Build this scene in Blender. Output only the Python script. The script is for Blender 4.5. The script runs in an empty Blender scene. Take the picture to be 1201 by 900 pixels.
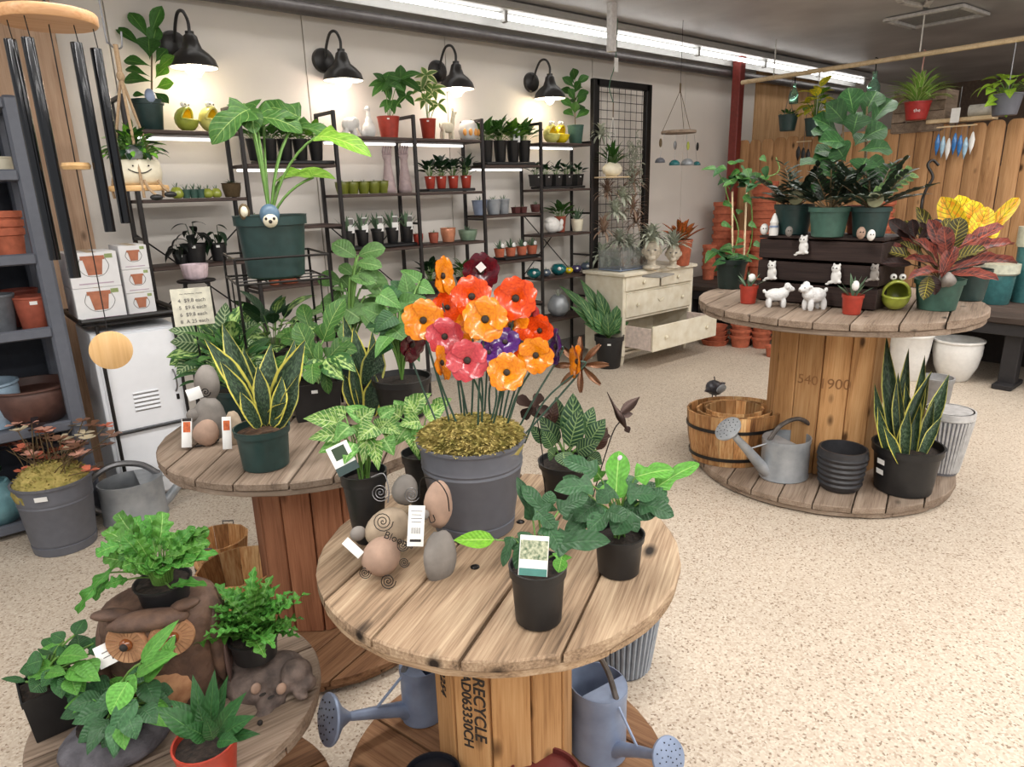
import bpy, math, random
import numpy as np
from math import sin, cos, pi, radians, atan2, hypot, sqrt
from mathutils import Matrix, Vector
random.seed(7)
C = bpy.context.scene.collection
# ---------------------------------------------------------------- camera
FPX = 798.0; PITCH = radians(15.88); YAW = radians(40.26); ROLL = radians(-1.5); HC = 1.55
_fw = Vector((sin(YAW)*cos(PITCH), cos(YAW)*cos(PITCH), -sin(PITCH)))
_r0 = Vector((cos(YAW), -sin(YAW), 0)); _u0 = Vector((sin(YAW)*sin(PITCH), cos(YAW)*sin(PITCH), cos(PITCH)))
_R = _r0*cos(ROLL)+_u0*sin(ROLL); _U = -_r0*sin(ROLL)+_u0*cos(ROLL)
cd = bpy.data.cameras.new('camera'); cam = bpy.data.objects.new('camera', cd); C.objects.link(cam)
cd.sensor_width = 36; cd.lens = FPX/1201*36; cd.clip_start = .02
cam.matrix_world = Matrix.Translation((0, 0, HC)) @ Matrix((_R, _U, -_fw)).transposed().to_4x4()
bpy.context.scene.camera = cam
# ---------------------------------------------------------------- world, light, exposure
sc = bpy.context.scene
sc.view_settings.view_transform = 'Standard'; sc.view_settings.look = 'None'
sc.view_settings.gamma = 1; sc.view_settings.use_curve_mapping = False
sc.view_settings.exposure = 0.06
w = bpy.data.worlds.new('world'); sc.world = w; w.use_nodes = True
w.node_tree.nodes['Background'].inputs[0].default_value = (.95, .97, 1, 1)
w.node_tree.nodes['Background'].inputs[1].default_value = .5
def area(loc, sx, sy, power, col=(1, .97, .93), rot=(0, 0, 0)):
    l = bpy.data.lights.new('ceiling_and_fill_light', 'AREA'); l.shape = 'RECTANGLE'; l.size = sx; l.size_y = sy
    l.energy = power; l.color = col
    o = bpy.data.objects.new('ceiling_and_fill_light', l); C.objects.link(o); o.location = loc; o.rotation_euler = rot
    return o
# rows of fluorescent tubes on the shop ceiling, running parallel to the shelf wall
for yy, pw in ((1.9, 50), (-.6, 56), (-3.0, 50)):
    for xx in (-1.8, 1.2, 4.2):
        area((xx, yy, 2.90), 2.4, .22, pw)
# unseen up-facing fill lights, added to brighten the ceiling
for xx, yy in ((0, -1.2), (4.0, -1.6), (7.6, -.6)): area((xx, yy, 2.55), 2.4, .3, 42, rot=(pi, 0, 0))
area((6.6, .2, 2.90), 2.4, .22, 60)  # unseen fill light, added to brighten the fence side
# ---------------------------------------------------------------- pixel -> place helpers (each point gets its own real distance)
def ray(px, py): return _fw + _R*((px-600.5)/FPX) - _U*((py-450)/FPX)
def FZ(px, py, z): d = ray(px, py); t = (z-HC)/d.z; return Vector((t*d.x, t*d.y, z))
def FY(px, py, Y): d = ray(px, py); t = Y/d.y; return Vector((t*d.x, Y, HC+t*d.z))
def FX(px, py, X): d = ray(px, py); t = X/d.x; return Vector((X, t*d.y, HC+t*d.z))
def FD(px, py, D): d = ray(px, py); return Vector((D*d.x, D*d.y, HC+D*d.z))
def depth(p): return (Vector(p)-Vector((0, 0, HC))).dot(_fw)
def mpp(p): return depth(p)/FPX            # metres per pixel at p
def Xat(px, Y, z):
    a = (px-600.5)/FPX; zz = z-HC
    return ((a*(_fw.y*Y+_fw.z*zz)) - (_R.y*Y+_R.z*zz))/(_R.x-a*_fw.x)
# ---------------------------------------------------------------- geometry collector
class G:
    def __init__(s): s.v = []; s.f = []; s.uv = None
    def add(s, vf, M=None):
        v, f = vf[0], vf[1]; n = len(s.v)
        if M is not None: v = [tuple(M @ Vector(p)) for p in v]
        s.v.extend(v); s.f.extend([tuple(i+n for i in q) for q in f]); return s
def lathe(prof, n=24, sx=1, sy=1, cap0=True, cap1=True, wob=None):
    v = []; f = []
    for r, z in prof:
        for i in range(n):
            a = 2*pi*i/n; rr = r*(wob(a) if wob else 1)
            v.append((rr*cos(a)*sx, rr*sin(a)*sy, z))
    for j in range(len(prof)-1):
        for i in range(n):
            a = j*n+i; b = j*n+(i+1) % n
            f.append((a, b, b+n, a+n))
    if cap0: f.append(tuple(range(n-1, -1, -1)))
    if cap1: m = (len(prof)-1)*n; f.append(tuple(range(m, m+n)))
    return v, f
def box(cx, cy, cz, sx, sy, sz, rz=0, b=0):
    """box centred at c; b = chamfer"""
    hx, hy, hz = sx/2, sy/2, sz/2
    if b <= 0:
        v = [(x, y, z) for z in (-hz, hz) for x, y in ((-hx, -hy), (hx, -hy), (hx, hy), (-hx, hy))]
        f = [(3, 2, 1, 0), (4, 5, 6, 7), (0, 1, 5, 4), (1, 2, 6, 5), (2, 3, 7, 6), (3, 0, 4, 7)]
    else:
        b = min(b, hx*.9, hy*.9, hz*.9); v = []
        for z, i in ((-hz, b), (-hz+b, 0), (hz-b, 0), (hz, b)):
            x1, y1 = hx-i, hy-i
            v += [(-x1+b, -y1, z), (x1-b, -y1, z), (x1, -y1+b, z), (x1, y1-b, z), (x1-b, y1, z), (-x1+b, y1, z), (-x1, y1-b, z), (-x1, -y1+b, z)]
        f = [tuple(range(7, -1, -1)), tuple(range(24, 32))]
        for j in range(3):
            for i in range(8): a = j*8+i; c = j*8+(i+1) % 8; f.append((a, c, c+8, a+8))
    c, s = cos(rz), sin(rz)
    return [(x*c-y*s+cx, x*s+y*c+cy, z+cz) for x, y, z in v], f
def tube(pts, r, n=6, closed=False, caps=True):
    P = [Vector(p) for p in pts]; m = len(P); R = r if isinstance(r, (list, tuple)) else [r]*m
    v = []; f = []; up = None
    for i in range(m):
        t = (P[(i+1) % m]-P[i-1]) if closed else (P[min(i+1, m-1)]-P[max(i-1, 0)])
        if t.length < 1e-9: t = Vector((0, 0, 1))
        t.normalize()
        if up is None: up = Vector((0, 0, 1)) if abs(t.z) < .9 else Vector((1, 0, 0))
        s = t.cross(up)
        if s.length < 1e-4: s = t.cross(Vector((0, 1, .3)))
        s.normalize(); u = s.cross(t); up = u
        for k in range(n):
            a = 2*pi*k/n; q = P[i]+(s*cos(a)+u*sin(a))*R[i]; v.append(tuple(q))
    L = m if closed else m-1
    for i in range(L):
        for k in range(n):
            a = i*n+k; b = i*n+(k+1) % n; c = ((i+1) % m)*n
            f.append((a, b, c+(k+1) % n, c+k))
    if caps and not closed: f.append(tuple(range(n-1, -1, -1))); f.append(tuple(range((m-1)*n, m*n)))
    return v, f
def ell(c, rx, ry=None, rz=None, n=14, m=9, M=None, lump=0, seed=0):
    ry = rx if ry is None else ry; rz = rx if rz is None else rz
    rnd = random.Random(seed); ph = [rnd.uniform(0, 6.28) for _ in range(6)]
    v = [(0, 0, -rz)]; f = []
    for j in range(1, m):
        t = -pi/2+pi*j/m
        for i in range(n):
            a = 2*pi*i/n
            k = 1+lump*(sin(2*a+ph[0]+t)+.6*sin(3*a+ph[1]-2*t)+.5*cos(4*t+ph[2]+a))
            v.append((rx*cos(t)*cos(a)*k, ry*cos(t)*sin(a)*k, rz*sin(t)*k))
    v.append((0, 0, rz)); T = len(v)-1
    for i in range(n): f.append((0, 1+(i+1) % n, 1+i)); f.append((T, T-n+i, T-n+(i+1) % n))
    for j in range(m-2):
        for i in range(n): a = 1+j*n+i; b = 1+j*n+(i+1) % n; f.append((a, b, b+n, a+n))
    if M is not None: v = [tuple(M @ Vector(p)) for p in v]
    return [(x+c[0], y+c[1], z+c[2]) for x, y, z in v], f
def prism(poly, z0, z1, b=0):
    n = len(poly); cx = sum(p[0] for p in poly)/n; cy = sum(p[1] for p in poly)/n
    sg = lambda x: (x > 0)-(x < 0)
    ins = [(x-sg(x-cx)*b, y-sg(y-cy)*b) for x, y in poly]
    if b > 0: rings = [(ins, z0), (poly, z0+b), (poly, z1-b), (ins, z1)]
    else: rings = [(poly, z0), (poly, z1)]
    v = [(x, y, z) for P, z in rings for x, y in P]; f = [tuple(range(n-1, -1, -1))]
    for j in range(len(rings)-1):
        for i in range(n): a = j*n+i; c = j*n+(i+1) % n; f.append((a, c, c+n, a+n))
    f.append(tuple(range((len(rings)-1)*n, len(rings)*n)))
    return v, f
def T(x=0, y=0, z=0, rx=0, ry=0, rz=0, s=1):
    M = Matrix.Translation((x, y, z)) @ Matrix.Rotation(rz, 4, 'Z') @ Matrix.Rotation(ry, 4, 'Y') @ Matrix.Rotation(rx, 4, 'X')
    return M @ (Matrix.Scale(s, 4) if not isinstance(s, (tuple, list)) else Matrix.Diagonal((*s, 1)))
def catmull(P, k=5):
    P = [Vector(p) for p in P]; Q = [P[0]*2-P[1]]+P+[P[-1]*2-P[-2]]; out = []
    for i in range(1, len(Q)-2):
        for j in range(k):
            t = j/k; a, b, c, d = Q[i-1:i+3]
            out.append(.5*((2*b)+(c-a)*t+(2*a-5*b+4*c-d)*t*t+(3*b-a-3*c+d)*t**3))
    out.append(P[-1]); return out
# ---------------------------------------------------------------- objects
def link(name, me, parent=None):
    o = bpy.data.objects.new(name, me); C.objects.link(o)
    if parent: o.parent = parent
    return o
def mk(name, g, m, parent=None, smooth=40, uv=None):
    if isinstance(g, tuple): q = G(); q.add(g); g = q
    me = bpy.data.meshes.new(name); me.from_pydata(g.v, [], g.f); me.update()
    if uv is None: uv = g.uv
    if uv is not None:
        l = me.uv_layers.new(name='uv'); idx = np.empty(len(me.loops), dtype=np.int32); me.loops.foreach_get('vertex_index', idx)
        l.data.foreach_set('uv', np.asarray(uv, dtype=np.float32)[idx].ravel())
    if m is not None: me.materials.append(m)
    if smooth:
        me.shade_smooth()
        if smooth < 180: me.set_sharp_from_angle(angle=radians(smooth))
    return link(name, me, parent)
def thing(name, label, cat, loc=(0, 0, 0), rz=0, group=None, sc_=1):
    o = bpy.data.objects.new(name, None); o.empty_display_size = .05; C.objects.link(o); o.location = loc; o.rotation_euler = (0, 0, rz)
    o.scale = (sc_,)*3
    o['label'] = label; o['category'] = cat
    if group: o['group'] = group
    return o
def tag(o, label, cat, group=None):
    o['label'] = label; o['category'] = cat
    if group: o['group'] = group
    return o
def stuff(o): o['kind'] = 'stuff'; return o
def struct(name, g, m, parent=None, smooth=30):
    o = mk(name, g, m, parent, smooth)
    if not parent: o['kind'] = 'structure'
    return o
def dup(root, loc=None, rz=None, label=None, s=None):
    def cp(o, par):
        c = o.copy(); C.objects.link(c)
        if par is not None: c.parent = par
        for ch in list(o.children): cp(ch, c)
        return c
    r = cp(root, None)
    if loc is not None: r.location = loc
    if rz is not None: r.rotation_euler = (0, 0, rz)
    if label: r['label'] = label
    if s: r.scale = (s,)*3 if not isinstance(s, tuple) else s
    return r
# ---------------------------------------------------------------- materials
MATS = {}
def _new(name):
    m = bpy.data.materials.new(name); m.use_nodes = True; nt = m.node_tree
    return m, nt, nt.nodes['Principled BSDF']
def N(nt, t, **k):
    n = nt.nodes.new(t)
    for a, b in k.items():
        if a.startswith('i_'): n.inputs[a[2:].replace('_', ' ')].default_value = b
        else: setattr(n, a, b)
    return n
def c4(c): return (c[0], c[1], c[2], 1)
def srgb(r, g, b): return tuple(((x/255)/12.92 if x/255 < .04045 else ((x/255+.055)/1.055)**2.4) for x in (r, g, b))
def plain(name, col, rough=.5, metal=0, var=.12, scale=30, bump=0, spec=.5, emit=0, col2=None, bscale=None, coat=0, stretch=None, trans=0):
    if name in MATS: return MATS[name]
    m, nt, p = _new(name); p.inputs['Roughness'].default_value = rough; p.inputs['Metallic'].default_value = metal
    p.inputs['Specular IOR Level'].default_value = spec
    if coat: p.inputs['Coat Weight'].default_value = coat; p.inputs['Coat Roughness'].default_value = .08
    if trans: p.inputs['Transmission Weight'].default_value = trans
    tc = N(nt, 'ShaderNodeTexCoord'); no = N(nt, 'ShaderNodeTexNoise'); no.inputs['Scale'].default_value = scale; no.inputs['Detail'].default_value = 4
    src = tc.outputs['Object']
    if stretch:
        mp = N(nt, 'ShaderNodeMapping'); mp.inputs['Scale'].default_value = stretch; nt.links.new(src, mp.inputs['Vector']); src = mp.outputs[0]
    nt.links.new(src, no.inputs['Vector'])
    r = N(nt, 'ShaderNodeValToRGB'); nt.links.new(no.outputs['Fac'], r.inputs['Fac'])
    c2 = col2 or tuple(x*(1-var*1.6) for x in col)
    r.color_ramp.elements[0].color = c4(c2); r.color_ramp.elements[0].position = .3
    r.color_ramp.elements[1].color = c4(tuple(min(1, x*(1+var)) for x in col) if not col2 else col); r.color_ramp.elements[1].position = .7
    nt.links.new(r.outputs['Color'], p.inputs['Base Color'])
    if emit: p.inputs['Emission Color'].default_value = c4(col); p.inputs['Emission Strength'].default_value = emit
    if bump:
        b = N(nt, 'ShaderNodeBump'); b.inputs['Strength'].default_value = min(1, bump); b.inputs['Distance'].default_value = .004
        n2 = no
        if bscale:
            n2 = N(nt, 'ShaderNodeTexNoise'); n2.inputs['Scale'].default_value = bscale; n2.inputs['Detail'].default_value = 5; nt.links.new(src, n2.inputs['Vector'])
        nt.links.new(n2.outputs['Fac'], b.inputs['Height']); nt.links.new(b.outputs[0], p.inputs['Normal'])
    MATS[name] = m; return m
def wood(name, dark, mid, light, axis=0, grain=1.0, rough=.75, knots=True, bump=.5, rnd=.35, coarse=1.0):
    """grain runs along object axis `axis`"""
    if name in MATS: return MATS[name]
    m, nt, p = _new(name); p.inputs['Roughness'].default_value = rough; L = nt.links.new
    p.inputs['Specular IOR Level'].default_value = .3
    tc = N(nt, 'ShaderNodeTexCoord'); oi = N(nt, 'ShaderNodeObjectInfo')
    ad = N(nt, 'ShaderNodeVectorMath', operation='MULTIPLY_ADD'); ad.inputs[1].default_value = (17, 23, 31)
    L(oi.outputs['Random'], ad.inputs[0]); L(tc.outputs['Object'], ad.inputs[2])
    sc1 = [9*coarse]*3; sc1[axis] = .9*coarse; sc2 = [60]*3; sc2[axis] = 2.2
    mp = N(nt, 'ShaderNodeMapping'); mp.inputs['Scale'].default_value = sc1; L(ad.outputs[0], mp.inputs['Vector'])
    n1 = N(nt, 'ShaderNodeTexNoise'); n1.inputs['Scale'].default_value = 1.6*grain; n1.inputs['Detail'].default_value = 6; n1.inputs['Distortion'].default_value = .9
    L(mp.outputs[0], n1.inputs['Vector'])
    mp2 = N(nt, 'ShaderNodeMapping'); mp2.inputs['Scale'].default_value = sc2; L(ad.outputs[0], mp2.inputs['Vector'])
    n2 = N(nt, 'ShaderNodeTexNoise'); n2.inputs['Scale'].default_value = 3*grain; n2.inputs['Detail'].default_value = 4; L(mp2.outputs[0], n2.inputs['Vector'])
    r = N(nt, 'ShaderNodeValToRGB'); e = r.color_ramp.elements
    e[0].position = .28; e[0].color = c4(dark); e[1].position = .72; e[1].color = c4(light); x = e.new(.48); x.color = c4(mid)
    mx = N(nt, 'ShaderNodeMath', operation='MULTIPLY_ADD'); mx.inputs[1].default_value = .45; L(n2.outputs['Fac'], mx.inputs[0])
    m2 = N(nt, 'ShaderNodeMath', operation='MULTIPLY_ADD'); m2.inputs[1].default_value = .62; m2.inputs[2].default_value = -.03; L(n1.outputs['Fac'], m2.inputs[0]); L(m2.outputs[0], mx.inputs[2])
    L(mx.outputs[0], r.inputs['Fac']); col = r.outputs['Color']
    hs = N(nt, 'ShaderNodeHueSaturation'); L(col, hs.inputs['Color'])
    mr = N(nt, 'ShaderNodeMapRange'); mr.inputs['To Min'].default_value = 1-rnd; mr.inputs['To Max'].default_value = 1+rnd*.6; L(oi.outputs['Random'], mr.inputs['Value']); L(mr.outputs[0], hs.inputs['Value'])
    col = hs.outputs['Color']
    if knots:
        mp3 = N(nt, 'ShaderNodeMapping'); s3 = [7.]*3; s3[axis] = 3.5; mp3.inputs['Scale'].default_value = s3; L(ad.outputs[0], mp3.inputs['Vector'])
        vo = N(nt, 'ShaderNodeTexVoronoi'); vo.inputs['Scale'].default_value = 1.1; L(mp3.outputs[0], vo.inputs['Vector'])
        kr = N(nt, 'ShaderNodeMapRange'); kr.inputs['From Min'].default_value = .06; kr.inputs['From Max'].default_value = .16; L(vo.outputs['Distance'], kr.inputs['Value'])
        mi = N(nt, 'ShaderNodeMix', data_type='RGBA'); mi.inputs['A'].default_value = c4(tuple(v*.35 for v in dark)); L(kr.outputs[0], mi.inputs['Factor']); L(col, mi.inputs['B']); col = mi.outputs['Result']
    L(col, p.inputs['Base Color'])
    b = N(nt, 'ShaderNodeBump'); b.inputs['Strength'].default_value = bump; b.inputs['Distance'].default_value = .003; L(mx.outputs[0], b.inputs['Height']); L(b.outputs[0], p.inputs['Normal'])
    MATS[name] = m; return m
def leafmat(name, base, vein=None, edge=None, ew=.12, vw=.04, side=0, back=None, bands=0, blotch=None, rough=.38, nside=7, spots=0, trans=.12):
    """uv: u along the blade 0..1, v across 0..1 (0.5 = midrib)"""
    if name in MATS: return MATS[name]
    m, nt, p = _new(name); L = nt.links.new; p.inputs['Roughness'].default_value = rough+.08; p.inputs['Specular IOR Level'].default_value = .28
    uv = N(nt, 'ShaderNodeUVMap', uv_map='uv'); se = N(nt, 'ShaderNodeSeparateXYZ'); L(uv.outputs[0], se.inputs[0])
    def M(op, a, b=None, c=None):
        n = N(nt, 'ShaderNodeMath', operation=op)
        for i, x in enumerate((a, b, c)):
            if x is None: continue
            if isinstance(x, (int, float)): n.inputs[i].default_value = x
            else: L(x, n.inputs[i])
        return n.outputs[0]
    av = M('MULTIPLY', M('ABSOLUTE', M('SUBTRACT', se.outputs[1], .5)), 2)     # 0 rib .. 1 edge
    no = N(nt, 'ShaderNodeTexNoise'); no.inputs['Scale'].default_value = 9; no.inputs['Detail'].default_value = 3
    oi = N(nt, 'ShaderNodeObjectInfo'); ad = N(nt, 'ShaderNodeVectorMath', operation='MULTIPLY_ADD'); ad.inputs[1].default_value = (7, 9, 5); L(oi.outputs['Random'], ad.inputs[0])
    tc = N(nt, 'ShaderNodeTexCoord'); L(uv.outputs[0], ad.inputs[2]); L(ad.outputs[0], no.inputs['Vector'])
    r = N(nt, 'ShaderNodeValToRGB'); L(no.outputs['Fac'], r.inputs['Fac']); e = r.color_ramp.elements
    e[0].position = .3; e[1].position = .7; e[0].color = c4(tuple(x*.72 for x in base)); e[1].color = c4(tuple(min(1, x*1.22) for x in base))
    col = r.outputs['Color']
    def mix(col, fac, c):
        mi = N(nt, 'ShaderNodeMix', data_type='RGBA'); L(fac, mi.inputs['Factor']) if not isinstance(fac, float) else None
        L(col, mi.inputs['A']); mi.inputs['B'].default_value = c4(c); return mi.outputs['Result']
    def step(x, a, b):
        n = N(nt, 'ShaderNodeMapRange'); n.inputs['From Min'].default_value = a; n.inputs['From Max'].default_value = b; L(x, n.inputs['Value']); return n.outputs[0]
    if bands:
        wn = M('ADD', M('MULTIPLY', se.outputs[0], bands), M('MULTIPLY', no.outputs['Fac'], 3.5))
        s_ = M('SINE', M('MULTIPLY', wn, 6.283)); col = mix(col, M('MULTIPLY', step(s_, .1, .8), .55), back or tuple(x*2.6 for x in base))
    if blotch:
        n3 = N(nt, 'ShaderNodeTexNoise'); n3.inputs['Scale'].default_value = 6; n3.inputs['Detail'].default_value = 5; L(ad.outputs[0], n3.inputs['Vector'])
        fall = M('SUBTRACT', n3.outputs['Fac'], M('MULTIPLY', av, .16)); col = mix(col, step(fall, .40, .52), blotch)
    if side and vein is not None:
        q = M('FRACT', M('SUBTRACT', M('MULTIPLY', se.outputs[0], float(nside)), M('MULTIPLY', av, 1.6))); d = M('ABSOLUTE', M('SUBTRACT', q, .5))
        col = mix(col, M('MULTIPLY', step(d, side*2.2, side*.6), .85), vein)
    if vein is not None: col = mix(col, M('MULTIPLY', step(av, vw*1.8, vw*.5), .8), vein)
    if edge is not None:
        ww = M('ADD', av, M('MULTIPLY', M('SUBTRACT', no.outputs['Fac'], .5), .25)); col = mix(col, step(ww, 1-ew*1.3, 1-ew*.8), edge)
    hs = N(nt, 'ShaderNodeHueSaturation'); L(col, hs.inputs['Color']); mr = N(nt, 'ShaderNodeMapRange'); mr.inputs['To Min'].default_value = .75; mr.inputs['To Max'].default_value = 1.25
    L(oi.outputs['Random'], mr.inputs['Value']); L(mr.outputs[0], hs.inputs['Value']); L(hs.outputs[0], p.inputs['Base Color'])
    # rib relief
    b = N(nt, 'ShaderNodeBump'); b.inputs['Strength'].default_value = .5; b.inputs['Distance'].default_value = .003
    q2 = M('FRACT', M('SUBTRACT', M('MULTIPLY', se.outputs[0], 9.0), M('MULTIPLY', av, 1.6))); L(M('ADD', M('ABSOLUTE', M('SUBTRACT', q2, .5)), M('MULTIPLY', M('MINIMUM', av, .15), 3.0)), b.inputs['Height']); L(b.outputs[0], p.inputs['Normal'])
    if trans:
        t = N(nt, 'ShaderNodeBsdfTranslucent'); L(hs.outputs[0], t.inputs['Color']); ms = N(nt, 'ShaderNodeMixShader'); ms.inputs[0].default_value = trans
        L(p.outputs[0], ms.inputs[1]); L(t.outputs[0], ms.inputs[2]); L(ms.outputs[0], nt.nodes['Material Output'].inputs['Surface'])
    MATS[name] = m; return m
# ---------------------------------------------------------------- leaves
OUT = {
 'ovate': lambda t: sin(pi*min(1, t**.72))**.9*.5 if t < 1 else 0,
 'lance': lambda t: (sin(pi*t**.8))**1.1*.5,
 'heart': lambda t: (.42+.5*sin(pi*min(1, .25+t*.75)))*(1-t)**.55*.62 if t < 1 else 0,
 'arrow': lambda t: max(.0, (1-t)**.8*(.72+.5*sin(pi*t))*.5),
 'strap': lambda t: min(1, t*5+.5)*min(1, (1-t)*3.2)**.7*.5,
 'snake': lambda t: (.55+.45*sin(pi*min(1, t*.95)))*min(1, (1-t)*2.6)**.75*.5,
 'fiddle': lambda t: (.55*sin(pi*min(1, t**1.5))+.22*sin(pi*t)+.12*sin(2*pi*t)*-1)*.72,
 'paddle': lambda t: sin(pi*min(1, t**1.25))**.6*.5,
 'petal': lambda t: (min(1, t*1.6)**.7)*min(1, (1-t)*4.)**.45*.5,
 'lobed': lambda t: (sin(pi*t**.8)**.7)*(.5+.14*cos(t*4.3*2*pi)),
 'arrow3': lambda t: (.5*max(0, 1-abs(t-.14)/.17)**.7+.36*sin(pi*max(0, min(1, (t-.18)/.82)))**.8),
}
LEAF = {}
OUT['lettuce'] = lambda t: (sin(pi*min(1, t**.95))**.55)*(.46+.10*cos(t*3.3*2*pi+.6))
OUT['crinkle'] = lambda t: (sin(pi*min(1, t**.9+.03))**.6)*(.40+.14*cos(t*10.5*2*pi))
def leafshape(kind, W=.4, droop=.6, fold=.15, wave=0, nseg=9, nw=2, curl=0, lift=0, wk=5):
    """unit-length blade along +X, returns verts, faces, uvs"""
    fn = OUT[kind]; v = []; uv = []; f = []; x = z = 0.0; ds = 1/nseg
    C_ = []
    for i in range(nseg+1):
        t = i/nseg; a = lift-droop*t
        C_.append((x, z, a)); x += cos(a)*ds; z += sin(a)*ds
    k = 2*nw+1
    for i in range(nseg+1):
        t = i/nseg; cx, cz, a = C_[i]; w_ = max(fn(min(max(t, .0), 1.)), .004)*W*2
        if i in (0,): w_ = max(w_*.5, .02*W)
        for j in range(k):
            s = (j-nw)/nw; h = fold*abs(s)*w_*.5+wave*sin(t*wk*pi+(0 if s > 0 else 1.1))*abs(s)*w_ - curl*s*s*w_*.5
            v.append((cx-sin(a)*h, s*w_*.5, cz+cos(a)*h)); uv.append((t, .5+s*.5))
    for i in range(nseg):
        for j in range(k-1): p = i*k+j; f.append((p, p+k, p+k+1, p+1))
    return v, f, uv
def leafmesh(key, m, **kw):
    kk = (key, m.name, tuple(sorted(kw.items())))
    if kk not in LEAF:
        v, f, uv = leafshape(key, **kw); me = bpy.data.meshes.new('leaf'); me.from_pydata(v, [], f); me.update()
        l = me.uv_layers.new(name='uv'); idx = np.empty(len(me.loops), dtype=np.int32); me.loops.foreach_get('vertex_index', idx)
        l.data.foreach_set('uv', np.asarray(uv, dtype=np.float32)[idx].ravel()); me.materials.append(m); me.shade_smooth(); LEAF[kk] = (me, v, f, uv)
    return LEAF[kk]
def frame(d, up=Vector((0, 0, 1)), roll=0):
    x = Vector(d).normalized(); y = Vector(up).cross(x)
    if y.length < 1e-3: y = Vector((0, 1, 0)).cross(x)
    y.normalize(); z = x.cross(y)
    M = Matrix((x, y, z)).transposed().to_4x4()
    return M @ Matrix.Rotation(roll, 4, 'X')
def leaf(parent, p, d, L, lm, roll=0, up=(0, 0, 1), W=1, name='leaf'):
    o = bpy.data.objects.new(name, lm[0]); C.objects.link(o); o.parent = parent
    o.matrix_basis = Matrix.Translation(p) @ frame(d, up, roll) @ Matrix.Diagonal((L, L*W, L, 1)); return o
class Bunch:
    """many small leaves joined in one mesh with uvs"""
    def __init__(s): s.v = []; s.f = []; s.u = []; s.n = 0
    def add(s, p, d, L, lm, roll=0, up=(0, 0, 1), W=1):
        M = np.array(Matrix.Translation(p) @ frame(d, up, roll) @ Matrix.Diagonal((L, L*W, L, 1)))
        V = np.array(lm[1]); V = V @ M[:3, :3].T+M[:3, 3]; s.v.append(V); s.u.append(np.array(lm[3]))
        s.f.extend([tuple(i+s.n for i in q) for q in lm[2]]); s.n += len(V)
    def build(s, name, m, parent):
        me = bpy.data.meshes.new(name); me.from_pydata(np.concatenate(s.v).tolist(), [], s.f); me.update()
        l = me.uv_layers.new(name='uv'); idx = np.empty(len(me.loops), dtype=np.int32); me.loops.foreach_get('vertex_index', idx)
        l.data.foreach_set('uv', np.concatenate(s.u).astype(np.float32)[idx].ravel()); me.materials.append(m); me.shade_smooth()
        o = link(name, me, parent); o['kind'] = 'stuff'; return o
def arc(p, q, sag, k=6):
    """petiole rising from p, bending over to q"""
    p = Vector(p); q = Vector(q); c = Vector((p.x+(q.x-p.x)*.25, p.y+(q.y-p.y)*.25, max(p.z, q.z)+sag)) if q.z > p.z-.02 else (p+q)/2+Vector((0, 0, sag))
    c = Vector((p.x*.7+q.x*.3, p.y*.7+q.y*.3, p.z+(q.z-p.z)*.75+sag))
    return [p*(1-t)**2+c*2*t*(1-t)+q*t*t for t in [i/k for i in range(k+1)]]
# ---------------------------------------------------------------- shared materials
m_black = plain('black_plastic', (.012, .012, .013), .45, bump=.15)
m_blackmetal = plain('black_metal', (.014, .013, .013), .4, metal=.3)
m_green_pot = plain('dark_green_plastic', srgb(38, 62, 60), .42)
m_green_pot2 = plain('faded_green_plastic', srgb(62, 96, 84), .5)
m_terra = plain('terracotta', srgb(180, 98, 70), .85, var=.15, bump=.15)
m_terra_red = plain('red_plastic', srgb(168, 58, 42), .45)
m_brick = plain('dark_terracotta', srgb(158, 80, 60), .7)
m_soil = plain('potting_soil', (.022, .014, .01), .95, var=.5, scale=90, bump=1)
m_moss = plain('preserved_moss', srgb(184, 164, 98), .95, col2=srgb(122, 116, 52), scale=45, bump=.6)
m_white = plain('white_ceramic', (.80, .79, .76), .3, var=.04)
m_cream = plain('cream_ceramic', srgb(228, 220, 196), .4, var=.05)
m_paper = plain('white_paper', (.82, .82, .80), .8, var=.03)
m_greypot = plain('slate_grey_plastic', srgb(96, 98, 106), .5, var=.05)
m_galv = plain('galvanised_steel', srgb(176, 180, 184), .45, metal=.35, var=.16, scale=14, col2=srgb(144, 150, 156))
m_galvblue = plain('galvanised_steel_blue', srgb(152, 168, 196), .45, metal=.3, var=.2, scale=9, col2=srgb(120, 132, 156))
m_wire = plain('dark_wire', (.02, .018, .017), .4, metal=.6)
m_greywire = plain('grey_wire', srgb(128, 128, 130), .4, metal=.8)
m_stem = plain('green_stem', srgb(96, 136, 60), .5)
m_stemdark = plain('dark_green_stem', srgb(38, 62, 36), .5)
m_stembrown = plain('brown_stem', srgb(96, 78, 50), .7)
m_stone = plain('pale_river_stone', srgb(176, 158, 136), .8, var=.2, scale=22, bump=.25, bscale=60)
m_stonegrey = plain('grey_river_stone', srgb(140, 134, 128), .8, var=.2, scale=14, bump=.25, bscale=60)
m_stonepink = plain('pinkish_stone', srgb(170, 142, 124), .8, var=.15, scale=26, bump=.3, bscale=50)
m_ink = plain('black_ink', (.02, .016, .014), .8)
m_inkgrey = plain('grey_ink', (.18, .17, .16), .8)
m_weathered = wood('weathered_spool_wood', srgb(62, 48, 38), srgb(148, 124, 100), srgb(194, 172, 144), 0, grain=1.1, rnd=.22, bump=.8)
m_weathered_edge = wood('weathered_spool_rim', srgb(84, 64, 48), srgb(160, 134, 106), srgb(190, 168, 142), 0, grain=1.3, rnd=.25, bump=.8, knots=False)
m_greywood = wood('grey_spool_wood', srgb(84, 70, 58), srgb(138, 120, 104), srgb(164, 148, 132), 0, rnd=.15, bump=.8)
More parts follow.
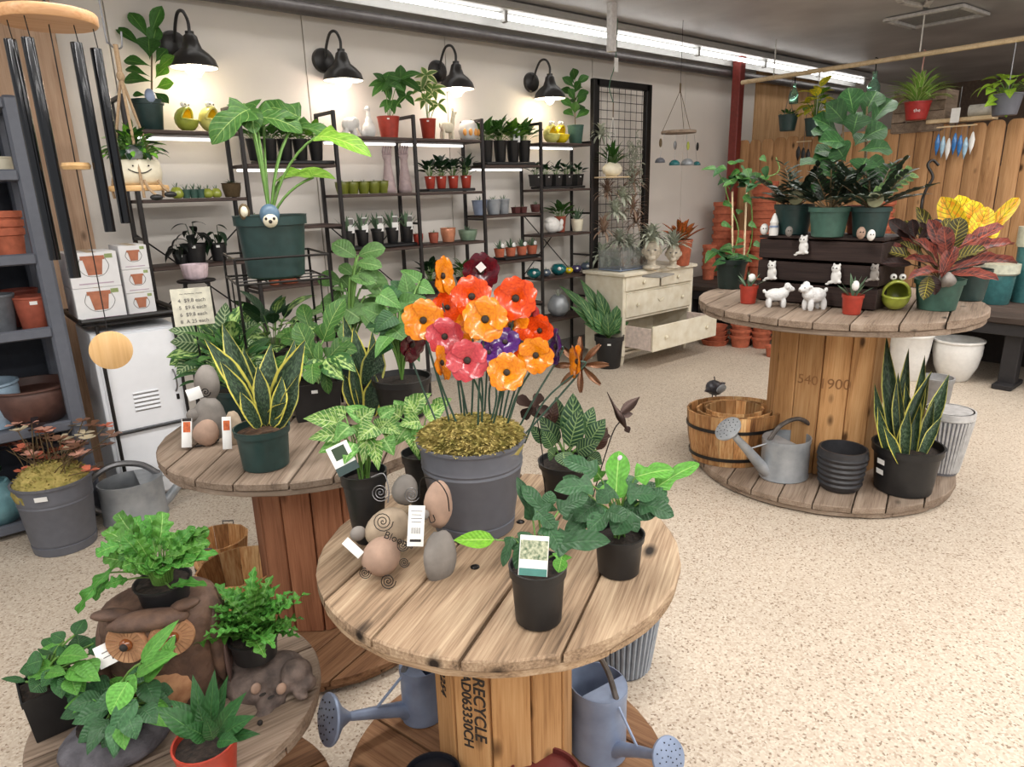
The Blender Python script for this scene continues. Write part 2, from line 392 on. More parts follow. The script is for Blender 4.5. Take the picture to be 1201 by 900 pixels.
m_stave = wood('spool_core_pine', srgb(134, 92, 54), srgb(186, 140, 92), srgb(206, 164, 116), 2, rnd=.22)
m_stave_red = wood('reddish_core_pine', srgb(92, 56, 38), srgb(148, 98, 70), srgb(178, 124, 92), 2, rnd=.25)
m_basewood = wood('brown_base_boards', srgb(84, 56, 38), srgb(132, 96, 68), srgb(160, 124, 92), 0, rnd=.25)
m_acacia = wood('acacia', srgb(104, 60, 34), srgb(188, 136, 86), srgb(232, 196, 142), 2, grain=.8, rnd=.55, knots=False, rough=.5)
m_fence = wood('cedar_fence', srgb(132, 94, 62), srgb(178, 134, 92), srgb(200, 158, 114), 2, rnd=.16)
m_ply = wood('plywood', srgb(176, 130, 88), srgb(212, 170, 124), srgb(226, 188, 144), 2, knots=False, rnd=.05, bump=.1)
m_crate = wood('espresso_crate', srgb(28, 20, 18), srgb(48, 36, 33), srgb(66, 52, 47), 0, knots=False, rnd=.15, rough=.6)
m_lightwood = wood('light_bamboo', srgb(206, 158, 100), srgb(226, 184, 128), srgb(236, 200, 150), 0, knots=False, rnd=.05, rough=.5, bump=.1)
m_pole = wood('peeled_pole', srgb(190, 160, 118), srgb(222, 198, 160), srgb(236, 216, 182), 0, knots=False, rnd=.05)
m_shelfboard = plain('dark_walnut_board', srgb(66, 50, 44), .55, var=.25, scale=8, stretch=(1, 12, 12))
m_glass = plain('green_glass', (.55, .85, .7), .06, var=.02, trans=.9)
m_yellow = plain('yellow_glaze', srgb(246, 216, 40), .2, coat=.5)
m_lime = plain('lime_glaze', srgb(168, 178, 72), .22, var=.12, coat=.5)
m_limedark = plain('olive_glaze', srgb(112, 118, 40), .3, var=.15)
m_eye = plain('eye_white', (.85, .85, .82), .2, var=0)
m_orange_in = plain('orange_glaze_inside', srgb(252, 214, 50), .3)
# foliage
gm = lambda *a: srgb(*a)
L_phil = leafmat('leaf_philodendron', gm(46, 88, 46), vein=gm(84, 124, 66), vw=.03)
L_philb = leafmat('leaf_philodendron_blue', gm(56, 94, 60), vein=gm(88, 124, 84), vw=.02, rough=.3)
L_green = leafmat('leaf_mid_green', gm(56, 100, 40), vein=gm(120, 160, 80), vw=.03)
L_bright = leafmat('leaf_bright_green', gm(100, 156, 48), vein=gm(160, 196, 90), vw=.04)
L_dark = leafmat('leaf_dark_green', gm(30, 58, 36), vein=gm(70, 100, 64), vw=.03, rough=.3)
L_black = leafmat('leaf_near_black', gm(26, 30, 28), vein=gm(48, 54, 50), vw=.03, rough=.3)
L_snake = leafmat('leaf_snake_plant', gm(42, 62, 44), edge=gm(196, 192, 100), ew=.13, bands=11, back=gm(96, 118, 88), trans=.03)
L_snake2 = leafmat('leaf_snake_plant_wide_margin', gm(40, 60, 42), edge=gm(204, 196, 88), ew=.19, bands=8, back=gm(86, 110, 80), trans=.03)
L_agl = leafmat('leaf_silver_marked', gm(54, 94, 48), blotch=gm(160, 190, 110), vein=gm(180, 200, 140))
L_arrow = leafmat('leaf_arrowhead', gm(76, 124, 50), blotch=gm(140, 176, 88), vein=gm(196, 214, 150), side=.05)
L_cal = leafmat('leaf_calathea', gm(34, 66, 42), vein=gm(130, 156, 100), side=.09, nside=9, edge=gm(60, 90, 56))
L_mons = leafmat('leaf_large_aroid', gm(62, 102, 44), vein=gm(150, 176, 100), vw=.025, side=.015)
L_croty = leafmat('leaf_croton_yellow', gm(246, 208, 44), vein=gm(120, 130, 30), side=.06, nside=9, blotch=gm(240, 160, 40))
L_crotr = leafmat('leaf_croton_red', gm(122, 56, 44), vein=gm(190, 96, 70), side=.02, nside=9, blotch=gm(66, 34, 32))
L_crotg = leafmat('leaf_croton_green', gm(74, 70, 36), vein=gm(196, 180, 70), side=.05, nside=9)
L_brom = leafmat('leaf_bromeliad', gm(206, 110, 52), blotch=gm(120, 90, 40), edge=gm(110, 50, 40))
L_zam = leafmat('leaf_zz', gm(40, 52, 40), rough=.3)
L_ratt = leafmat('leaf_variegated', gm(96, 130, 60), edge=gm(226, 226, 170), ew=.3)
L_silver = leafmat('leaf_air_plant', gm(190, 196, 178), rough=.7)
L_spider = leafmat('leaf_spider_plant', gm(140, 186, 84), edge=gm(216, 226, 160), ew=.25)
L_fern = leafmat('leaf_fern', gm(70, 128, 50), vein=gm(120, 160, 80))
L_nest = leafmat('leaf_crinkled_fern', gm(78, 130, 50), vein=gm(150, 186, 110), rough=.35)
L_redsucc = leafmat('leaf_succulent', gm(112, 140, 112), rough=.5)
# ================================================================ SETTING
WY = 4.70
m_wall = plain('painted_wall', srgb(222, 216, 208), .6, var=.02, scale=3, bump=.05)
def floor_mat():
    m, nt, p = _new('speckled_floor'); L = nt.links.new; p.inputs['Roughness'].default_value = .5; p.inputs['Specular IOR Level'].default_value = .35
    tc = N(nt, 'ShaderNodeTexCoord'); v = N(nt, 'ShaderNodeTexVoronoi'); v.inputs['Scale'].default_value = 150; L(tc.outputs['Object'], v.inputs['Vector'])
    r = N(nt, 'ShaderNodeValToRGB'); r.color_ramp.interpolation = 'CONSTANT'; e = r.color_ramp.elements
    se = N(nt, 'ShaderNodeSeparateColor'); L(v.outputs['Color'], se.inputs[0]); L(se.outputs[0], r.inputs['Fac'])
    for i, (ps, c) in enumerate(((0, (140, 122, 104)), (.05, (172, 155, 137)), (.15, (188, 173, 156)), (.45, (197, 184, 167)), (.8, (206, 195, 179)))):
        x = e[i] if i < 2 else e.new(ps); x.position = ps; x.color = c4(srgb(*c))
    n = N(nt, 'ShaderNodeTexNoise'); n.inputs['Scale'].default_value = 1.3; n.inputs['Detail'].default_value = 5; L(tc.outputs['Object'], n.inputs['Vector'])
    mr = N(nt, 'ShaderNodeMapRange'); mr.inputs['To Min'].default_value = .86; mr.inputs['To Max'].default_value = 1.06; L(n.outputs['Fac'], mr.inputs['Value'])
    hs = N(nt, 'ShaderNodeHueSaturation'); L(r.outputs['Color'], hs.inputs['Color']); L(mr.outputs[0], hs.inputs['Value']); L(hs.outputs[0], p.inputs['Base Color'])
    b = N(nt, 'ShaderNodeBump'); b.inputs['Strength'].default_value = .2; b.inputs['Distance'].default_value = .002; L(v.outputs['Distance'], b.inputs['Height']); L(b.outputs[0], p.inputs['Normal'])
    return m
struct('floor', box(4.5, .5, -.05, 16, 13, .1), floor_mat())
m_ceil = plain('grey_ceiling', srgb(196, 194, 194), .4, var=.10, scale=1.6, col2=srgb(160, 158, 160), bump=.5, bscale=5)
struct('ceiling', box(4.5, .5, 3.0, 16, 13, .1), m_ceil)
bk = struct('wall_back', box(4.5, WY+.06, 1.475, 16, .08, 2.95), m_wall)
seams = [FY(130, 60, WY).x, FY(360, 90, WY).x, FY(525, 120, WY).x, FY(695, 70, WY).x, FY(800, 200, WY).x]
xs = [-3.5, -1.2]+seams+[7.45]
for a, b in zip(xs, xs[1:]):
    mk('panel', box((a+b)/2, WY+.01, 1.475, b-a-.007, .02, 2.94, b=.002), m_wall, bk)
pw0, pw1 = FY(885, 120, WY).x, FY(956, 120, WY).x
mk('plywood_panel', box((pw0+pw1)/2, WY, 1.475, pw1-pw0, .03, 2.94), m_ply, bk)
mk('panel', box((7.45+pw0)/2, WY+.01, 1.475, pw0-7.45-.006, .02, 2.94, b=.002), m_wall, bk)
mk('panel', box((pw1+12.5)/2, WY+.01, 1.475, 12.5-pw1-.006, .02, 2.94, b=.002), m_wall, bk)
struct('wall_right', box(12.5, .5, 1.475, .1, 13, 2.95), plain('dim_brown_wall', srgb(120, 104, 92), .8))
struct('baseboard_back', box(1.9, WY-.008, .06, 11, .016, .12, b=.004), plain('grey_base', srgb(150, 148, 144), .6))
# red steel post in the corner
px = FY(864.5, 120, 4.5)
struct('trim_1', box(px.x, 4.5, 1.475, .10, .10, 2.95, b=.006), plain('red_painted_steel', srgb(126, 50, 44), .45))
# ---- strip light running along the wall
fx = thing('strip_light', 'long fluorescent strip light running along the top of the shelf wall', 'light', (5.7, 4.45, 2.72))
m_tubeem = plain('fluorescent_tube', (1, .98, .95), .3, var=0, emit=6)
m_fixt = plain('grey_enamel', (.42, .42, .41), .4, var=.03)
m_rail = plain('grey_rail', srgb(92, 88, 88), .4, var=.1, metal=.3)
mk('housing', box(0, .02, .19, 9.0, .22, .06, b=.01), m_fixt, fx)
mk('reflector', box(0, .125, .13, 9.0, .012, .12, b=.003), m_fixt, fx)
mk('lower_rail', tube([(-4.5, .15, 0), (4.5, .15, 0)], .042, 12), m_rail, fx)
for i in range(7):
    mk('tube', tube([(-4.42+i*1.27, 0, .12), (-4.42+i*1.27+1.2, 0, .12)], .02, 10), m_tubeem, fx)
for i in range(8): mk('tube_holder', box(-4.45+i*1.27, 0, .125, .035, .05, .09, b=.005), m_fixt, fx)
# hanging square duct stub
o = mk('ceiling_conduit', box(0, 0, .175, .06, .06, .36, b=.004), plain('white_conduit', (.75, .74, .73), .4)); o.location = FY(717, 62, 4.0); o.location.z = 2.60
tag(o, 'short white square conduit dropping from the ceiling', 'conduit')
# ceiling vent frames
m_dim = plain('white_vent_trim', (.62, .61, .6), .5)
def vent(label, pts):
    P = [FZ(x, y, 2.94) for x, y in pts]; c = sum(P, Vector())/4; t = thing('ceiling_vent', label, 'vent', c)
    for i in range(4):
        a, b = P[i]-c, P[(i+1) % 4]-c; g = G(); d = (b-a).length; an = atan2(b.y-a.y, b.x-a.x); m_ = (a+b)/2
        g.add(box(m_.x, m_.y, -.012, d+.04, .05, .028, an, b=.004)); mk('frame_bar', g, m_dim, t)
    mk('grille', prism([(p.x-c.x, p.y-c.y) for p in P], .0, .008), plain('vent_grille', (.30, .3, .3), .6), t)
vent('rectangular white-framed ceiling vent at the upper right', ((1040, 22), (1072, 31), (1157, 15), (1128, 5)))
vent('narrow white ceiling vent at the top edge left of the larger one', ((1048, -10), (1058, 0), (1086, 6), (1092, -4)))
# ---- cedar fence partition, parallel to Y
FXX = 7.25
fe = thing('fence', 'cedar dog-ear picket fence closing off the right side of the shop', 'fence', (FXX, 2.7, 0))
bw = .142
def board_mesh():
    h = 2.0; c = .035; w_ = bw-.006
    poly = [(-w_/2, 0), (w_/2, 0), (w_/2, h-c*1.3), (w_/2-c*.4, h-c*.4), (w_/2-c, h), (-w_/2+c, h), (-w_/2+c*.4, h-c*.4), (-w_/2, h-c*1.3)]
    v, f = prism(poly, -.009, .009, .003)
    return [(z, x, y) for x, y, z in v], f
bm_ = None; y = 4.42; rnd = random.Random(3)
while y > .55:
    if bm_ is None: bm_ = mk('board', board_mesh(), m_fence, fe); o = bm_
    else: o = bm_.copy(); C.objects.link(o)
    o.location = (rnd.uniform(-.004, .004), y-2.7, rnd.uniform(-.006, .006)+.02); o.rotation_euler = (rnd.uniform(-.003, .003), 0, rnd.uniform(-.02, .02)); y -= bw
for z in (.5, 1.6): mk('rail', box(.035, -.2, z, .04, 4.0, .09, b=.004), m_fence, fe)
# ---- horizontal pole hung from the ceiling
a, b = FX(870, 97, 7.0), FX(1201, 45, 7.0); c = (a+b)/2
d_ = (a-b).normalized()
pl = thing('hanging_pole', 'pale wooden pole hung horizontally under the ceiling above the fence', 'pole', c)
mk('rod', tube([a-c, b-c-d_*.9], .022, 10), m_pole, pl)
def cord(name, label, p, q, m=None, r=.0035, cat='cord', group=None):
    c_ = Vector(q); o_ = mk(name, tube([Vector(p)-c_, Vector((0, 0, 0))], r, 5), m or m_greywire); o_.location = c_; return tag(o_, label, cat, group)
m_white_cord = plain('white_cord', (.75, .74, .7), .7)
for px_, top in ((1100, 0), (918, 0)):
    t_ = (px_-870)/331; p = a.lerp(b, t_); q = Vector((p.x, p.y, 2.95)); mk('hanger_cord', tube([q-c, p-c+Vector((0, 0, .02))], .006, 5), m_white_cord, pl)
POLE = (a, b)
# ---- dark bench along the fence
bn = thing('bench', 'low dark-stained timber bench along the cedar fence', 'bench', (6.6, 2.5, 0))
for i in range(5): mk('board', box(-.48+i*.245, 0, .525, .236, 4.1, .05, b=.006), wood('dark_bench', srgb(46, 38, 34), srgb(70, 58, 52), srgb(92, 80, 72), 1, knots=False), bn)
m_benchleg = plain('dark_bench_paint', srgb(36, 34, 36), .6)
mk('apron', box(-.56, 0, .455, .03, 4.0, .09, b=.004), m_benchleg, bn)
for yy in (FZ(1175, 457, 0).y-2.5, .4, 1.75):
    mk('leg', box(-.46, yy, .21, .11, .11, .42, b=.006), m_benchleg, bn); mk('foot', box(-.46, yy, .02, .3, .13, .04, b=.006), m_benchleg, bn); mk('leg', box(.46, yy, .21, .11, .11, .42, b=.006), m_benchleg, bn)
o = struct('trim_2', box(6.9, 2.5, .24, .02, 4.1, .48), plain('dark_skirt_board', srgb(44, 38, 36), .8))

# ================================================================ SPOOL TABLES
def clip(y0, y1, r, x0=None):
    n = 7; L_ = []
    for i in range(n+1): yy = y0+(y1-y0)*i/n; L_.append((sqrt(max(r*r-yy*yy, .0004)), yy))
    poly = L_+[(-x, y) for x, y in reversed(L_)]
    return poly
def flange(root, r, z0, ang, nb, th, m, seed, r2=None, mu=None):
    rnd = random.Random(seed); ys = [-r]; cut = [rnd.uniform(.85, 1.15) for _ in range(nb)]; s = sum(cut)
    for c_ in cut: ys.append(ys[-1]+c_/s*2*r)
    for a, b in zip(ys, ys[1:]):
        o = mk('plank', prism(clip(a+.003, b-.003, r), 0, th, .004), m, root, 30); o.location = (0, 0, z0+rnd.uniform(-.0015, .0015)); o.rotation_euler = (0, 0, ang)
    r2 = r2 or r*.985
    for a, b in zip(ys, ys[1:]):
        o = mk('under_plank', prism(clip(a*.98+.002, b*.98-.002, r2), 0, th*.75, .003), mu or m, root, 30); o.location = (0, 0, z0-th*.75-.001); o.rotation_euler = (0, 0, ang+pi/2)
def spool(label, cx, cy, zt, r, rc, ang, nb, m, me, ms, mb, seed, nst=14, th=.026, bang=None, rb=None):
    t = thing('spool_table', label, 'table', (cx, cy, 0)); rnd = random.Random(seed)
    flange(t, r, zt-th, ang, nb, th, m, seed, mu=me)
    rb = rb or r
    flange(t, rb, .032, ang if bang is None else bang, nb, th*.9, mb, seed+5, mu=mb)
    z0, z1 = .032+th*.9, zt-th*1.75-.003
    for i in range(nst):
        a = 2*pi*i/nst+.13; w_ = 2*rc*math.tan(pi/nst)-.003; o = mk('stave', box(0, 0, (z0+z1)/2, .022, w_, z1-z0, b=.003), ms, t, 30)
        o.location = (rc*cos(a), rc*sin(a), 0); o.rotation_euler = (0, 0, a)
    g = G(); g.add(lathe([(rc-.03, z0), (rc-.03, z1)], 20)); mk('inner_drum', g, m_stembrown, t)
    k = 0
    for i in range(6):
        a = i*pi/3+.4; mk('bolt', lathe([(.011, 0), (.011, .004), (.006, .007)], 8), m_wire, t).location = (rc*.75*cos(a), rc*.75*sin(a), zt-.002)
    return t
AX, AY, AZ, AR = .933, 1.166, .72, .432
BX, BY, BZ, BR = .927, 2.234, .75, .486
CX, CY, CZ, CR = .262, 1.535, .42, .312
DX, DY, DZ, DR = 3.62, 1.62, .95, .69
tA = spool('weathered round spool table in front, holding the big grey flower pot', AX, AY, AZ, AR, .160, radians(28), 5, m_weathered, m_weathered_edge, m_stave, m_basewood, 11, nst=11, bang=radians(103))
tB = spool('round spool table at left holding the green snake plant pot and wire stand', BX, BY, BZ, BR, .20, radians(50), 7, m_greywood, m_greywood, m_stave_red, m_basewood, 22, nst=13, bang=radians(20))
tC = spool('low spool table in the front left corner carrying the owl planter', CX, CY, CZ, CR, .14, radians(-5), 4, m_greywood, m_greywood, m_stave_red, m_basewood, 33, nst=10)
tD = spool('large spool table at right carrying the dark crate and the crotons', DX, DY, DZ, DR, .275, radians(15), 9, m_greywood, m_greywood, m_stave, m_greywood, 44, nst=14, th=.035, bang=radians(18), rb=.665)
# ---- stencilled lettering on the cores
def text(body, size, m, parent, name='lettering', ext=.0006, align='CENTER', bold=0):
    cu = bpy.data.curves.new(name, 'FONT'); cu.body = body; cu.size = size; cu.extrude = ext; cu.align_x = align; cu.align_y = 'CENTER'; cu.offset = bold
    o = bpy.data.objects.new(name, cu); C.objects.link(o); dg = bpy.context.evaluated_depsgraph_get(); me = bpy.data.meshes.new_from_object(o.evaluated_get(dg))
    bpy.data.objects.remove(o); me.materials.clear(); me.materials.append(m); o = link(name, me, parent); return o
def on_core(tb, body, size, az, z, rc, m, rz, bold=0):
    """lettering lying on the flat of the stave at azimuth az, running down the stave when rz = -90"""
    o = text(body, size, m, tb, 'stencil_lettering', bold=bold)
    n = Vector((cos(az), sin(az), 0)); x = Vector((-sin(az), cos(az), 0)); zz = Vector((0, 0, 1))
    B = Matrix((x, zz, n)).transposed().to_4x4()
    o.matrix_basis = Matrix.Translation(n*(rc+.0125)+zz*z) @ B @ Matrix.Rotation(rz, 4, 'Z'); return o
stA = 2*pi/11
camA = atan2(-AY, -AX)
def stave_az(n, az): st = 2*pi/n; return round((az-.13)/st)*st+.13
azf = stave_az(11, camA-.28)
m_stencil = plain('stencil_black', (.03, .022, .018), .8, var=.5, scale=80)
for body, dx, sz, z in (('RECYCLE', .022, .044, .385), ('LAD063330CH', -.012, .036, .38)):
    o = on_core(tA, body, sz, azf, z-.01, .160, m_stencil, -pi/2, .0006)
    o.location += Vector((-sin(azf), cos(azf), 0))*dx
o = on_core(tA, '8142254', .036, stave_az(11, azf-.4), .42, .160, m_stencil, -pi/2, .0004)
azd = stave_az(14, atan2(-DY, -DX))
o = on_core(tD, '1900', .075, azd, .56, .275, plain('faint_stencil', srgb(140, 98, 60), .8), 0)
o = on_core(tD, '540', .07, azd-2*pi/14, .57, .275, MATS['faint_stencil'], 0)
# ---- wall lamps
def lamp(px, py, i, label):
    Yl = 4.5; P = FY(px, py, Yl)              # centre of the shade rim
    t = thing('wall_lamp', label, 'lamp', P, group='gooseneck wall lamps above the shelves')
    m_l = plain('matt_black_lamp', (.02, .018, .017), .35)
    R_ = .135
    mk('shade', lathe([(R_, 0), (R_*.99, .008), (R_*.9, .045), (R_*.66, .08), (R_*.42, .105), (R_*.33, .14), (R_*.28, .17), (R_*.18, .182), (R_*.18, .196), (.0, .196)], 28, cap0=False, cap1=False), m_l, t)
    mk('shade_lining', lathe([(R_*.97, .002), (R_*.86, .042), (R_*.62, .072), (R_*.38, .096), (0, .10)], 28, cap0=False, cap1=False), m_white, t)
    wx = -.04; wl = WY-Yl-.012
    pts = catmull([(0, 0, .19), (0, 0, .25), (-.012, .03, .305), (-.025, .085, .305), (-.035, .13, .24), (wx, wl-.03, .16)], 6)
    mk('gooseneck', tube(pts, .0095, 8), m_l, t)
    v, f = lathe([(0, -.03), (.045, -.03), (.075, -.018), (.08, 0), (.08, .012), (0, .012)], 24)
    mk('wall_plate', ([(x+wx, -z*-1+wl-.0, y+.15) for x, y, z in v], f), m_l, t)
    mk('bulb', ell((0, 0, .005), .042, .042, .05, 14, 10), plain('lamp_bulb', (1, .9, .74), .3, var=0, emit=9), t)
    g = G()
    for k in range(12):
        a = k*pi/6; g.add(tube([(.06*cos(a), .06*sin(a), .05), (.062*cos(a), .062*sin(a), -.005), (.03*cos(a), .03*sin(a), -.045)], .0016, 4))
    for rr, zz in ((.062, -.005), (.03, -.045)): g.add(tube([(rr*cos(k*pi/10), rr*sin(k*pi/10), zz) for k in range(20)], .0018, 4, closed=True))
    if i < 3: mk('bulb_cage', g, m_white, t)
    l = bpy.data.lights.new('lamp_light', 'POINT'); l.energy = 4.5; l.color = (1, .82, .58) if i in (0, 3) else (1, .80, .68); l.shadow_soft_size = .04
    lo = bpy.data.objects.new('lamp_light', l); C.objects.link(lo); lo.parent = t; lo.location = (0, 0, -.05)
for i, (x, y, s_) in enumerate(((228, 80, 'leftmost black gooseneck wall lamp, over the yellow frog planters'), (403, 95, 'second black gooseneck wall lamp from the left, over the elephant figurine'), (536, 105, 'third black gooseneck wall lamp from the left, over the llama figurine'), (645, 116, 'rightmost black gooseneck wall lamp, left of the wire grid panel'))):
    lamp(x, y, i, s_)
# ---- wall shelving: seven upright pairs joined by shelves
SYF, SYB = 4.35, 4.60
SY = 4.47
UX = [FY(x, 200, SYF).x for x in (155, 292, 402, 495, 573, 640, 693)]
UX = [.985+i*.6155 for i in range(7)]
LV = dict(a=1.925, b=1.55, c=1.17, d=.795, e=.42, A=1.745, B=1.36, C=.985, D=.61)
m_post = plain('dark_bronze_metal', srgb(40, 36, 36), .45, metal=.3)
secs = [(0, 'abcd', 'ladder shelf unit left of the big green pot plant'), (1, 'ABCD', 'ladder shelf bay directly behind the big green pot plant'), (2, 'abcd', 'ladder shelf bay with the elephant figurine on top'), (3, 'abcd', 'ladder shelf bay with the llama figurine on top'), (4, 'ABCD', 'ladder shelf bay with four leafy black pots on top'), (5, 'abcde', 'ladder shelf bay at the right end beside the wire grid panel')]
TOPZ = [2.10, 2.085, 2.08, 2.08, 2.08, 2.08, 1.95]
m_glowband = plain('shelf_glow_band', (1, .97, .95), .4, var=0, emit=2.2)  # emission imitates the bright reflected band below the top boards
ws = thing('wall_shelving', 'long row of dark metal and wood ladder shelves against the wall under the lamps', 'shelving', (UX[3], SYF, 0))
for i, x in enumerate(UX):
    h = TOPZ[i]; t = mk('ladder_frame', box(0, (SYB-SYF)/2, h-.012, .022, SYB-SYF, .022, b=.003), m_post, ws); t.location = (x-UX[3], 0, 0)
    mk('post', box(0, 0, h/2, .024, .024, h, b=.003), m_post, t); mk('post', box(0, SYB-SYF, h/2, .024, .024, h, b=.003), m_post, t)
    for z in (1.36, .985, .6): mk('rung', box(0, (SYB-SYF)/2, z-.03, .016, SYB-SYF, .016), m_post, t)
for i, lv, lab in secs:
    xa, xb = UX[i], UX[i+1]
    for l in lv:
        o = mk('shelf_board', box(0, 0, -.011, xb-xa-.028, SYB-SYF+.02, .02, b=.003), m_shelfboard, ws); o.location = ((xa+xb)/2-UX[3], (SYB-SYF)/2, LV[l])
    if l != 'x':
        mk('glow_band', box(0, 0, 0, xb-xa-.06, .03, .016, b=.003), m_glowband, ws).location = ((xa+xb)/2-UX[3], SYB-SYF-.03, LV[lv[0]]-.032)  # added glowing bar in place of the reflection under the board
    if i in (0, 2, 5):
        d = (xb-xa)/2
        for q in (-1, 1): mk('cross_brace', tube([(-d*q, 0, .36), (d*q, 0, -.20)], .005, 5), m_post, ws).location = ((xa+xb)/2-UX[3], SYB-SYF+.012+.006*q, 1.0)
# ---- grid panel on the wall at the right of the shelving
xa, xb = Xat(697, 4.45, 1.6), Xat(757, 4.45, 1.6)
t = thing('grid_rack', 'tall black framed wire grid rack hung with air plants', 'rack', ((xa+xb)/2, 4.45, 0)); wd = (xb-xa)
zt_, zb_ = FY(697, 92, 4.45).z, .0
for s in (-1, 1): mk('frame_post', box(s*wd/2, 0, (zt_+zb_)/2, .075, .05, zt_-zb_, b=.004), m_blackmetal, t)
mk('top_bar', box(0, 0, zt_-.03, wd, .05, .06, b=.004), m_blackmetal, t)
mk('bottom_bar', box(0, 0, zb_+.03, wd, .05, .06, b=.004), m_blackmetal, t)
g = G(); 
for k in range(1, 9): g.add(tube([(-wd/2+k*wd/9, -.0, zb_), (-wd/2+k*wd/9, 0, zt_)], .003, 4))
k = .8
while k < zt_: g.add(tube([(-wd/2, .006, k), (wd/2, .006, k)], .003, 4)); k += .075
stuff(mk('wire_grid', g, m_wire, t)); GRID = ((xa+xb)/2, wd, zt_)
# ---- dresser
p0 = FZ(730, 430, 0)
dl, dr = Xat(731, 3.87, .8), Xat(813, 3.87, .8); DZt = .83; DYf = 3.87
m_dr = plain('distressed_cream_paint', srgb(232, 226, 208), .5, var=.05, scale=12, col2=srgb(214, 204, 180))
wd = dr-dl; dp = .45
dt = thing('dresser', 'cream painted chest of drawers with its bottom drawer pulled open', 'dresser', ((dl+dr)/2, DYf+dp/2, 0))
mk('top', box(0, -.01, DZt-.015, wd+.05, dp+.05, .032, b=.006), m_dr, dt)
mk('side_panel', box(-wd/2+.012, 0, .45, .024, dp, .70, b=.002), m_dr, dt); mk('side_panel', box(wd/2-.012, 0, .45, .024, dp, .70, b=.002), m_dr, dt)
mk('back_panel', box(0, dp/2-.008, .45, wd-.05, .014, .70), m_dr, dt)
for s in (-1, 1):
    mk('corner_post', box(s*(wd/2-.02), -dp/2+.01, .45, .045, .025, .72, b=.003), m_dr, dt)
    for q in (-1, 1): mk('leg', lathe([(.016, 0), (.03, .06), (.026, .11)], 10), m_dr, dt).location = (s*(wd/2-.04), q*(dp/2-.04), 0)
for z in (.655, .42, .15, .11): mk('rail', box(0, -dp/2+.02, z, wd-.05, .03, .018), m_dr, dt)
def drawer(x, z, w_, h, out=0, kn=(0,)):
    g = G(); d = mk('drawer', g.add(box(x, -dp/2-.004-out, z, w_, .02, h, b=.004)), m_dr, dt)
    if out:
        g2 = G(); L_ = out
        for s in (-1, 1): g2.add(box(x+s*(w_/2-.01), -dp/2-out/2+.01, z-.01, .014, out, h-.03))
        g2.add(box(x, -dp/2-out/2, z-h/2+.015, w_-.03, out, .01)); mk('drawer_box', g2, plain('pinkish_cream', srgb(222, 206, 196), .6), d)
    for k in kn: mk('knob', lathe([(.006, 0), (.016, .012), (.017, .018), (.010, .026), (0, .028)], 10), m_cream, d).matrix_basis = T(x+k, -dp/2-.013-out, z, rx=pi/2)
drawer(-wd/4+.004, .735, wd/2-.04, .13); drawer(wd/4-.004, .735, wd/2-.04, .13)
drawer(0, .54, wd-.07, .21, kn=(-wd*.32, wd*.32)); drawer(0, .285, wd-.07, .22, out=.30, kn=(-wd*.3, wd*.3))
# carved scroll relief on the wide drawer
g = G()
for s in (-1, 1):
    g.add(tube([(s*(.015+.022*k*cos(k*.5)/1), -dp/2-.02, .54+.02*sin(k*.9)) for k in [j*.35 for j in range(12)]], .004, 5))
mk('carved_scroll', g, m_dr, dt)
DRS = ((dl+dr)/2, DYf, wd, dp, DZt)
# ================================================================ POTS AND PLANTS
def stand(px, py, z, rpx=0, r=None):
    """centre of a thing whose front bottom edge shows at this pixel, standing on height z"""
    p = FZ(px, py, z); r = rpx*mpp(p) if r is None else r; d = Vector((p.x, p.y, 0)).normalized(); return p+d*r
def prof(rt, rb, h, kind):
    w_ = max(.0022, rt*.035)
    if kind == 'nursery': o_ = [(rb*.93, 0), (rb, h*.03), (rt*.93, h*.84), (rt, h*.845), (rt*1.01, h*.99), (rt*1.03, h)]
    elif kind == 'plain': o_ = [(rb*.93, 0), (rb, h*.03), (rt*.99, h*.93), (rt*1.03, h*.95), (rt*1.03, h)]
    elif kind == 'terra': o_ = [(rb*.95, 0), (rb, h*.02), (rt*.9, h*.76), (rt, h*.78), (rt*1.02, h*.98), (rt, h)]
    elif kind == 'saucer': o_ = [(rb*.97, 0), (rb*1.0, h*.01), (rb*1.035, h*.12), (rb*1.0, h*.125), (rb*1.0, h*.14), (rb*1.03, h*.15), (rt*.925, h*.69), (rt*.945, h*.71), (rt*.93, h*.735), (rt*.95, h*.76), (rt*.935, h*.79), (rt*.975, h*.96), (rt*1.015, h*.97), (rt*1.02, h)]
    elif kind == 'bowl': o_ = [(rb*.9, 0), (rb, h*.02), (rt*.88, h*.35), (rt*.99, h*.65), (rt, h*.86), (rt*.97, h*.93), (rt*1.05, h*.96), (rt*1.05, h)]
    elif kind == 'cup': o_ = [(rb*.92, 0), (rb, h*.03), (rt*.9, h*.5), (rt*.99, h*.9), (rt*1.05, h*.93), (rt*1.05, h)]
    else: o_ = [(rb, 0), (rt, h)]
    return o_+[(rt-w_, h), (rt*.93-w_, h*.8), (rb*.9, h*.72)]
def pot(t, rt, h, m, kind='nursery', rb=None, soil=.86, n=28, m_s=None, name='pot', loc=(0, 0, 0), wob=None, sq=None):
    rb = rb or rt*.76
    o = mk(name, lathe(prof(rt, rb, h, kind), n, cap1=not soil, wob=wob), m, t, 35); o.location = loc
    if not soil:
        pass
    zs = h*(soil or .9)
    if soil:
        s_ = lathe([(rt*.93, zs), (rt*.6, zs+rt*.05), (0.001, zs+rt*.08)], 16, cap0=False, wob=wob); so = mk('soil', s_, m_s or m_soil, t); so.location = loc
    return zs+loc[2]
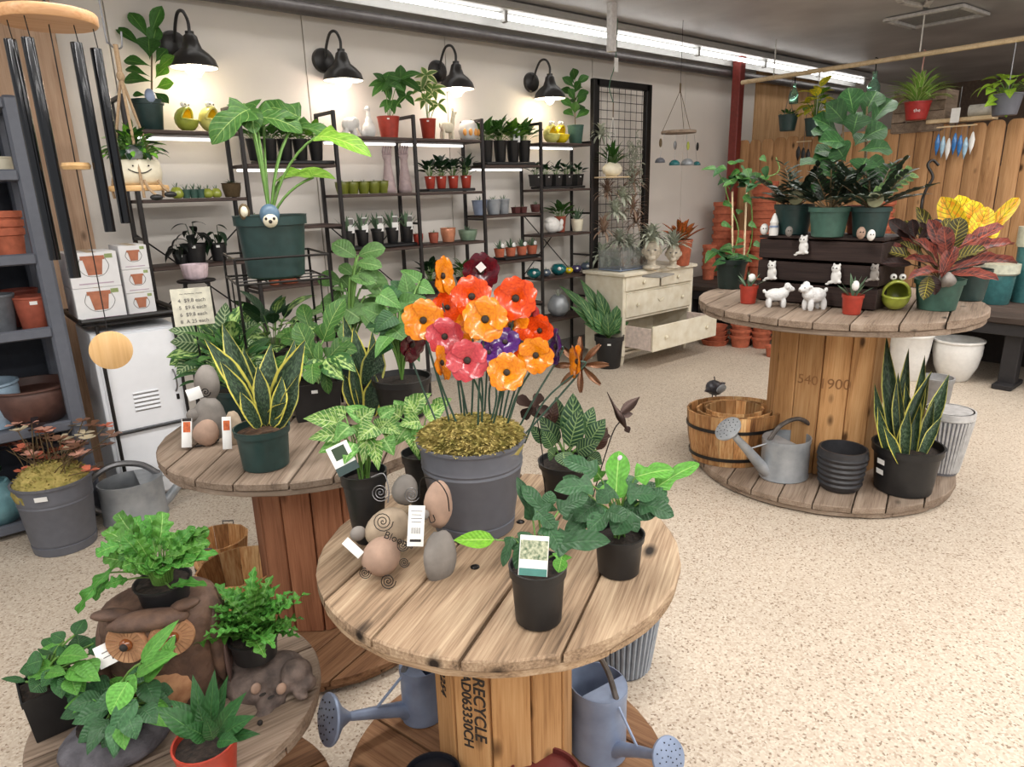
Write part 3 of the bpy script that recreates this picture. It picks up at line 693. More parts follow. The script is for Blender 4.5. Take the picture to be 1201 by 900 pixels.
def sqpot(t, a, b, h, m, tap=.82, soil=.88, rim=.06, name='pot'):
    g = G()
    def ring(k, z): return [(-a*k, -b*k, z), (a*k, -b*k, z), (a*k, b*k, z), (-a*k, b*k, z)]
    R_ = [ring(tap*.96, 0), ring(tap, h*.03), ring(.96, h*(1-rim*2)), ring(1, h*(1-rim*2)), ring(1.02, h), ring(.95, h), ring(.9, h*.8)]
    v = [p for r in R_ for p in r]; f = [(3, 2, 1, 0)]
    for j in range(len(R_)-1):
        for i in range(4): p = j*4+i; q = j*4+(i+1) % 4; f.append((p, q, q+4, p+4))
    mk(name, (v, f), m, t, 20)
    if soil: mk('soil', box(0, 0, h*soil-.004, a*1.86, b*1.86, .01), m_soil, t)
    return h*soil
def sticker(t, r, z, w=.012, h=.008, az=None, tilt=.1, m=None, name='price_sticker'):
    """small label on the side of a pot, facing az"""
    L = t.location; az = atan2(-L.y, -L.x) if az is None else az
    n = Vector((cos(az), sin(az), -tilt)).normalized(); x = Vector((-sin(az), cos(az), 0)); y = n.cross(x)
    B = Matrix((x, y, n)).transposed().to_4x4()
    o = mk(name, box(0, 0, 0, w, h, .0012), m or m_paper, t); o.matrix_basis = Matrix.Translation(Vector((cos(az), sin(az), 0))*r+Vector((0, 0, z))) @ B; return o
def tagcard(t, p, w, h, m=None, face=None, lean=.25, pic=None, name='plant_tag', stick=True, yaw=0, rolly=0):
    """upright care tag standing in the soil, facing the camera"""
    P = t.location+Vector(p); az = atan2(-P.y, -P.x)+yaw
    M = Matrix.Translation(p) @ Matrix.Rotation(az-pi/2, 4, 'Z') @ Matrix.Rotation(rolly, 4, 'Y') @ Matrix.Rotation(lean, 4, 'X')
    o = mk(name, prism([(-w/2, 0), (w/2, 0), (w/2, h*.93), (w/2-h*.05, h), (-w/2+h*.05, h), (-w/2, h*.93)], -.0007, .0007), m or m_paper, t)
    o.matrix_basis = M @ Matrix.Rotation(pi/2, 4, 'X')
    if pic:
        for (x0, y0, x1, y1, mm) in pic:
            q = mk('tag_print', box((x0+x1)/2*w, (y0+y1)/2*h, 0, (x1-x0)*w, (y1-y0)*h, .0022), mm, o)
    return o
def petioles(t, segs, m, r=.0025, name='stem', n=5):
    g = G()
    for s in segs:
        pts, rr = s if isinstance(s, tuple) and not isinstance(s[0], (float, int)) and isinstance(s[1], (float, list)) else (s, r)
        g.add(tube(pts, rr, n, caps=False))
    return stuff(mk(name, g, m, t, 180))
def foliage(t, z0, n, lms, L, R=.05, H=.1, W=1, seed=0, stem=m_stem, sr=.002, el=(.1, 1.0), objs=True, x0=0, y0=0, rbase=.01, droop=0, roll=.3, Lv=.25, name='leaf', up_inner=True, sag=.0):
    """leaves on petioles; outer ones lower and flatter, inner ones higher"""
    rnd = random.Random(seed); segs = []; B = {}
    for i in range(n):
        a = i*2.399+rnd.uniform(-.3, .3); q = ((i+.5)/n)**.6
        rr = R*q*rnd.uniform(.75, 1.1); hh = H*(1-.65*q*q)*rnd.uniform(.75, 1.12)
        p = Vector((x0+rr*cos(a), y0+rr*sin(a), z0+hh)); e = el[1]+(el[0]-el[1])*q+rnd.uniform(-.2, .2)
        d = Vector((cos(a)*cos(e), sin(a)*cos(e), sin(e))); lm = rnd.choice(lms) if isinstance(lms, list) else lms
        l = L*rnd.uniform(1-Lv, 1+Lv)
        if objs: leaf(t, p, d, l, lm, roll=rnd.uniform(-roll, roll), W=W, name=name)
        else: B.setdefault(id(lm), (lm, Bunch()))[1].add(p, d, l, lm, roll=rnd.uniform(-roll, roll), W=W)
        if sr: segs.append(arc((x0+rbase*cos(a), y0+rbase*sin(a), z0-.005), p+d*.003, sag, 5))
    if segs: petioles(t, segs, stem, sr)
    for lm, b in B.values(): b.build('foliage', lm[0].materials[0], t)
def rosette(t, z0, n, lm, L, W=1, seed=0, el=(.5, 1.4), objs=True, x0=0, y0=0, r0=.01, name='leaf', Lv=.2):
    rnd = random.Random(seed); b = Bunch()
    for i in range(n):
        a = i*2.399+rnd.uniform(-.2, .2); q = i/max(1, n-1); e = el[1]+(el[0]-el[1])*q+rnd.uniform(-.1, .1)
        d = Vector((cos(a)*cos(e), sin(a)*cos(e), sin(e))); p = Vector((x0+r0*q*cos(a), y0+r0*q*sin(a), z0)); l = L*rnd.uniform(1-Lv, 1+Lv*.5)
        if objs: leaf(t, p, d, l, lm, W=W, name=name)
        else: b.add(p, d, l, lm, W=W)
    if not objs: b.build('foliage', lm[0].materials[0], t)
# ---- hand-placed leaves: each has its own base and tip depth
class Hero:
    def __init__(s, t, foot, stem=m_stem, sr=.003):
        s.t = t; s.o = Vector(t.location); s.D = depth(s.o+Vector((0, 0, .15))); s.foot = Vector(foot); s.segs = []; s.stem = stem; s.sr = sr
    def pt(s, x, y, d=0): return FD(x, y, s.D+d)-s.o
    def leaf(s, lm, x1, y1, x2, y2, w, d1=0, d2=0, face=.5, roll=0, stem=True, sag=.0, name='leaf', wmesh=1., foot=None, sr=None):
        """w: blade width in pixels"""
        p = s.pt(x1, y1, d1); q = s.pt(x2, y2, d2); d = q-p; L = d.length*1.03
        toc = (Vector((0, 0, HC))-(s.o+p)).normalized(); up = Vector((0, 0, 1))*(1-face)+toc*face
        w_ = w*mpp(s.o+p)/(2*max(abs(v[1]) for v in lm[1]))
        o = leaf(s.t, p, d, L, lm, roll=roll, up=up, W=w_/L, name=name)
        if stem: s.segs.append((arc(foot or s.foot, p, sag, 7), [sr or s.sr]*8))
        return o
    def fill(s, n, cx, cy, rx, ry, lms, L, w, seed=0, sag=.25, dd=.08, face=.55, stem=True, up=0):
        rnd = random.Random(seed)
        for i in range(n):
            a = rnd.uniform(0, 2*pi); q = sqrt(rnd.uniform(.05, 1)); x = cx+rx*q*cos(a)*.7; y = cy+ry*q*sin(a)*.7; l = L*rnd.uniform(.75, 1.15); dz = -dd*sin(a)*q
            s.leaf(rnd.choice(lms), x, y, x+l*cos(a), y+l*.65*sin(a)+l*sag-up*l*(1-q), w*rnd.uniform(.8, 1.15), dz, dz*1.7, face=face*rnd.uniform(.6, 1.2), roll=rnd.uniform(-.4, .4), stem=stem)
    def done(s):
        if s.segs: petioles(s.t, s.segs, s.stem)
def LM(kind, m, **k):
    k.setdefault('W', 1.0); dr = k.get('droop', .5); k.setdefault('lift', dr/2); return leafmesh(kind, m, **k)
def zat(loc, py):
    """height above loc's foot point that shows at pixel row py"""
    lo, hi = -1.0, 4.0
    for _ in range(40):
        m = (lo+hi)/2; v = Vector((loc[0], loc[1], m-HC)); y = 450-FPX*v.dot(_U)/v.dot(_fw)
        if y > py: lo = m
        else: hi = m
    return lo
def spiral(c, r, turns, x, y, wr, n=40):
    return tube([Vector(c)+Vector(x)*(r*(k/n)*cos(2*pi*turns*k/n))+Vector(y)*(r*(k/n)*sin(2*pi*turns*k/n)) for k in range(n+1)], wr, 5)
# ================================================================ THINGS ON THE WALL SHELVES
def shelfpt(px, lv, Y=SY): z = LV[lv]+.0005; return Vector((Xat(px, Y, z), Y, z))
lm_small = LM('ovate', L_green, W=.5, nseg=5, nw=1); lm_smalld = LM('ovate', L_dark, W=.5, nseg=5, nw=1); lm_smallb = LM('ovate', L_bright, W=.5, nseg=5, nw=1)
lm_strap = LM('strap', L_silver, W=.12, nseg=6, nw=1, droop=.5); lm_aloe = LM('snake', L_redsucc, W=.16, nseg=5, nw=1, droop=.2); lm_snk = LM('snake', L_snake, W=.2, nseg=6, nw=1, droop=.2)
# -- top of the left unit
p = shelfpt(178, 'a'); k = mpp(p)
t = thing('potted_rubber_plant', 'tall broad-leaved plant in green pot on the top shelf under the leftmost lamp', 'plant', p)
zs = pot(t, 17.5*k, 34*k, m_green_pot, 'nursery', rb=13*k)
lmf = LM('fiddle', L_green, W=.62, droop=.5, fold=.2); lmfb = LM('fiddle', L_bright, W=.62, droop=.5, fold=.2)
H = Hero(t, (0, 0, zs), m_stembrown, .004)
H.D = depth(p)
tr = [(0, 0, zs)]+[H.pt(178, y, 0) for y in (105, 80, 55, 32)]
mk('trunk', tube(tr, [.007, .006, .005, .004, .003], 6), m_stembrown, t)
for a in ((178, 50, 152, 16, 17, 0, 0), (176, 46, 190, 8, 16, 0, 0), (170, 58, 136, 34, 13, .02, 0), (176, 70, 174, 44, 26, -.03, 0), (178, 78, 146, 72, 15, 0, 0), (176, 90, 148, 82, 12, 0, .02), (180, 96, 146, 96, 17, -.03, 0), (182, 92, 196, 78, 16, 0, .03), (184, 84, 205, 66, 14, 0, -.02), (182, 104, 204, 98, 16, 0, 0), (180, 108, 198, 122, 12, -.02, -.03), (178, 60, 184, 30, 18, .02, 0), (172, 112, 156, 112, 8, 0, 0), (182, 74, 196, 58, 14, .04, .06)):
    lm_ = lmfb if a[0] == 182 and a[1] > 90 or a[2] == 205 else lmf
    H.leaf(lm_, *a[:5], d1=a[5], d2=a[6], face=.6, stem=False)
H.done(); sticker(t, 17*k, 31*k, .03, .012)
o = mk('leaf_ornament', ell((0, 0, 0), .028, .012, .04), m_galvblue, t); o.location = (0, -16*k, zs+.035)
# -- open-mouthed frog planters
def frog(t, s, mo, mi, eyes=True, az=0):
    """round body with a wide open mouth: two shells hinged at the back"""
    n = 20; vo = []; f = []; m = 11
    def shell(a0, a1, name, mat, mat2):
        for rad, mm, nm in ((1, mat, name), (.84, mat2, 'mouth_lining')):
            v = []; f = []
            for j in range(m+1):
                a = a0+(a1-a0)*j/m
                for i in range(n+1):
                    b = -pi/2+pi*i/n
                    v.append((s*rad*cos(b)*cos(a), s*rad*.85*sin(b), s*rad*cos(b)*sin(a)+s))
            for j in range(m):
                for i in range(n): q = j*(n+1)+i; f.append((q, q+1, q+n+2, q+n+1))
            o = mk(nm, (v, f), mm, t, 180); o.rotation_euler = (0, 0, az)
    shell(radians(72), radians(352), 'body', mo, mi)
    g = G()
    for a in (radians(72), radians(352)):
        pts = [(s*.92*cos(b)*cos(a), s*.92*.85*sin(b), s*.92*cos(b)*sin(a)+s) for b in [-pi/2+pi*i/18 for i in range(19)]]
        g.add(tube(pts, s*.1, 8))
    o = mk('lip', g, mo, t, 180); o.rotation_euler = (0, 0, az)
    c, s_ = cos(az), sin(az)
    for q in (-1, 1):
        x, y = s*.02, q*s*.26
        e = mk('eye', ell((x*c-y*s_, x*s_+y*c, s*2.15), s*.21, s*.21, s*.21), m_eye, t)
        x2 = x+s*.17; mk('pupil', ell((x2*c-y*s_, x2*s_+y*c, s*2.15), s*.08), m_ink, e)
frogs = 'frog shaped planters'
for px_, rp, mo, lab in ((221, 14, m_lime, 'left of two open-mouthed ceramic planters on the top shelf, green with yellow mouth'), (250, 14.5, plain('pale_yellow_glaze', srgb(226, 222, 130), .25), 'right of two open-mouthed ceramic planters on the top shelf, pale yellow')):
    p = shelfpt(px_, 'a'); k = mpp(p); t = thing('frog_planter', lab, 'planter', p); frog(t, rp*k, mo, m_orange_in, az=radians(-48))
# -- row on the second board, left unit
def small_pot(px_, lv, label, rt, h, m, plant=None, kind='nursery', cat='plant', name='potted_plant', Y=SY, group=None, stick=False, lab=None, seed=None, **kw):
    p = shelfpt(px_, lv, Y); k = mpp(p); t = thing(name, label, cat, p, group=group)
    z = pot(t, rt*k, h*k, m, kind, n=16, **kw); sd = seed if seed is not None else int(px_*7)
    if plant: plant(t, z, k, sd)
    if stick: sticker(t, rt*k*.98, h*k*.86, .016, .01)
    return t
def pl_bush(lm=None, n=16, R=9, H=14, L=11, W=1, **kw):
    def f(t, z, k, sd): foliage(t, z, int(n*1.4), lm or lm_small, L*k*1.15, R*k, H*k, W=W, seed=sd, objs=False, sr=.0015, **kw)
    return f
def pl_ros(lm=None, n=12, L=14, el=(.4, 1.4), W=1, r0=2):
    def f(t, z, k, sd): rosette(t, z, n, lm or lm_aloe, L*k, W=W, seed=sd, el=el, objs=False, r0=r0*k)
    return f
def pear(px_, lv, label, r, m, group=None):
    p = shelfpt(px_, lv); k = mpp(p); t = thing('pear_planter', label, 'planter', p, group=group); r *= k
    mk('body', lathe([(r*.5, 0), (r*.9, r*.3), (r, r*.75), (r*.85, r*1.3), (r*.55, r*1.7), (r*.42, r*1.75), (r*.36, r*1.6)], 16), m, t, 180)
    rosette(t, r*1.6, 7, lm_aloe, r*1.0, seed=int(px_), objs=False, el=(.6, 1.4))
pear(208.5, 'b', 'squat green pear planter at the left end of the second shelf', 7.5, m_lime)
for q, (x, m) in enumerate(((219, MATS['faded_green_plastic']), (228, MATS['faded_green_plastic']), (236, MATS['faded_green_plastic']))):
    small_pot(x, 'b', ('left', 'middle', 'right')[q]+' one of three tiny grey-green cactus pots between the pear planters', 5, 10, m, pl_ros(n=9, L=9), group='tiny grey-green cactus pots', cat='planter')
for x, lab in ((244.5, 'left one of two lime green pear planters on the second shelf'), (254.5, 'right one of two lime green pear planters on the second shelf')): pear(x, 'b', lab, 6, m_lime)
small_pot(273, 'b', 'rough brown bark pot at the right end of the second shelf under the yellow frogs', 10.5, 16, plain('bark_brown', srgb(86, 70, 46), .9, bump=.6, scale=60), pl_bush(lm_smalld, 8, 6, 3, 5), kind='bowl', cat='planter')
# -- black pots with dark aroids, third board
for x, rp, hp, lab, n, R, H_ in ((213, 8, 11, 'low black pot with dark leaves, leftmost on the third shelf of the left unit', 8, 9, 16), (230, 14, 22, 'wide square-looking black pot with arching near-black leaves on the third shelf', 12, 18, 24), (258, 10, 20, 'black pot with a single arching green leaf at the right of the third shelf', 5, 8, 22)):
    p = shelfpt(x, 'c'); k = mpp(p); t = thing('potted_dark_aroid', lab, 'plant', p); z = pot(t, rp*k, hp*k, m_black, 'nursery', n=16)
    foliage(t, z, n, LM('arrow', L_black if x < 250 else L_dark, W=.6, droop=1.1, lift=.1), 17*k, R*k, H_*k, seed=int(x), el=(-.9, .2), stem=m_stemdark, sr=.0025, sag=.02); sticker(t, rp*k, hp*k*.85, .02, .014)
# -- behind the big green pot: nursery tray with pots
p = shelfpt(345, 'A'); k = mpp(p)
tr = thing('nursery_tray', 'black nursery tray on the shelf behind the big green pot plant', 'tray', p); mk('tray', box(0, 0, .012, 92*k*.98, .17, .022, b=.004), m_black, tr); 
LV['At'] = LV['A']+.0235
for x, n_ in ((300, 'first black pot from the left'), (318, 'second black pot from the left'), (336, 'third black pot from the left'), (354, 'fourth black pot from the left'), (372, 'fifth black pot from the left')):
    small_pot(x, 'At', n_+' in the tray behind the large leaves', 8.6, 24, m_black, pl_bush(lm_small if x < 340 else lm_smallb, 18, 12, 14, 13), kind='plain')
# bay behind the big pot, lower boards
small_pot(322, 'C', 'small terracotta pot with a spiky cactus behind the wire plant stand', 7, 9, m_terra, pl_ros(n=12, L=9), kind='terra', cat='planter')
small_pot(340, 'C', 'shallow terracotta dish behind the wire plant stand', 12, 6, m_terra, None, kind='bowl', cat='planter', name='clay_dish')
small_pot(299, 'B', 'small tan clay figure pot left of the big green pot', 7, 15, m_stone, pl_ros(n=6, L=6), kind='bowl', cat='planter')
# ---- figurines
def blobs(t, name, parts, m, k, smooth=180):
    g = G()
    for (x, y, z, a, b, c) in parts: g.add(ell((x*k, y*k, z*k), a*k, b*k, c*k, 12, 8))
    o = mk(name, g, m, t, smooth); return o
def remesh(o, vox):
    md = o.modifiers.new('merge', 'REMESH'); md.mode = 'VOXEL'; md.voxel_size = vox; md.use_smooth_shade = True
    s = o.modifiers.new('smooth', 'SMOOTH'); s.iterations = 3; s.factor = .5
    dg = bpy.context.evaluated_depsgraph_get(); me = bpy.data.meshes.new_from_object(o.evaluated_get(dg)); mm = o.data.materials[0]
    o.modifiers.clear(); o.data = me; me.materials.clear(); me.materials.append(mm); me.shade_smooth(); return o
p = shelfpt(411, 'a'); k = mpp(p)
t = thing('elephant_figurine', 'white ceramic elephant figurine on the top shelf', 'figurine', p)
remesh(blobs(t, 'body', [(0, 0, 14, 10, 6, 8), (7, 0, 17, 6, 5, 6), (-6, 3, 4, 2.8, 2.8, 5.5), (-6, -3, 4, 2.8, 2.8, 5.5), (5, 3, 4, 2.8, 2.8, 5.5), (5, -3, 4, 2.8, 2.8, 5.5), (12, 0, 13, 1.8, 1.8, 5), (13, 0, 9, 1.6, 1.6, 4), (5, -5, 17, 3, 1.2, 5), (5, 5, 17, 3, 1.2, 5)], m_white, k), .004)
p = shelfpt(434, 'a'); k = mpp(p)
t = thing('bird_figurine', 'white ceramic long-necked goose figurine beside the elephant', 'figurine', p)
remesh(blobs(t, 'body', [(0, 0, 9, 9, 6, 9), (0, 0, 17, 4.5, 4, 7), (0, 0, 25, 2.6, 2.6, 7), (-.5, 0, 32, 3, 3, 3.2), (-4, 0, 31, 3, 1.2, 1), (-8, 0, 5, 4, 3, 4)], m_white, k), .004)
t = small_pot(457, 'a', 'red pot with an umbrella plant on the top shelf right of the goose figurine', 13, 24, m_terra_red, None, kind='plain', stick=True, name='potted_umbrella_plant')
H = Hero(t, (0, 0, .05), m_stem, .003); H.D = depth(t.location)
lmo = LM('ovate', L_green, W=.42, droop=.6)
def whorl(H, lm, cx, cy, n, L, w, seed, a0=0, a1=2*pi):
    rnd = random.Random(seed); p = H.pt(cx, cy, 0); H.segs.append((arc(H.foot, p, 0), [H.sr]*7))
    for i in range(n):
        a = a0+(a1-a0)*(i+.5)/n; H.leaf(lm, cx, cy, cx+L*cos(a)*rnd.uniform(.8, 1.1), cy-L*.8*sin(a)*rnd.uniform(.8, 1.1)+L*.25, w, 0, rnd.uniform(-.05, .04), face=.5, stem=False)
whorl(H, lmo, 452, 96, 7, 24, 11, 1); whorl(H, lmo, 470, 92, 6, 26, 13, 2); whorl(H, lmo, 458, 118, 4, 16, 9, 3, -pi, 0); whorl(H, lmo, 476, 112, 4, 16, 8, 4); H.done()
t = small_pot(503, 'a', 'red pot with a variegated plant under the third lamp', 9.5, 23, m_terra_red, None, kind='plain', stick=True, name='potted_variegated_plant')
H = Hero(t, (0, 0, .05), m_stem, .003); H.D = depth(t.location); lmv = LM('ovate', L_ratt, W=.42, droop=.6)
for a in ((500, 88, 5, 17, 8, 5), (508, 104, 7, 16, 8, 6), (498, 116, 5, 15, 7, 7), (514, 122, 4, 15, 7, 8), (496, 100, 4, 16, 8, 9)): whorl(H, lmv, *a)
H.done()
p = shelfpt(527, 'a'); k = mpp(p)
t = thing('llama_figurine', 'pale ceramic llama figurine under the third lamp', 'figurine', p)
remesh(blobs(t, 'body', [(-2, 0, 14, 10, 5, 6), (-9, 2.4, 5, 2, 2, 6.5), (-9, -2.4, 5, 2, 2, 6.5), (4, 2.4, 5, 2, 2, 6.5), (4, -2.4, 5, 2, 2, 6.5), (6, 0, 20, 3, 2.8, 7), (7.5, 0, 28, 2.6, 2.4, 5), (9.5, 0, 31, 3.4, 1.9, 2), (6.5, 1.4, 34, .9, .7, 2), (6.5, -1.4, 34, .9, .7, 2), (-12, 0, 16, 1.6, 1.4, 3)], m_cream, k), .0035)
p = shelfpt(550, 'a'); k = mpp(p)
t = thing('round_lantern', 'round white cut-out lantern glowing orange inside, right of the llama', 'lantern', p)
mk('body', lathe([(6*k, 0), (10*k, 4*k), (12*k, 11*k), (10*k, 18*k), (7*k, 22*k), (6*k, 22*k)], 18), m_white, t, 180)
for a in (-2.6, -2.0, -1.4, -.9): mk('opening', ell((11.2*k*cos(a), 11.2*k*sin(a), 9*k), 2.4*k, 2.4*k, 4*k), plain('amber_inside', srgb(250, 176, 92), .4), t)
# second board, bays 3 and 4
for i, (x, rp, lab) in enumerate(((402, 8, 'leftmost'), (414, 7.5, 'second'), (427, 7, 'third'), (439, 7.5, 'fourth'), (450, 7, 'fifth'))):
    small_pot(x, 'b', lab+' olive green cactus pot from the left on the board left of the vases', rp, 14, m_limedark, pl_ros(n=7, L=5), kind='bowl', cat='planter')
for x, lab in ((457, 'left one of two tall pinkish finger-shaped vases on the second shelf'), (476, 'right one of two tall pinkish finger-shaped vases on the second shelf')):
    p = shelfpt(x, 'b'); k = mpp(p); t = thing('tall_vase', lab, 'vase', p); m_v = plain('mauve_ceramic', srgb(178, 158, 158), .5)
    mk('body', lathe([(7.5*k, 0), (8*k, 4*k), (6.5*k, 16*k), (4.5*k, 30*k), (4*k, 36*k), (6*k, 42*k), (3*k, 43*k)], 16), m_v, t, 180)
    for j in range(4): mk('finger', tube([((j-1.5)*2.6*k, 0, 38*k), ((j-1.5)*3.4*k, 0, 46*k), ((j-1.5)*3.2*k, -2*k, 52*k)], [1.5*k, 1.4*k, .9*k], 6), m_v, t, 180)
p = shelfpt(524, 'b'); k = mpp(p)
tr = thing('nursery_tray', 'black tray under the row of red pots on the second shelf', 'tray', p); mk('tray', box(0, 0, .012, 66*k, .17, .022, b=.004), m_black, tr); LV['bt'] = LV['b']+.0235
for x, lab in ((505, 'leftmost red pot of the leafy row in the tray'), (518, 'second red pot of the leafy row in the tray'), (532, 'third red pot of the leafy row in the tray'), (547, 'rightmost red pot of the leafy row in the tray')):
    small_pot(x, 'bt', lab, 6.4, 14, m_terra_red, pl_bush(lm_smalld, 14, 8, 17, 11), kind='plain', stick=True)
# third board, aloes with white tags
p = shelfpt(444, 'c'); k = mpp(p)
tr = thing('nursery_tray', 'black tray under the row of tagged aloes on the third shelf', 'tray', p); mk('tray', box(0, 0, .012, 92*k, .17, .022, b=.004), m_black, tr); LV['ct'] = LV['c']+.0235
for i, (x, lab) in enumerate(((410, 'leftmost'), (426, 'second'), (444, 'third'), (461, 'fourth'), (478, 'rightmost'))):
    t = small_pot(x, 'ct', lab+' black pot of the tagged spiky aloe row on the third shelf', 8, 18, m_black, pl_ros(n=14, L=22, el=(.7, 1.5)), kind='nursery')
    tagcard(t, (0, -7.5*k, 15*k), 7*k, 17*k, pic=[(-.42, .55, .42, .92, m_inkgrey)])
for x, m, lab, r in ((491, m_terra_red, 'small reddish pot with succulents right of the aloe row', 6), (509, m_brick, 'brown clay face pot on the third shelf', 6)):
    small_pot(x, 'c', lab, r, 12, m, pl_ros(n=8, L=6), kind='bowl', cat='planter')
small_pot(526, 'c', 'shiny round copper face planter on the third shelf', 9, 16, plain('copper_glaze', srgb(206, 140, 108), .25, metal=.3), pl_ros(n=6, L=5), kind='bowl', cat='planter')
small_pot(549, 'c', 'low grey-green succulent bowl right of the copper planter', 11, 12, plain('sage_glaze', srgb(118, 140, 118), .4), pl_ros(n=18, L=8, el=(.1, 1.3)), kind='bowl', cat='planter')
small_pot(505, 'd', 'leafy green potted plant on the lower shelf behind the flowers', 12, 14, m_black, pl_bush(lm_smalld, 24, 13, 20, 12), kind='nursery')
small_pot(545, 'd', 'dark leafy potted plant on the lower shelf behind the flowers, right one', 10, 12, m_black, pl_bush(lm_small, 20, 14, 16, 12), kind='nursery')
# bay 5
p = shelfpt(592, 'A'); k = mpp(p)
tr = thing('nursery_tray', 'black tray of leafy pots on the high shelf left of the yellow figurines', 'tray', p); mk('tray', box(0, 0, .012, 74*k, .19, .022, b=.004), m_black, tr)
for x, lab in ((571, 'leftmost'), (587, 'second'), (602, 'third'), (615, 'rightmost')):
    t = small_pot(x, 'At', lab+' tall black pot of the leafy row on the high shelf', 7.8, 24, m_black, pl_bush(lm_small if x % 2 else lm_smallb, 20, 11, 17, 14), kind='plain')
    if x == 602: tagcard(t, (0, -7*k, 22*k), 8*k, 16*k, pic=[(-.2, .3, .2, .7, m_stemdark)])
for i, (x, m, w, lab) in enumerate(((563, m_galvblue, 9, 'dark grey bag-shaped planter'), (579, m_galv, 9, 'pale grey bag-shaped planter'), (591, m_galv, 7, 'rightmost silver bag-shaped planter'))):
    small_pot(x, 'B', lab+' on the middle board behind the flowers', w, 17, m, pl_ros(n=9, L=8), kind='cup', cat='planter')
for i, (x, lab) in enumerate(((605, 'left one of two small dark red cube pots'), (613, 'right one of two small dark red cube pots'))):
    p = shelfpt(x, 'B'); k = mpp(p); t = thing('cube_pot', lab, 'planter', p); sqpot(t, 4*k, 4*k, 7*k, plain('oxblood', srgb(86, 40, 38), .5)); rosette(t, 6*k, 5, lm_aloe, 4*k, objs=False)
p = shelfpt(607, 'C'); k = mpp(p)
tr = thing('nursery_tray', 'dark tray of little terracotta pots on the lower board above the orange flowers', 'tray', p); mk('tray', box(0, 0, .012, 55*k, .17, .022, b=.004), m_black, tr); LV['Ct'] = LV['C']+.0235
for i, (x, lab) in enumerate(((586, 'leftmost'), (599, 'second'), (612, 'third'), (624, 'rightmost'))):
    t = small_pot(x, 'Ct', lab+' little terracotta pot of the tagged succulent row', 6.5, 10, m_terra, pl_ros(n=12, L=12, el=(.5, 1.5)), kind='plain')
    mk('round_tag', ell((0, -6*k, 13*k), 2.6*k, 1*k, 2.6*k), m_paper, t)
# bay 6
for x, m, lab in ((647, plain('pale_yellow_glaze', srgb(226, 222, 130), .25), 'left yellow-white open-mouthed planter under the rightmost lamp'), (658, m_yellow, 'bright yellow open-mouthed planter under the rightmost lamp')):
    p = shelfpt(x, 'a'); k = mpp(p); t = thing('frog_planter', lab, 'planter', p); frog(t, 10.5*k, m, m_orange_in, az=radians(-70))
t = small_pot(675, 'a', 'grey-green pot with an upright fiddle-leaf plant at the right end of the top shelf', 9.5, 21, m_green_pot2, None, kind='plain', name='potted_fiddle_leaf_plant')
H = Hero(t, (0, 0, .05), m_stembrown, .003); H.D = depth(t.location)
mk('trunk', tube([(0, 0, .08)]+[H.pt(674, y) for y in (120, 98)], .004, 5), m_stembrown, t)
rnd = random.Random(5)
for i in range(16):
    y = 140-i*3.0; a = i*2.4; H.leaf(lmf, 674, y, 674+17*cos(a), y-10+5*sin(a), 12, 0, .08*sin(a), face=.5, stem=False)
p = shelfpt(655, 'b'); k = mpp(p)
tr = thing('nursery_tray', 'black tray of small square pots on the second shelf of the right bay', 'tray', p); mk('tray', box(0, 0, .012, 68*k, .17, .022, b=.004), m_black, tr)
for i, x in enumerate((628, 640, 652, 664, 677)):
    p = shelfpt(x, 'bt'); t = thing('potted_plant', ['leftmost', 'second', 'third', 'fourth', 'rightmost'][i]+' small square black pot of the row in the right bay', 'plant', p); sqpot(t, 5.6*k, 5.6*k, 13*k, m_black)
    foliage(t, 12*k, 14, lm_smalld, 9*k, 7*k, 10*k, seed=i, objs=False, sr=.0015); sticker(t, 5.7*k, 10*k, .016, .01, az=-pi/2)
small_pot(628, 'B', 'small reddish cactus bowl at the right end of the middle board', 6, 9, plain('oxblood', srgb(86, 40, 38), .5), pl_ros(n=12, L=6), kind='bowl', cat='planter')
p = shelfpt(648, 'c'); k = mpp(p)
t = thing('whale_planter', 'big white whale-shaped ceramic planter on the third shelf of the right bay', 'planter', p)
remesh(blobs(t, 'body', [(0, 0, 9, 11, 8, 9), (9, 0, 6, 8, 4, 5), (15, 0, 12, 3, 2, 4), (-2, 0, 14, 9, 7, 5)], m_white, k), .005)
small_pot(657, 'c', 'dark red pot with a leafy plant behind the whale planter', 7, 18, m_brick, pl_bush(lm_small, 16, 10, 12, 11), kind='plain', Y=SY+.06)
t = small_pot(677, 'c', 'white owl-shaped pot with spiky leaves at the right of the third shelf', 7, 14, m_cream, pl_ros(n=12, L=16), kind='bowl', cat='planter')
for i, (x, m, r, lab) in enumerate(((626, plain('teal_glaze', srgb(22, 104, 108), .2, coat=.6), 8, 'teal round fish planter'), (640, plain('slate_glaze', srgb(84, 96, 110), .3), 6, 'slate grey round planter'), (655, MATS['teal_glaze'], 9, 'teal and white round planter'), (667, m_yellow, 5, 'small yellow round planter'), (676, plain('violet_glaze', srgb(70, 62, 96), .25), 6, 'violet glazed round planter'), (688, MATS['slate_glaze'], 7, 'blue-grey glazed planter at the right end'))):
    p = shelfpt(x, 'd'); k = mpp(p); t = thing('glazed_planter', lab+' on the fourth shelf of the right bay', 'planter', p)
    mk('body', lathe([(r*.5*k, 0), (r*k, r*.5*k), (r*1.05*k, r*.9*k), (r*.7*k, r*1.35*k), (r*.6*k, r*1.3*k), (r*.55*k, r*.9*k)], 16), m, t, 180)
    rosette(t, r*1.1*k, 7, lm_aloe, 5*k, objs=False, seed=i); mk('eye', ell((-r*.6*k, -r*.8*k, r*.9*k), r*.24*k), m_eye, t)
p = shelfpt(655, 'e'); k = mpp(p); t = thing('silver_planter', 'silver mottled round planter on the lowest shelf of the right bay', 'planter', p)
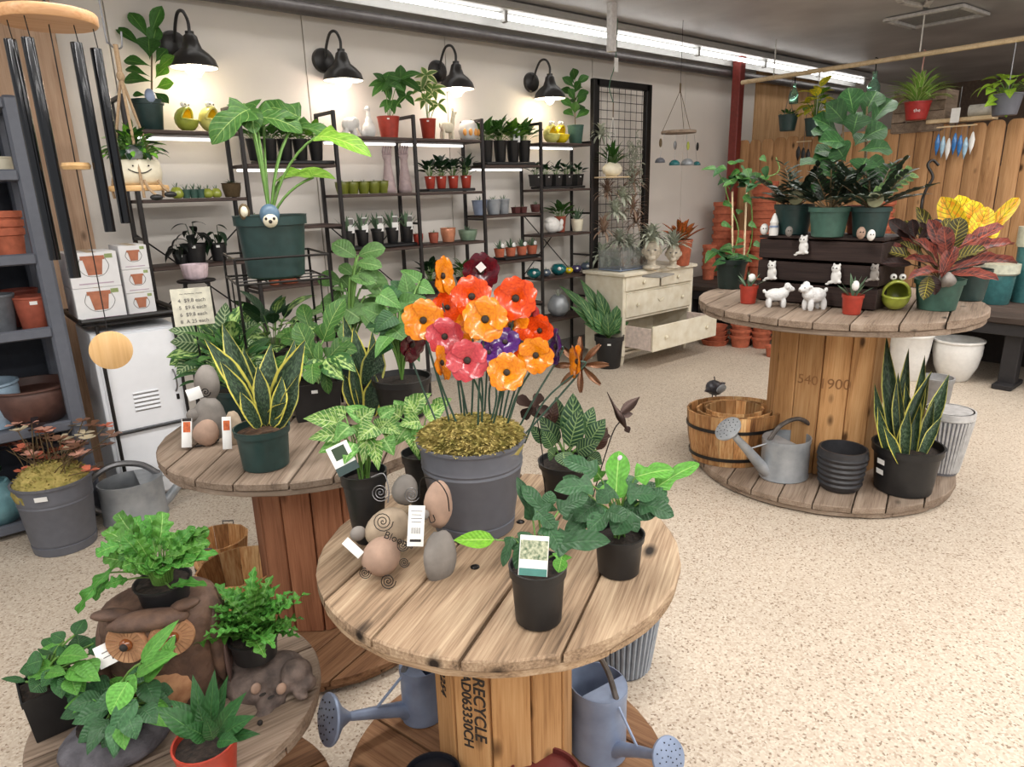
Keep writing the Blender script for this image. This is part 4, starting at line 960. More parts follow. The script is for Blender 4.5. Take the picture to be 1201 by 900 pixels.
mk('body', lathe([(7*k, 0), (12*k, 6*k), (13*k, 13*k), (9*k, 21*k), (6*k, 24*k), (5*k, 22*k)], 18), m_galv, t, 180); rosette(t, 22*k, 8, lm_strap, 10*k, objs=False)
# ================================================================ RIGHT SPOOL TABLE AND WHAT STANDS ON IT
# dark slatted crate
fl, fr = FZ(886, 352, DZ), FZ(1026, 366, DZ)
wv = (fr-fl); cw = wv.length; ca = atan2(wv.y, wv.x); nrm = Vector((sin(ca), -cos(ca), 0)); cdp = .36
cc = (fl+fr)/2-nrm*cdp/2; ch = zat((fl+fr)/2, 281)-DZ
ct = thing('slatted_crate', 'upturned dark brown slatted crate on the right spool table', 'crate', cc, rz=ca)
sh = ch/3
for i in range(3):
    z = sh*(i+.5)
    for s in (-1, 1): mk('slat', box(0, s*(cdp/2-.008), z, cw, .016, sh-.014, b=.003), m_crate, ct)
    for s in (-1, 1): mk('slat', box(s*(cw/2-.008), 0, z, .016, cdp-.034, sh-.014, b=.003), m_crate, ct)
for sx_ in (-1, 1):
    for sy_ in (-1, 1): mk('corner_block', box(sx_*(cw/2-.03), sy_*(cdp/2-.03), ch/2-.004, .03, .03, ch-.01), m_crate, ct)
for i in range(4): mk('top_board', box(0, -cdp/2+(i+.5)*cdp/4, ch+.006, cw+.01, cdp/4-.006, .014, b=.003), m_crate, ct)
CT = DZ+ch+.0135
m_disc = plain('lichen_disc', srgb(140, 142, 112), .8, bump=.3)
lm_z = LM('ovate', L_zam, W=.42, droop=.5, nseg=5, nw=1); lm_zg = LM('ovate', L_dark, W=.42, droop=.5, nseg=5, nw=1)
def zz(t, z0, n, L, lm, seed, spread=.16, ll=.055, tilt=(.5, 1.3)):
    """arching stems with paired leaflets; leaflets of one stem joined as one frond"""
    rnd = random.Random(seed)
    for i in range(n):
        a = i*2.399+rnd.uniform(-.3, .3); e = rnd.uniform(*tilt); l = L*rnd.uniform(.75, 1.1); b = Bunch(); pts = []
        p = Vector((.01*cos(a), .01*sin(a), z0)); d = Vector((cos(a)*cos(e), sin(a)*cos(e), sin(e)))
        m = 9
        for k in range(m+1):
            pts.append(p.copy()); d = (d+Vector((0, 0, -.05))).normalized(); p = p+d*l/m
            if k >= 2:
                sd = d.cross(Vector((0, 0, 1)))
                if sd.length < .1: sd = Vector((-sin(a), cos(a), 0))
                sd.normalize()
                for s in (-1, 1): b.add(p, sd*s+d*.7, ll*rnd.uniform(.8, 1.1)*(1.1-.3*k/m), lm, roll=rnd.uniform(-.4, .4))
        fr_ = mk('frond_stem', tube(pts, [.004]*3+[.003]*(m-2), 5), m_stembrown, t, 180); o = b.build('leaflets', lm[0].materials[0], fr_)
for x, w_, yb, m, lab, kk in ((929, 22, 276, m_green_pot, 'left green pot of dark arching foliage on the crate', 0), (970, 23, 279, m_green_pot2, 'middle faded green pot of dark arching foliage on the crate', 1), (1018, 22, 279, m_green_pot, 'right green pot of dark arching foliage on the crate', 2)):
    p = stand(x, yb, CT, w_*.8); k = mpp(p); t = thing('potted_zz_plant', lab, 'plant', p); rt = w_*k; h = 34*k
    zs = pot(t, rt, h, m, 'nursery'); zz(t, zs, 14, .23, lm_z, x, ll=.072); sticker(t, rt*.97, h*.93, .035, .016)
    if kk != 1: mk('lichen_disc', lathe([(0, -.008), (.034, -.008), (.036, 0), (.034, .008), (0, .008)], 16), m_disc, t).matrix_basis = T(-rt*1.0, -rt*.55, h+.035, rx=pi/2, rz=-1.1)
    if kk == 2:
        lm_ps = LM('ovate', leafmat('leaf_speckled', srgb(110, 140, 80), blotch=srgb(60, 90, 50)), W=.5)
        Hh = Hero(t, (0, 0, zs)); 
        for q in range(7): Hh.leaf(lm_ps, 1030+q*6, 228-q*4, 1028+q*6, 218-q*4, 9, -.02, -.02, stem=False); Hh.leaf(lm_ps, 1030+q*6, 230-q*4, 1042+q*6, 232-q*4, 9, -.02, -.02, stem=False)
        mk('trailing_stem', tube([Vector((0, 0, zs)), Hh.pt(1030, 230), Hh.pt(1050, 216), Hh.pt(1070, 203)], .003, 5), m_stem, t)
# fiddle-leaf fig behind them
p = stand(1000, 268, CT, 0); p = cc+Vector((cos(ca)*.10, sin(ca)*.10, 0))-nrm*.10; p.z = CT
t = thing('fiddle_leaf_fig', 'tall fiddle-leaf fig with big glossy leaves rising behind the crate pots', 'plant', p); zs = pot(t, .085, .14, m_brick, 'nursery'); pz = t
lm_ff = LM('fiddle', leafmat('leaf_fiddle_fig', srgb(34, 74, 32), vein=srgb(96, 136, 72), vw=.03, side=.012, nside=6, rough=.5), W=.7, droop=.6, fold=.2, wave=.05)
H = Hero(t, (0, 0, zs), m_stembrown, .004); H.D = depth(p)
for a in ((985, 245), (1012, 240)): mk('trunk', tube([(0, 0, zs), H.pt(*a), H.pt(a[0]+3, 180), H.pt(a[0]+5, 125)], [.009, .008, .006, .004], 6), m_stembrown, t)
for a in ((1008, 140, 1000, 104, 26, 0, 0), (1018, 140, 1034, 108, 26, .05, .05), (1025, 150, 1052, 118, 24, 0, .03), (1000, 150, 974, 122, 28, -.05, -.08), (990, 158, 958, 140, 24, 0, -.05), (1015, 165, 1046, 150, 28, -.06, -.1), (1004, 170, 966, 168, 26, -.08, -.12), (1012, 178, 1050, 176, 26, -.03, 0), (996, 186, 958, 190, 24, 0, 0), (1010, 196, 1044, 198, 28, -.08, -.14), (1000, 200, 966, 206, 26, -.1, -.14), (1006, 130, 990, 118, 20, .1, .1), (1010, 212, 1036, 222, 24, -.05, -.08), (995, 212, 975, 228, 24, -.06, -.1), (1006, 160, 1012, 134, 30, -.08, -.08), (998, 190, 984, 170, 28, -.09, -.1), (1014, 205, 1022, 186, 28, -.12, -.13)):
    H.leaf(lm_ff, a[0]-6, a[1], a[2]-6, a[3], a[4]*1.15, d1=a[5], d2=a[6], face=.55, stem=False)
H.fill(16, 998, 180, 46, 60, [lm_ff], 30, 24, seed=4, dd=.1, stem=False, sag=.05)
H.done()
# small faces and stones along the crate edge
for i, (x, y, r_, m, lab) in enumerate(((896, 276, 5.5, m_white, 'round white face pebble at the left end of the crate top'), (908, 276, 6, m_stonegrey, 'pale grey face pebble second from the left on the crate top'), (925, 278, 5, m_stonegrey, 'small grey pebble in front of the left crate pot'), (1009, 281, 6, m_stonepink, 'brownish pebble in front of the right crate pot'), (1021, 283, 5.5, m_white, 'round white speckled pebble at the right end of the crate top'))):
    p = stand(x, y, CT, 4); k = mpp(p); t = thing('face_pebble', lab, 'figurine', p)
    mk('stone', ell((0, 0, r_*k*1.2), r_*k, r_*k*.8, r_*k*1.2), m, t, 180)
    for s in (-1, 1): mk('eye', ell((-r_*k*.72+s*.3*r_*k*.6, -r_*k*.45-s*.3*r_*k*.6, r_*k*1.4), r_*k*.14), m_ink, t)
p = stand(907, 262, CT, 6); k = mpp(p); p = stand(907, 277, CT, 9, r=.05); t = thing('lighthouse_figurine', 'small white and grey striped tower figurine at the left of the crate top', 'figurine', p)
mk('body', lathe([(.022, 0), (.024, .02), (.019, .06), (.022, .065), (.02, .07), (.012, .095), (.004, .11)], 12), m_white, t)
for z in (.02, .04): mk('band', lathe([(.0238, z), (.0225, z+.010)], 12, cap0=False, cap1=False), m_galvblue, t)
# climbing cat figures hooked to the crate
def climber(x, y, label, sc_=1.0, m=m_white):
    d = ray(x, y); n_ = nrm; P0 = fl+nrm*.012; tt = (P0-Vector((0, 0, HC))).dot(nrm)/d.dot(nrm); p = Vector((0, 0, HC))+d*tt+nrm*.015; k = mpp(p)*sc_
    t = thing('climbing_cat_figurine', label, 'figurine', p); t.rotation_euler = (0, 0, ca)
    remesh(blobs(t, 'body', [(0, 0, 0, 6, 4, 9), (-.5, -1, 9, 5.5, 4, 5), (-3.5, 0, 13.5, 1.5, 1.2, 2.2), (3, 0, 13.5, 1.5, 1.2, 2.2), (4, -2, 3, 2.4, 2, 3), (-5, -1.5, -7, 4, 1.8, 1.8), (5, -1.5, -6, 2.6, 2, 2), (-9, -1, -9.5, 2.6, 1.4, 1.4)], m, k), .0035*sc_)
    for s in (-1, 1): mk('eye', ell((s*2.0*k-.5*k, -4.6*k, 10*k), .8*k), m_ink, t)
climber(944, 290, 'white cat figurine clinging to the top slat of the crate', .95)
climber(907, 320, 'white cat figurine clinging low on the crate, above the left sheep', .95)
climber(982, 324, 'white cat figurine clinging low on the crate, right of the centre', 1.0)
climber(1027, 322, 'grey and white cat figurine at the right end of the crate', .85, m_stonegrey)
p = stand(955, 345, DZ, 4); t = thing('penguin_ornament', 'small white and green bird ornament on a stake between the two sheep', 'figurine', p)
z1 = zat(p, 335)-DZ; mk('stake', tube([(0, 0, 0), (0, 0, z1)], .002, 5), m_wire, t)
mk('body', lathe([(.014, z1-.01), (.02, z1+.01), (.013, z1+.035), (.013, z1+.05), (.004, z1+.062)], 12), m_white, t, 180); mk('base_leaf', ell((.01, 0, z1-.008), .034, .014, .008), m_lime, t)
# sheep
m_wool = plain('white_woolly_ceramic', (.78, .78, .77), .5, var=.05, bump=.9, bscale=130)
def sheep(x, y, label, w_, flip, rz):
    p = stand(x, y, DZ, 5); k = mpp(p)*w_/38; t = thing('sheep_figurine', label, 'figurine', p); t.rotation_euler = (0, 0, rz); f_ = flip
    remesh(blobs(t, 'body', [(0, 0, 17, 15, 9, 9), (-8*f_, 0, 19, 9, 8, 8), (10, 4.5, 6, 3.6, 3.6, 8), (10, -4.5, 6, 3.6, 3.6, 8), (-9, 4.5, 6, 3.6, 3.6, 8), (-9, -4.5, 6, 3.6, 3.6, 8), (-15*f_, 0, 26, 6.5, 5.5, 5.5), (-20*f_, 0, 25, 4, 3.6, 3.5), (-13*f_, 6, 28, 2.2, 3.6, 2), (-13*f_, -6, 28, 2.2, 3.6, 2), (16*f_, 0, 22, 2.4, 2.4, 3), (-14*f_, 0, 31, 4, 4, 3)], m_wool, k), .0035)
    for s in (-1, 1): mk('eye', ell((-19*f_*k, s*3.3*k, 27*k), .8*k), m_ink, t)
    mk('muzzle', ell((-23*f_*k, 0, 24*k), 1.5*k, 2*k, 1.4*k), m_stonegrey, t)
sheep(909, 361, 'left woolly white sheep figurine, facing forwards right', 32, -1, -.9)
sheep(954, 364, 'right woolly white sheep figurine, facing left', 38, 1, -.35)
# small red pots with succulents
def succ(x, y, w_, h_, label, z=DZ, m=m_terra_red, lmz=lm_aloe, n=12, L=20, name='potted_succulent'):
    p = stand(x, y, z, w_*.8); k = mpp(p); t = thing(name, label, 'plant', p); zs = pot(t, w_*k, h_*k, m, 'nursery', rb=w_*.8*k)
    rosette(t, zs, n, lmz, L*k, seed=x, objs=False, el=(.5, 1.5), r0=.4*w_*k); return t, k
t, k = succ(877, 357, 10.5, 21, 'small red pot with succulents left of the sheep'); mk('owl_pick', ell((-2*k, -4*k, 30*k), 5*k, 4*k, 5*k), m_white, t)
t, k = succ(998, 370, 12, 23, 'small red pot with spiky succulents between the sheep and the green frog', L=26); mk('owl_pick', ell((-6*k, -4*k, 34*k), 5*k, 4*k, 6*k), m_white, t)
for i, (x, y, lab) in enumerate(((895, 345, 'small black pot behind the left sheep figurine'), (930, 348, 'small black pot between the two sheep figurines at the crate'), (985, 352, 'small black pot of dark leaves behind the right sheep'))):
    p = stand(x, y+4, DZ, 8); k = mpp(p); t = thing('potted_plant', lab, 'plant', p); zs = pot(t, 8*k, 15*k, m_black, 'plain'); rosette(t, zs, 8, LM('ovate', L_dark, W=.4, nseg=5, nw=1), 11*k, seed=i, objs=False)
# lime open-mouthed frog
p = stand(1048, 366, DZ, 14); k = mpp(p); t = thing('frog_planter', 'lime green open-mouthed ceramic frog planter at the front of the right spool table', 'planter', p); frog(t, 18*k, m_lime, m_limedark, az=atan2(-p.y, -p.x)+.15)
# crotons
p = stand(1097, 366, DZ, 20); k = mpp(p)
t = thing('red_croton', 'big croton with red and brown leaves in a green pot beside the frog', 'plant', p); zs = pot(t, 26*k, 36*k, m_green_pot2, 'nursery'); sticker(t, 25*k, 33*k, .035, .016)
mk('pot_ornament', ell((-22*k, -14*k, 38*k), 12*k, 8*k, 8*k, lump=.1), m_stonegrey, t, 180)
lc = lambda m, **kw: LM('paddle', m, W=.5, fold=.35, wave=.06, **kw)
cr, cy_, cg = lc(L_crotr, droop=.6), lc(L_croty, droop=.4), lc(L_crotg, droop=.5)
crd = lc(leafmat('leaf_croton_dark', srgb(52, 36, 34), vein=srgb(100, 60, 48)), droop=.5)
H = Hero(t, (0, 0, zs), m_stembrown, .003)
for a in ((1118, 310, 1186, 290, 24, 0, .1, 0), (1112, 318, 1190, 312, 22, -.05, .0, 0), (1122, 300, 1176, 268, 24, .1, .15, 0), (1108, 305, 1088, 258, 26, 0, 0, 0), (1100, 308, 1072, 282, 20, -.05, -.1, 0), (1104, 316, 1060, 306, 18, 0, -.05, 0), (1116, 298, 1126, 256, 30, 0, 0, 2), (1112, 322, 1170, 330, 20, -.1, -.15, 0), (1106, 322, 1064, 330, 18, -.1, -.2, 0), (1110, 300, 1106, 266, 26, -.1, -.1, 0), (1098, 298, 1052, 262, 20, .1, .05, 2), (1098, 300, 1074, 244, 22, .1, .1, 2), (1126, 316, 1160, 300, 20, .1, .2, 0), (1104, 326, 1120, 290, 22, -.12, -.1, 0)):
    H.leaf((cr, cy_, cg)[a[7]], *a[:4], a[4]*.74, d1=a[5], d2=a[6], face=.5, roll=0)
H.fill(14, 1092, 308, 40, 30, [cr, cg, crd], 46, 15, seed=3, dd=.1, sag=-.1)
H.fill(6, 1074, 286, 16, 16, [crd], 32, 15, seed=5, dd=.02, sag=-.15)
H.done()
p = stand(1134, 356, DZ, 18)+Vector((.05, .02, 0)); t = thing('yellow_croton', 'croton with bright yellow leaves in a green pot behind the red croton', 'plant', p); k = mpp(p); zs = pot(t, 22*k, 36*k, m_green_pot, 'nursery'); sticker(t, 21*k, 33*k, .035, .016)
H = Hero(t, (0, 0, zs), m_stembrown, .003)
for a in ((1130, 285, 1104, 232, 26, 0, 0), (1136, 284, 1124, 230, 26, .05, .05), (1142, 284, 1140, 236, 26, 0, 0), (1148, 288, 1194, 234, 16, 0, 0), (1140, 290, 1158, 244, 24, -.04, -.04), (1128, 290, 1116, 256, 24, -.05, -.05), (1150, 294, 1168, 262, 18, .04, .04), (1134, 292, 1150, 262, 22, -.08, -.08), (1122, 286, 1104, 250, 20, .04, .04)):
    H.leaf(cy_, *a[:5], d1=a[5], d2=a[6], face=.75)
H.done()
# climbing pothos with canes at the left of the table
p = stand(856, 340, DZ, 14); k = mpp(p); t = thing('staked_pothos', 'climbing vine on tall canes in a dark green pot, left edge of right table', 'plant', p)
zs = pot(t, 18*k, 34*k, plain('black_green_plastic', srgb(30, 44, 40), .45), 'nursery'); H = Hero(t, (0, 0, zs), m_stem, .003)
for x0, x1, y1 in ((859, 859, 225), (872, 876, 215)): mk('cane', tube([H.pt(x0, 318), H.pt(x1, y1)], .006, 6), m_pole, t)
lp = LM('heart', L_green, W=.7, droop=.6, fold=.15); lpb = LM('heart', L_phil, W=.7, droop=.6)
vine = [H.pt(860, 300, -.02), H.pt(866, 270, .0), H.pt(856, 240), H.pt(852, 215), H.pt(875, 208), H.pt(905, 206, .03), H.pt(914, 198, .03), H.pt(910, 185, .03)]
mk('vine', tube(catmull(vine, 5), .0035, 5), m_stem, t)
mk('vine', tube(catmull([H.pt(862, 318), H.pt(880, 290, .03), H.pt(882, 250), H.pt(878, 222)], 5), .0035, 5), m_stem, t)
mk('vine', tube(catmull([H.pt(856, 222), H.pt(848, 212), H.pt(840, 198)], 5), .003, 5), m_stem, t)
rnd = random.Random(8)
H.leaf(lp, 840, 198, 822, 200, 8, stem=False)
for i in range(34):
    x = rnd.gauss(868, 11); y = rnd.gauss(207, 9); a = rnd.uniform(0, 6.28); H.leaf(rnd.choice((lp, lpb)), x, y, x+13*cos(a), y+9*sin(a)+5, 11, rnd.uniform(-.06, .06), rnd.uniform(-.08, .08), stem=False, face=.4)
for i in range(22):
    x = rnd.gauss(856, 12); y = rnd.gauss(303, 7); a = rnd.uniform(0, 6.28); H.leaf(rnd.choice((lp, lpb)), x, y, x+16*cos(a), y+10*sin(a)+7, 13, rnd.uniform(-.08, .06), rnd.uniform(-.1, .08), stem=False, face=.4)
for x, y in ((848, 238), (868, 246), (880, 232), (846, 262), (878, 262), (870, 280), (884, 285), (892, 184)): a = rnd.uniform(0, 6.28); H.leaf(lp, x, y, x+12*cos(a), y+6, 9, stem=False)
# ================================================================ THINGS ON THE BASE OF THE RIGHT TABLE
ZB = .032+.035*.9+.0005
# stave barrels
def stave_tub(t, a, b, h, n, tap=.86, bow=0, m=m_acacia, hoops=(.15, .72), th=.012, handles=False, hm=m_wire, wr=.0035):
    for i in range(n):
        v = []
        for z, q in ((0, tap), (h*.5, (1+tap)/2+bow), (h, 1)):
            for rr in (0, th):
                for e in (-.5, .5):
                    an = 2*pi*(i+.5+e*.97)/n; v.append(((a*q-rr)*cos(an), (b*q-rr)*sin(an), z))
        f = []
        for j in range(2):
            o_ = j*4; f += [(o_, o_+1, o_+5, o_+4), (o_+3, o_+2, o_+6, o_+7), (o_+1, o_+3, o_+7, o_+5), (o_+2, o_, o_+4, o_+6)]
        f += [(0, 2, 3, 1), (8, 9, 11, 10)]; mk('stave', (v, f), m, t, 20)
    for z in hoops:
        q = tap+(1-tap)*z+.01+bow*.6; g = G(); 
        pts = [(a*q*cos(2*pi*k/40), b*q*sin(2*pi*k/40)) for k in range(40)]
        v = [(x, y, h*z-.009) for x, y in pts]+[(x, y, h*z+.009) for x, y in pts]+[(x*1.012, y*1.012, h*z+.009) for x, y in pts]+[(x*1.012, y*1.012, h*z-.009) for x, y in pts]
        f = [(r_*40+k, r_*40+(k+1) % 40, ((r_+1) % 4)*40+(k+1) % 40, ((r_+1) % 4)*40+k) for r_ in range(4) for k in range(40)]; mk('hoop', (v, f), m_blackmetal, t)
    q = tap*.99; mk('bottom', prism([((a*q-th)*cos(2*pi*k/24), (b*q-th)*sin(2*pi*k/24)) for k in range(24)], .01, .02), m, t)
    if handles:
        for s in (-1, 1): mk('wire_handle', tube([(s*a*.98, -.022, h-.015), (s*a*1.0, -.022, h+.012), (s*a*1.0, .022, h+.012), (s*a*.98, .022, h-.015)], wr, 6), hm, t)
p = stand(853, 549, ZB, 44); k = mpp(p); p += Vector((.0, -.02, 0))
bt = thing('barrel_planter', 'large oval acacia stave tub with black hoops on the right table base', 'planter', p, rz=radians(-35)); hb = zat(p, 478)-ZB
stave_tub(bt, 54*k, 44*k, hb, 20, bow=.03)
mk('handle', tube([(54*k*.95, -.03, hb*.78), (54*k+.02, -.02, hb*.8), (54*k+.02, .02, hb*.8), (54*k*.95, .03, hb*.78)], .008, 6), m_blackmetal, bt)
for q, zz_, lab in ((.80, .024, 'middle acacia stave tub nested inside the large oval tub'), (.62, .026, 'smallest acacia stave tub nested innermost in the oval tub')):
    t = thing('barrel_planter', lab, 'planter', p+Vector((.0, 0, zz_ if q > .7 else .05)), rz=radians(-35)); stave_tub(t, 54*k*q, 44*k*q, hb-.03 if q > .7 else hb-.05, 16, bow=.02, hoops=(.2,))
# metal bird behind the tub
p = stand(838, 470, ZB, 20)+Vector((.12, .12, 0)); p = Vector((p.x, p.y, 0)); 
pb = FZ(838, 455, .30); pb = Vector((pb.x, pb.y, 0)); t = thing('metal_bird', 'dark grey metal bird ornament behind the acacia tub', 'ornament', pb)
zb = .30; k = mpp(pb+Vector((0, 0, zb)))
mk('body', ell((0, 0, zb), 14*k, 9*k, 9*k, 12, 8, M=Matrix.Rotation(.4, 3, 'Y').to_4x4()), plain('dark_grey_metal', srgb(84, 84, 90), .4, metal=.5), t, 180)
mk('beak', lathe([(.018, 0), (.001, .04)], 10), MATS['dark_grey_metal'], t).matrix_basis = T(-13*k, 0, zb+.0, ry=-pi/2)
mk('crest', tube([(0, 0, zb+8*k), (-2*k, 0, zb+14*k)], .004, 5), MATS['dark_grey_metal'], t)
mk('wing', ell((2*k, -8*k, zb), 10*k, 2*k, 5*k), m_galv, t, 180); mk('tail', box(15*k, 0, zb+2*k, 8*k, 5*k, 2*k, b=.002), MATS['dark_grey_metal'], t)
for s in (-1, 1): mk('leg', tube([(s*.02, 0, 0), (s*.02, 0, zb-7*k)], .004, 5), MATS['dark_grey_metal'], t)
mk('foot_plate', box(0, 0, .004, .10, .08, .008), MATS['dark_grey_metal'], t)
# watering cans
def can(label, loc, r, h, rz, spout=(1.9, 1.15), mat=m_galv, rose=.5, sx=1., handle='loop', roser=None, sr=.16, dom=True, hr=.09):
    """oval can; spout leaves along local +X and ends at (spout*r, spout*h)"""
    t = thing('watering_can', label, 'watering can', loc, rz=rz)
    mk('body', lathe([(r*.96, 0), (r, h*.02), (r*.985, h*.06), (r*.97, h*.1), (r*.96, h*.86), (r*.98, h*.9), (r*.98, h), (r*.95, h), (r*.94, h*.5)], 32, sx=sx, sy=.86, cap1=False), mat, t, 35)
    # half cover over the spout side
    v = [(r*.96*sx*cos(a), r*.96*.86*sin(a), h) for a in [-1.35+2.7*i/12 for i in range(13)]]; n = len(v)
    v2 = [(x*.98, y*.98, z-.004) for x, y, z in v]
    mk('half_cover', (v+v2, [tuple(range(n)), tuple(range(2*n-1, n-1, -1))]+[(i, i+n, (i+1) % n+n, (i+1) % n) for i in range(n)]), mat, t, 20)
    ex, ez = spout[0]*r, spout[1]*h
    mk('spout', tube([(r*.85*sx, 0, h*.22), (r*1.05*sx, 0, h*.3), ((r+ex)/2, 0, (h*.3+ez)/2), (ex, 0, ez)], [sr*r*1.25, sr*r*1.1, sr*r*.85, sr*r*.6], 12), mat, t, 60)
    mk('spout_brace', tube([(r*.9*sx, 0, h*.92), ((r+ex)/2, 0, (h*.3+ez)/2+sr*r*.6)], .004, 6), mat, t)
    if rose:
        d = Vector((ex-(r+ex)/2, 0, ez-(h*.3+ez)/2)).normalized(); R_ = (roser or rose*r); M = Matrix.Translation((ex, 0, ez)) @ frame(Vector((0, 1, 0)), d)
        q = d.to_track_quat('Z', 'Y').to_matrix().to_4x4()
        o = mk('rose', lathe([(sr*r*.5, -R_*.1), (R_*.45, R_*.35), (R_*.95, R_*.7), (R_, R_*.8), (R_*.97, R_*.88), (R_*.5, R_*.98), (0, R_*1.0)], 24), mat, t, 40); o.matrix_basis = Matrix.Translation((ex, 0, ez)) @ q
        g = G()
        for i in range(26): a = i*2.4; rr = R_*.85*sqrt(i/26); g.add(lathe([(R_*.035, R_*.99), (R_*.035, R_*1.02)], 6), Matrix.Translation((rr*cos(a), rr*sin(a), -.1*R_*(rr/R_)**2)))
        oo = mk('rose_holes', g, m_wire, o)
    if handle:
        pts = catmull([(-r*.98*sx, 0, h*.35), (-r*1.35, 0, h*.62), (-r*1.25, 0, h*1.1), (-r*.5, 0, h*1.42), (r*.35, 0, h*1.32), (r*.86*sx, 0, h*.98)], 6)
        mk('handle', tube(pts, hr*r, 8), m_greywire if handle == 'grey' else plain('rusty_grey_metal', srgb(92, 86, 82), .5, metal=.5, var=.3), t)
    return t
p = stand(918, 567, ZB, 24); k = mpp(p); ct_ = FZ(846, 522, .2)
can('small galvanised watering can on the base of the right spool table', p, 29*k, 48*k, radians(158), spout=(2.5, 1.25), rose=.55, sr=.22)
# small black ribbed pot
p = stand(983, 579, ZB, 19); k = mpp(p); t = thing('ribbed_pot', 'small black ribbed pot right of the galvanised watering can', 'pot', p)
pr = [(19*k, 0), (22*k, 3*k)]
for j in range(6): z = 6+j*6.5; r_ = 23+j*.7; pr += [(r_*k, z*k), ((r_+1.3)*k, (z+2.5)*k), (r_*k, (z+5)*k)]
pr += [(27*k, 46*k), (26*k, 50*k), (24*k, 50*k), (22*k, 30*k), (18*k, 6*k)]
mk('body', lathe(pr, 28), plain('black_ceramic', (.03, .03, .034), .4), t, 50); sticker(t, 24*k, 47*k, .02, .014, tilt=-.6)
# grey ribbed planters behind the snake plant
def ribbed(label, p, rt, rb, h, m1, m2, n=36, name='ribbed_planter'):
    t = thing(name, label, 'planter', p)
    mk('body', lathe([(rb*.95, 0), (rb, h*.04), (rt*.97, h*.9), (rt*.97, h), (rt*.9, h), (rb*.85, h*.2)], n), m1, t, 35)
    g = G()
    for i in range(n):
        a = 2*pi*i/n; g.add(tube([(rb*1.0*cos(a), rb*1.0*sin(a), h*.05), (rt*.985*cos(a), rt*.985*sin(a), h*.88)], rt*.055, 5))
    mk('ribs', g, m2, t, 60)['kind'] = 'stuff'; mk('rim', lathe([(rt*.96, h*.88), (rt*1.04, h*.9), (rt*1.04, h), (rt*.95, h*1.0)], n), m2, t, 35); return t
p = stand(1102, 559, ZB, 18); k = mpp(p)
ribbed('grey and white fluted planter behind the black snake plant pot', p, 25*k, 17*k, 76*k, plain('dark_grey_groove', srgb(116, 118, 124), .6), plain('pale_grey_ridge', srgb(196, 196, 196), .5))
p = stand(1085, 500, ZB, 18)+Vector((.16, .02, 0)); p.z = 0; k = mpp(p); t = thing('grey_planter', 'grey cylindrical planter standing behind the snake plant leaves', 'planter', p); pot(t, 17*k, 58*k, plain('mid_grey', srgb(150, 150, 150), .5), 'cup', soil=0)
# snake plant in black pot
p = stand(1056, 586, ZB, 34); k = mpp(p); t = thing('potted_snake_plant', 'tall yellow-edged snake plant in a black pot on the right table base', 'plant', p)
zs = pot(t, 37*k, 56*k, m_black, 'nursery', rb=30*k)
for z in (38, 26): sticker(t, 34*k, z*k, .045, .026, az=atan2(-p.y, -p.x)-.8)
H = Hero(t, (0, 0, zs)); ls = LM('snake', L_snake, W=.2, droop=.25, fold=.5, nseg=12); ls2 = LM('snake', L_snake2, W=.2, droop=.35, fold=.5, nseg=12)
for a in ((1052, 535, 1040, 398, 17, 0, .04, 0), (1058, 535, 1066, 412, 14, .05, .08, 0), (1066, 535, 1084, 420, 12, .06, .1, 0), (1050, 540, 1093, 438, 12, -.06, -.02, 1), (1076, 535, 1112, 442, 16, 0, .05, 0), (1044, 540, 1030, 478, 12, -.05, -.08, 1), (1060, 540, 1054, 440, 14, -.03, -.03, 0), (1070, 540, 1076, 450, 13, -.04, 0, 1), (1082, 538, 1096, 470, 12, 0, 0, 0), (1040, 535, 1026, 452, 11, .05, .05, 0), (1062, 542, 1066, 480, 13, -.08, -.1, 0), (1048, 540, 1046, 430, 14, .08, .1, 0), (1072, 540, 1062, 450, 13, .03, .04, 1), (1056, 545, 1036, 500, 11, -.1, -.14, 1), (1078, 542, 1104, 490, 12, -.06, -.08, 0), (1066, 530, 1090, 440, 14, .08, .12, 0)):
    H.leaf((ls, ls2)[a[7]], *a[:5], d1=a[5], d2=a[6], face=.9, stem=False, roll=random.uniform(-.4, .4))
# white pots under the bench
p = stand(1117, 449, 0, 18); k = mpp(p); t = thing('white_bowl_pot', 'round white glazed pot with a rim on the floor by the bench', 'pot', p); pot(t, 25*k, 48*k, m_white, 'bowl', soil=0, rb=15*k)
p = stand(1062, 448, 0, 18); k = mpp(p); t = thing('white_tall_pot', 'tall white pot with a wide rim half hidden by the snake plant', 'pot', p); pot(t, 22*k, 56*k, m_white, 'cup', soil=0, rb=15*k)
# pots on the bench
m_teal = plain('teal_drip_glaze', srgb(64, 118, 120), .25, coat=.5); m_tealw = plain('pale_glaze_rim', srgb(206, 208, 188), .3)
for x, yb, rp, hp, lab in ((1166, 348, 19, 46, 'teal pot with a cream rim on the bench behind the croton'), (1150, 320, 17, 36, 'teal pot behind the cream-rimmed one on the bench'), (1200, 340, 14, 86, 'tall teal pot at the right edge of the photo on the bench')):
    p = FX(x, yb, 6.6); p = FZ(x, yb+8, .55) if FZ(x, yb+8, .55).x < 7.05 else Vector((6.85, FX(x, yb, 6.85).y, .5505)); p.z = .5505; k = mpp(p)
    t = thing('teal_pot', lab, 'pot', p); o = pot(t, rp*k, hp*k, m_teal, 'terra', soil=0); mk('glazed_rim', lathe([(rp*k*.95, hp*k*.74), (rp*k*1.035, hp*k*.78), (rp*k*1.045, hp*k*1.005), (rp*k*.93, hp*k*1.005)], 28), m_tealw, t)
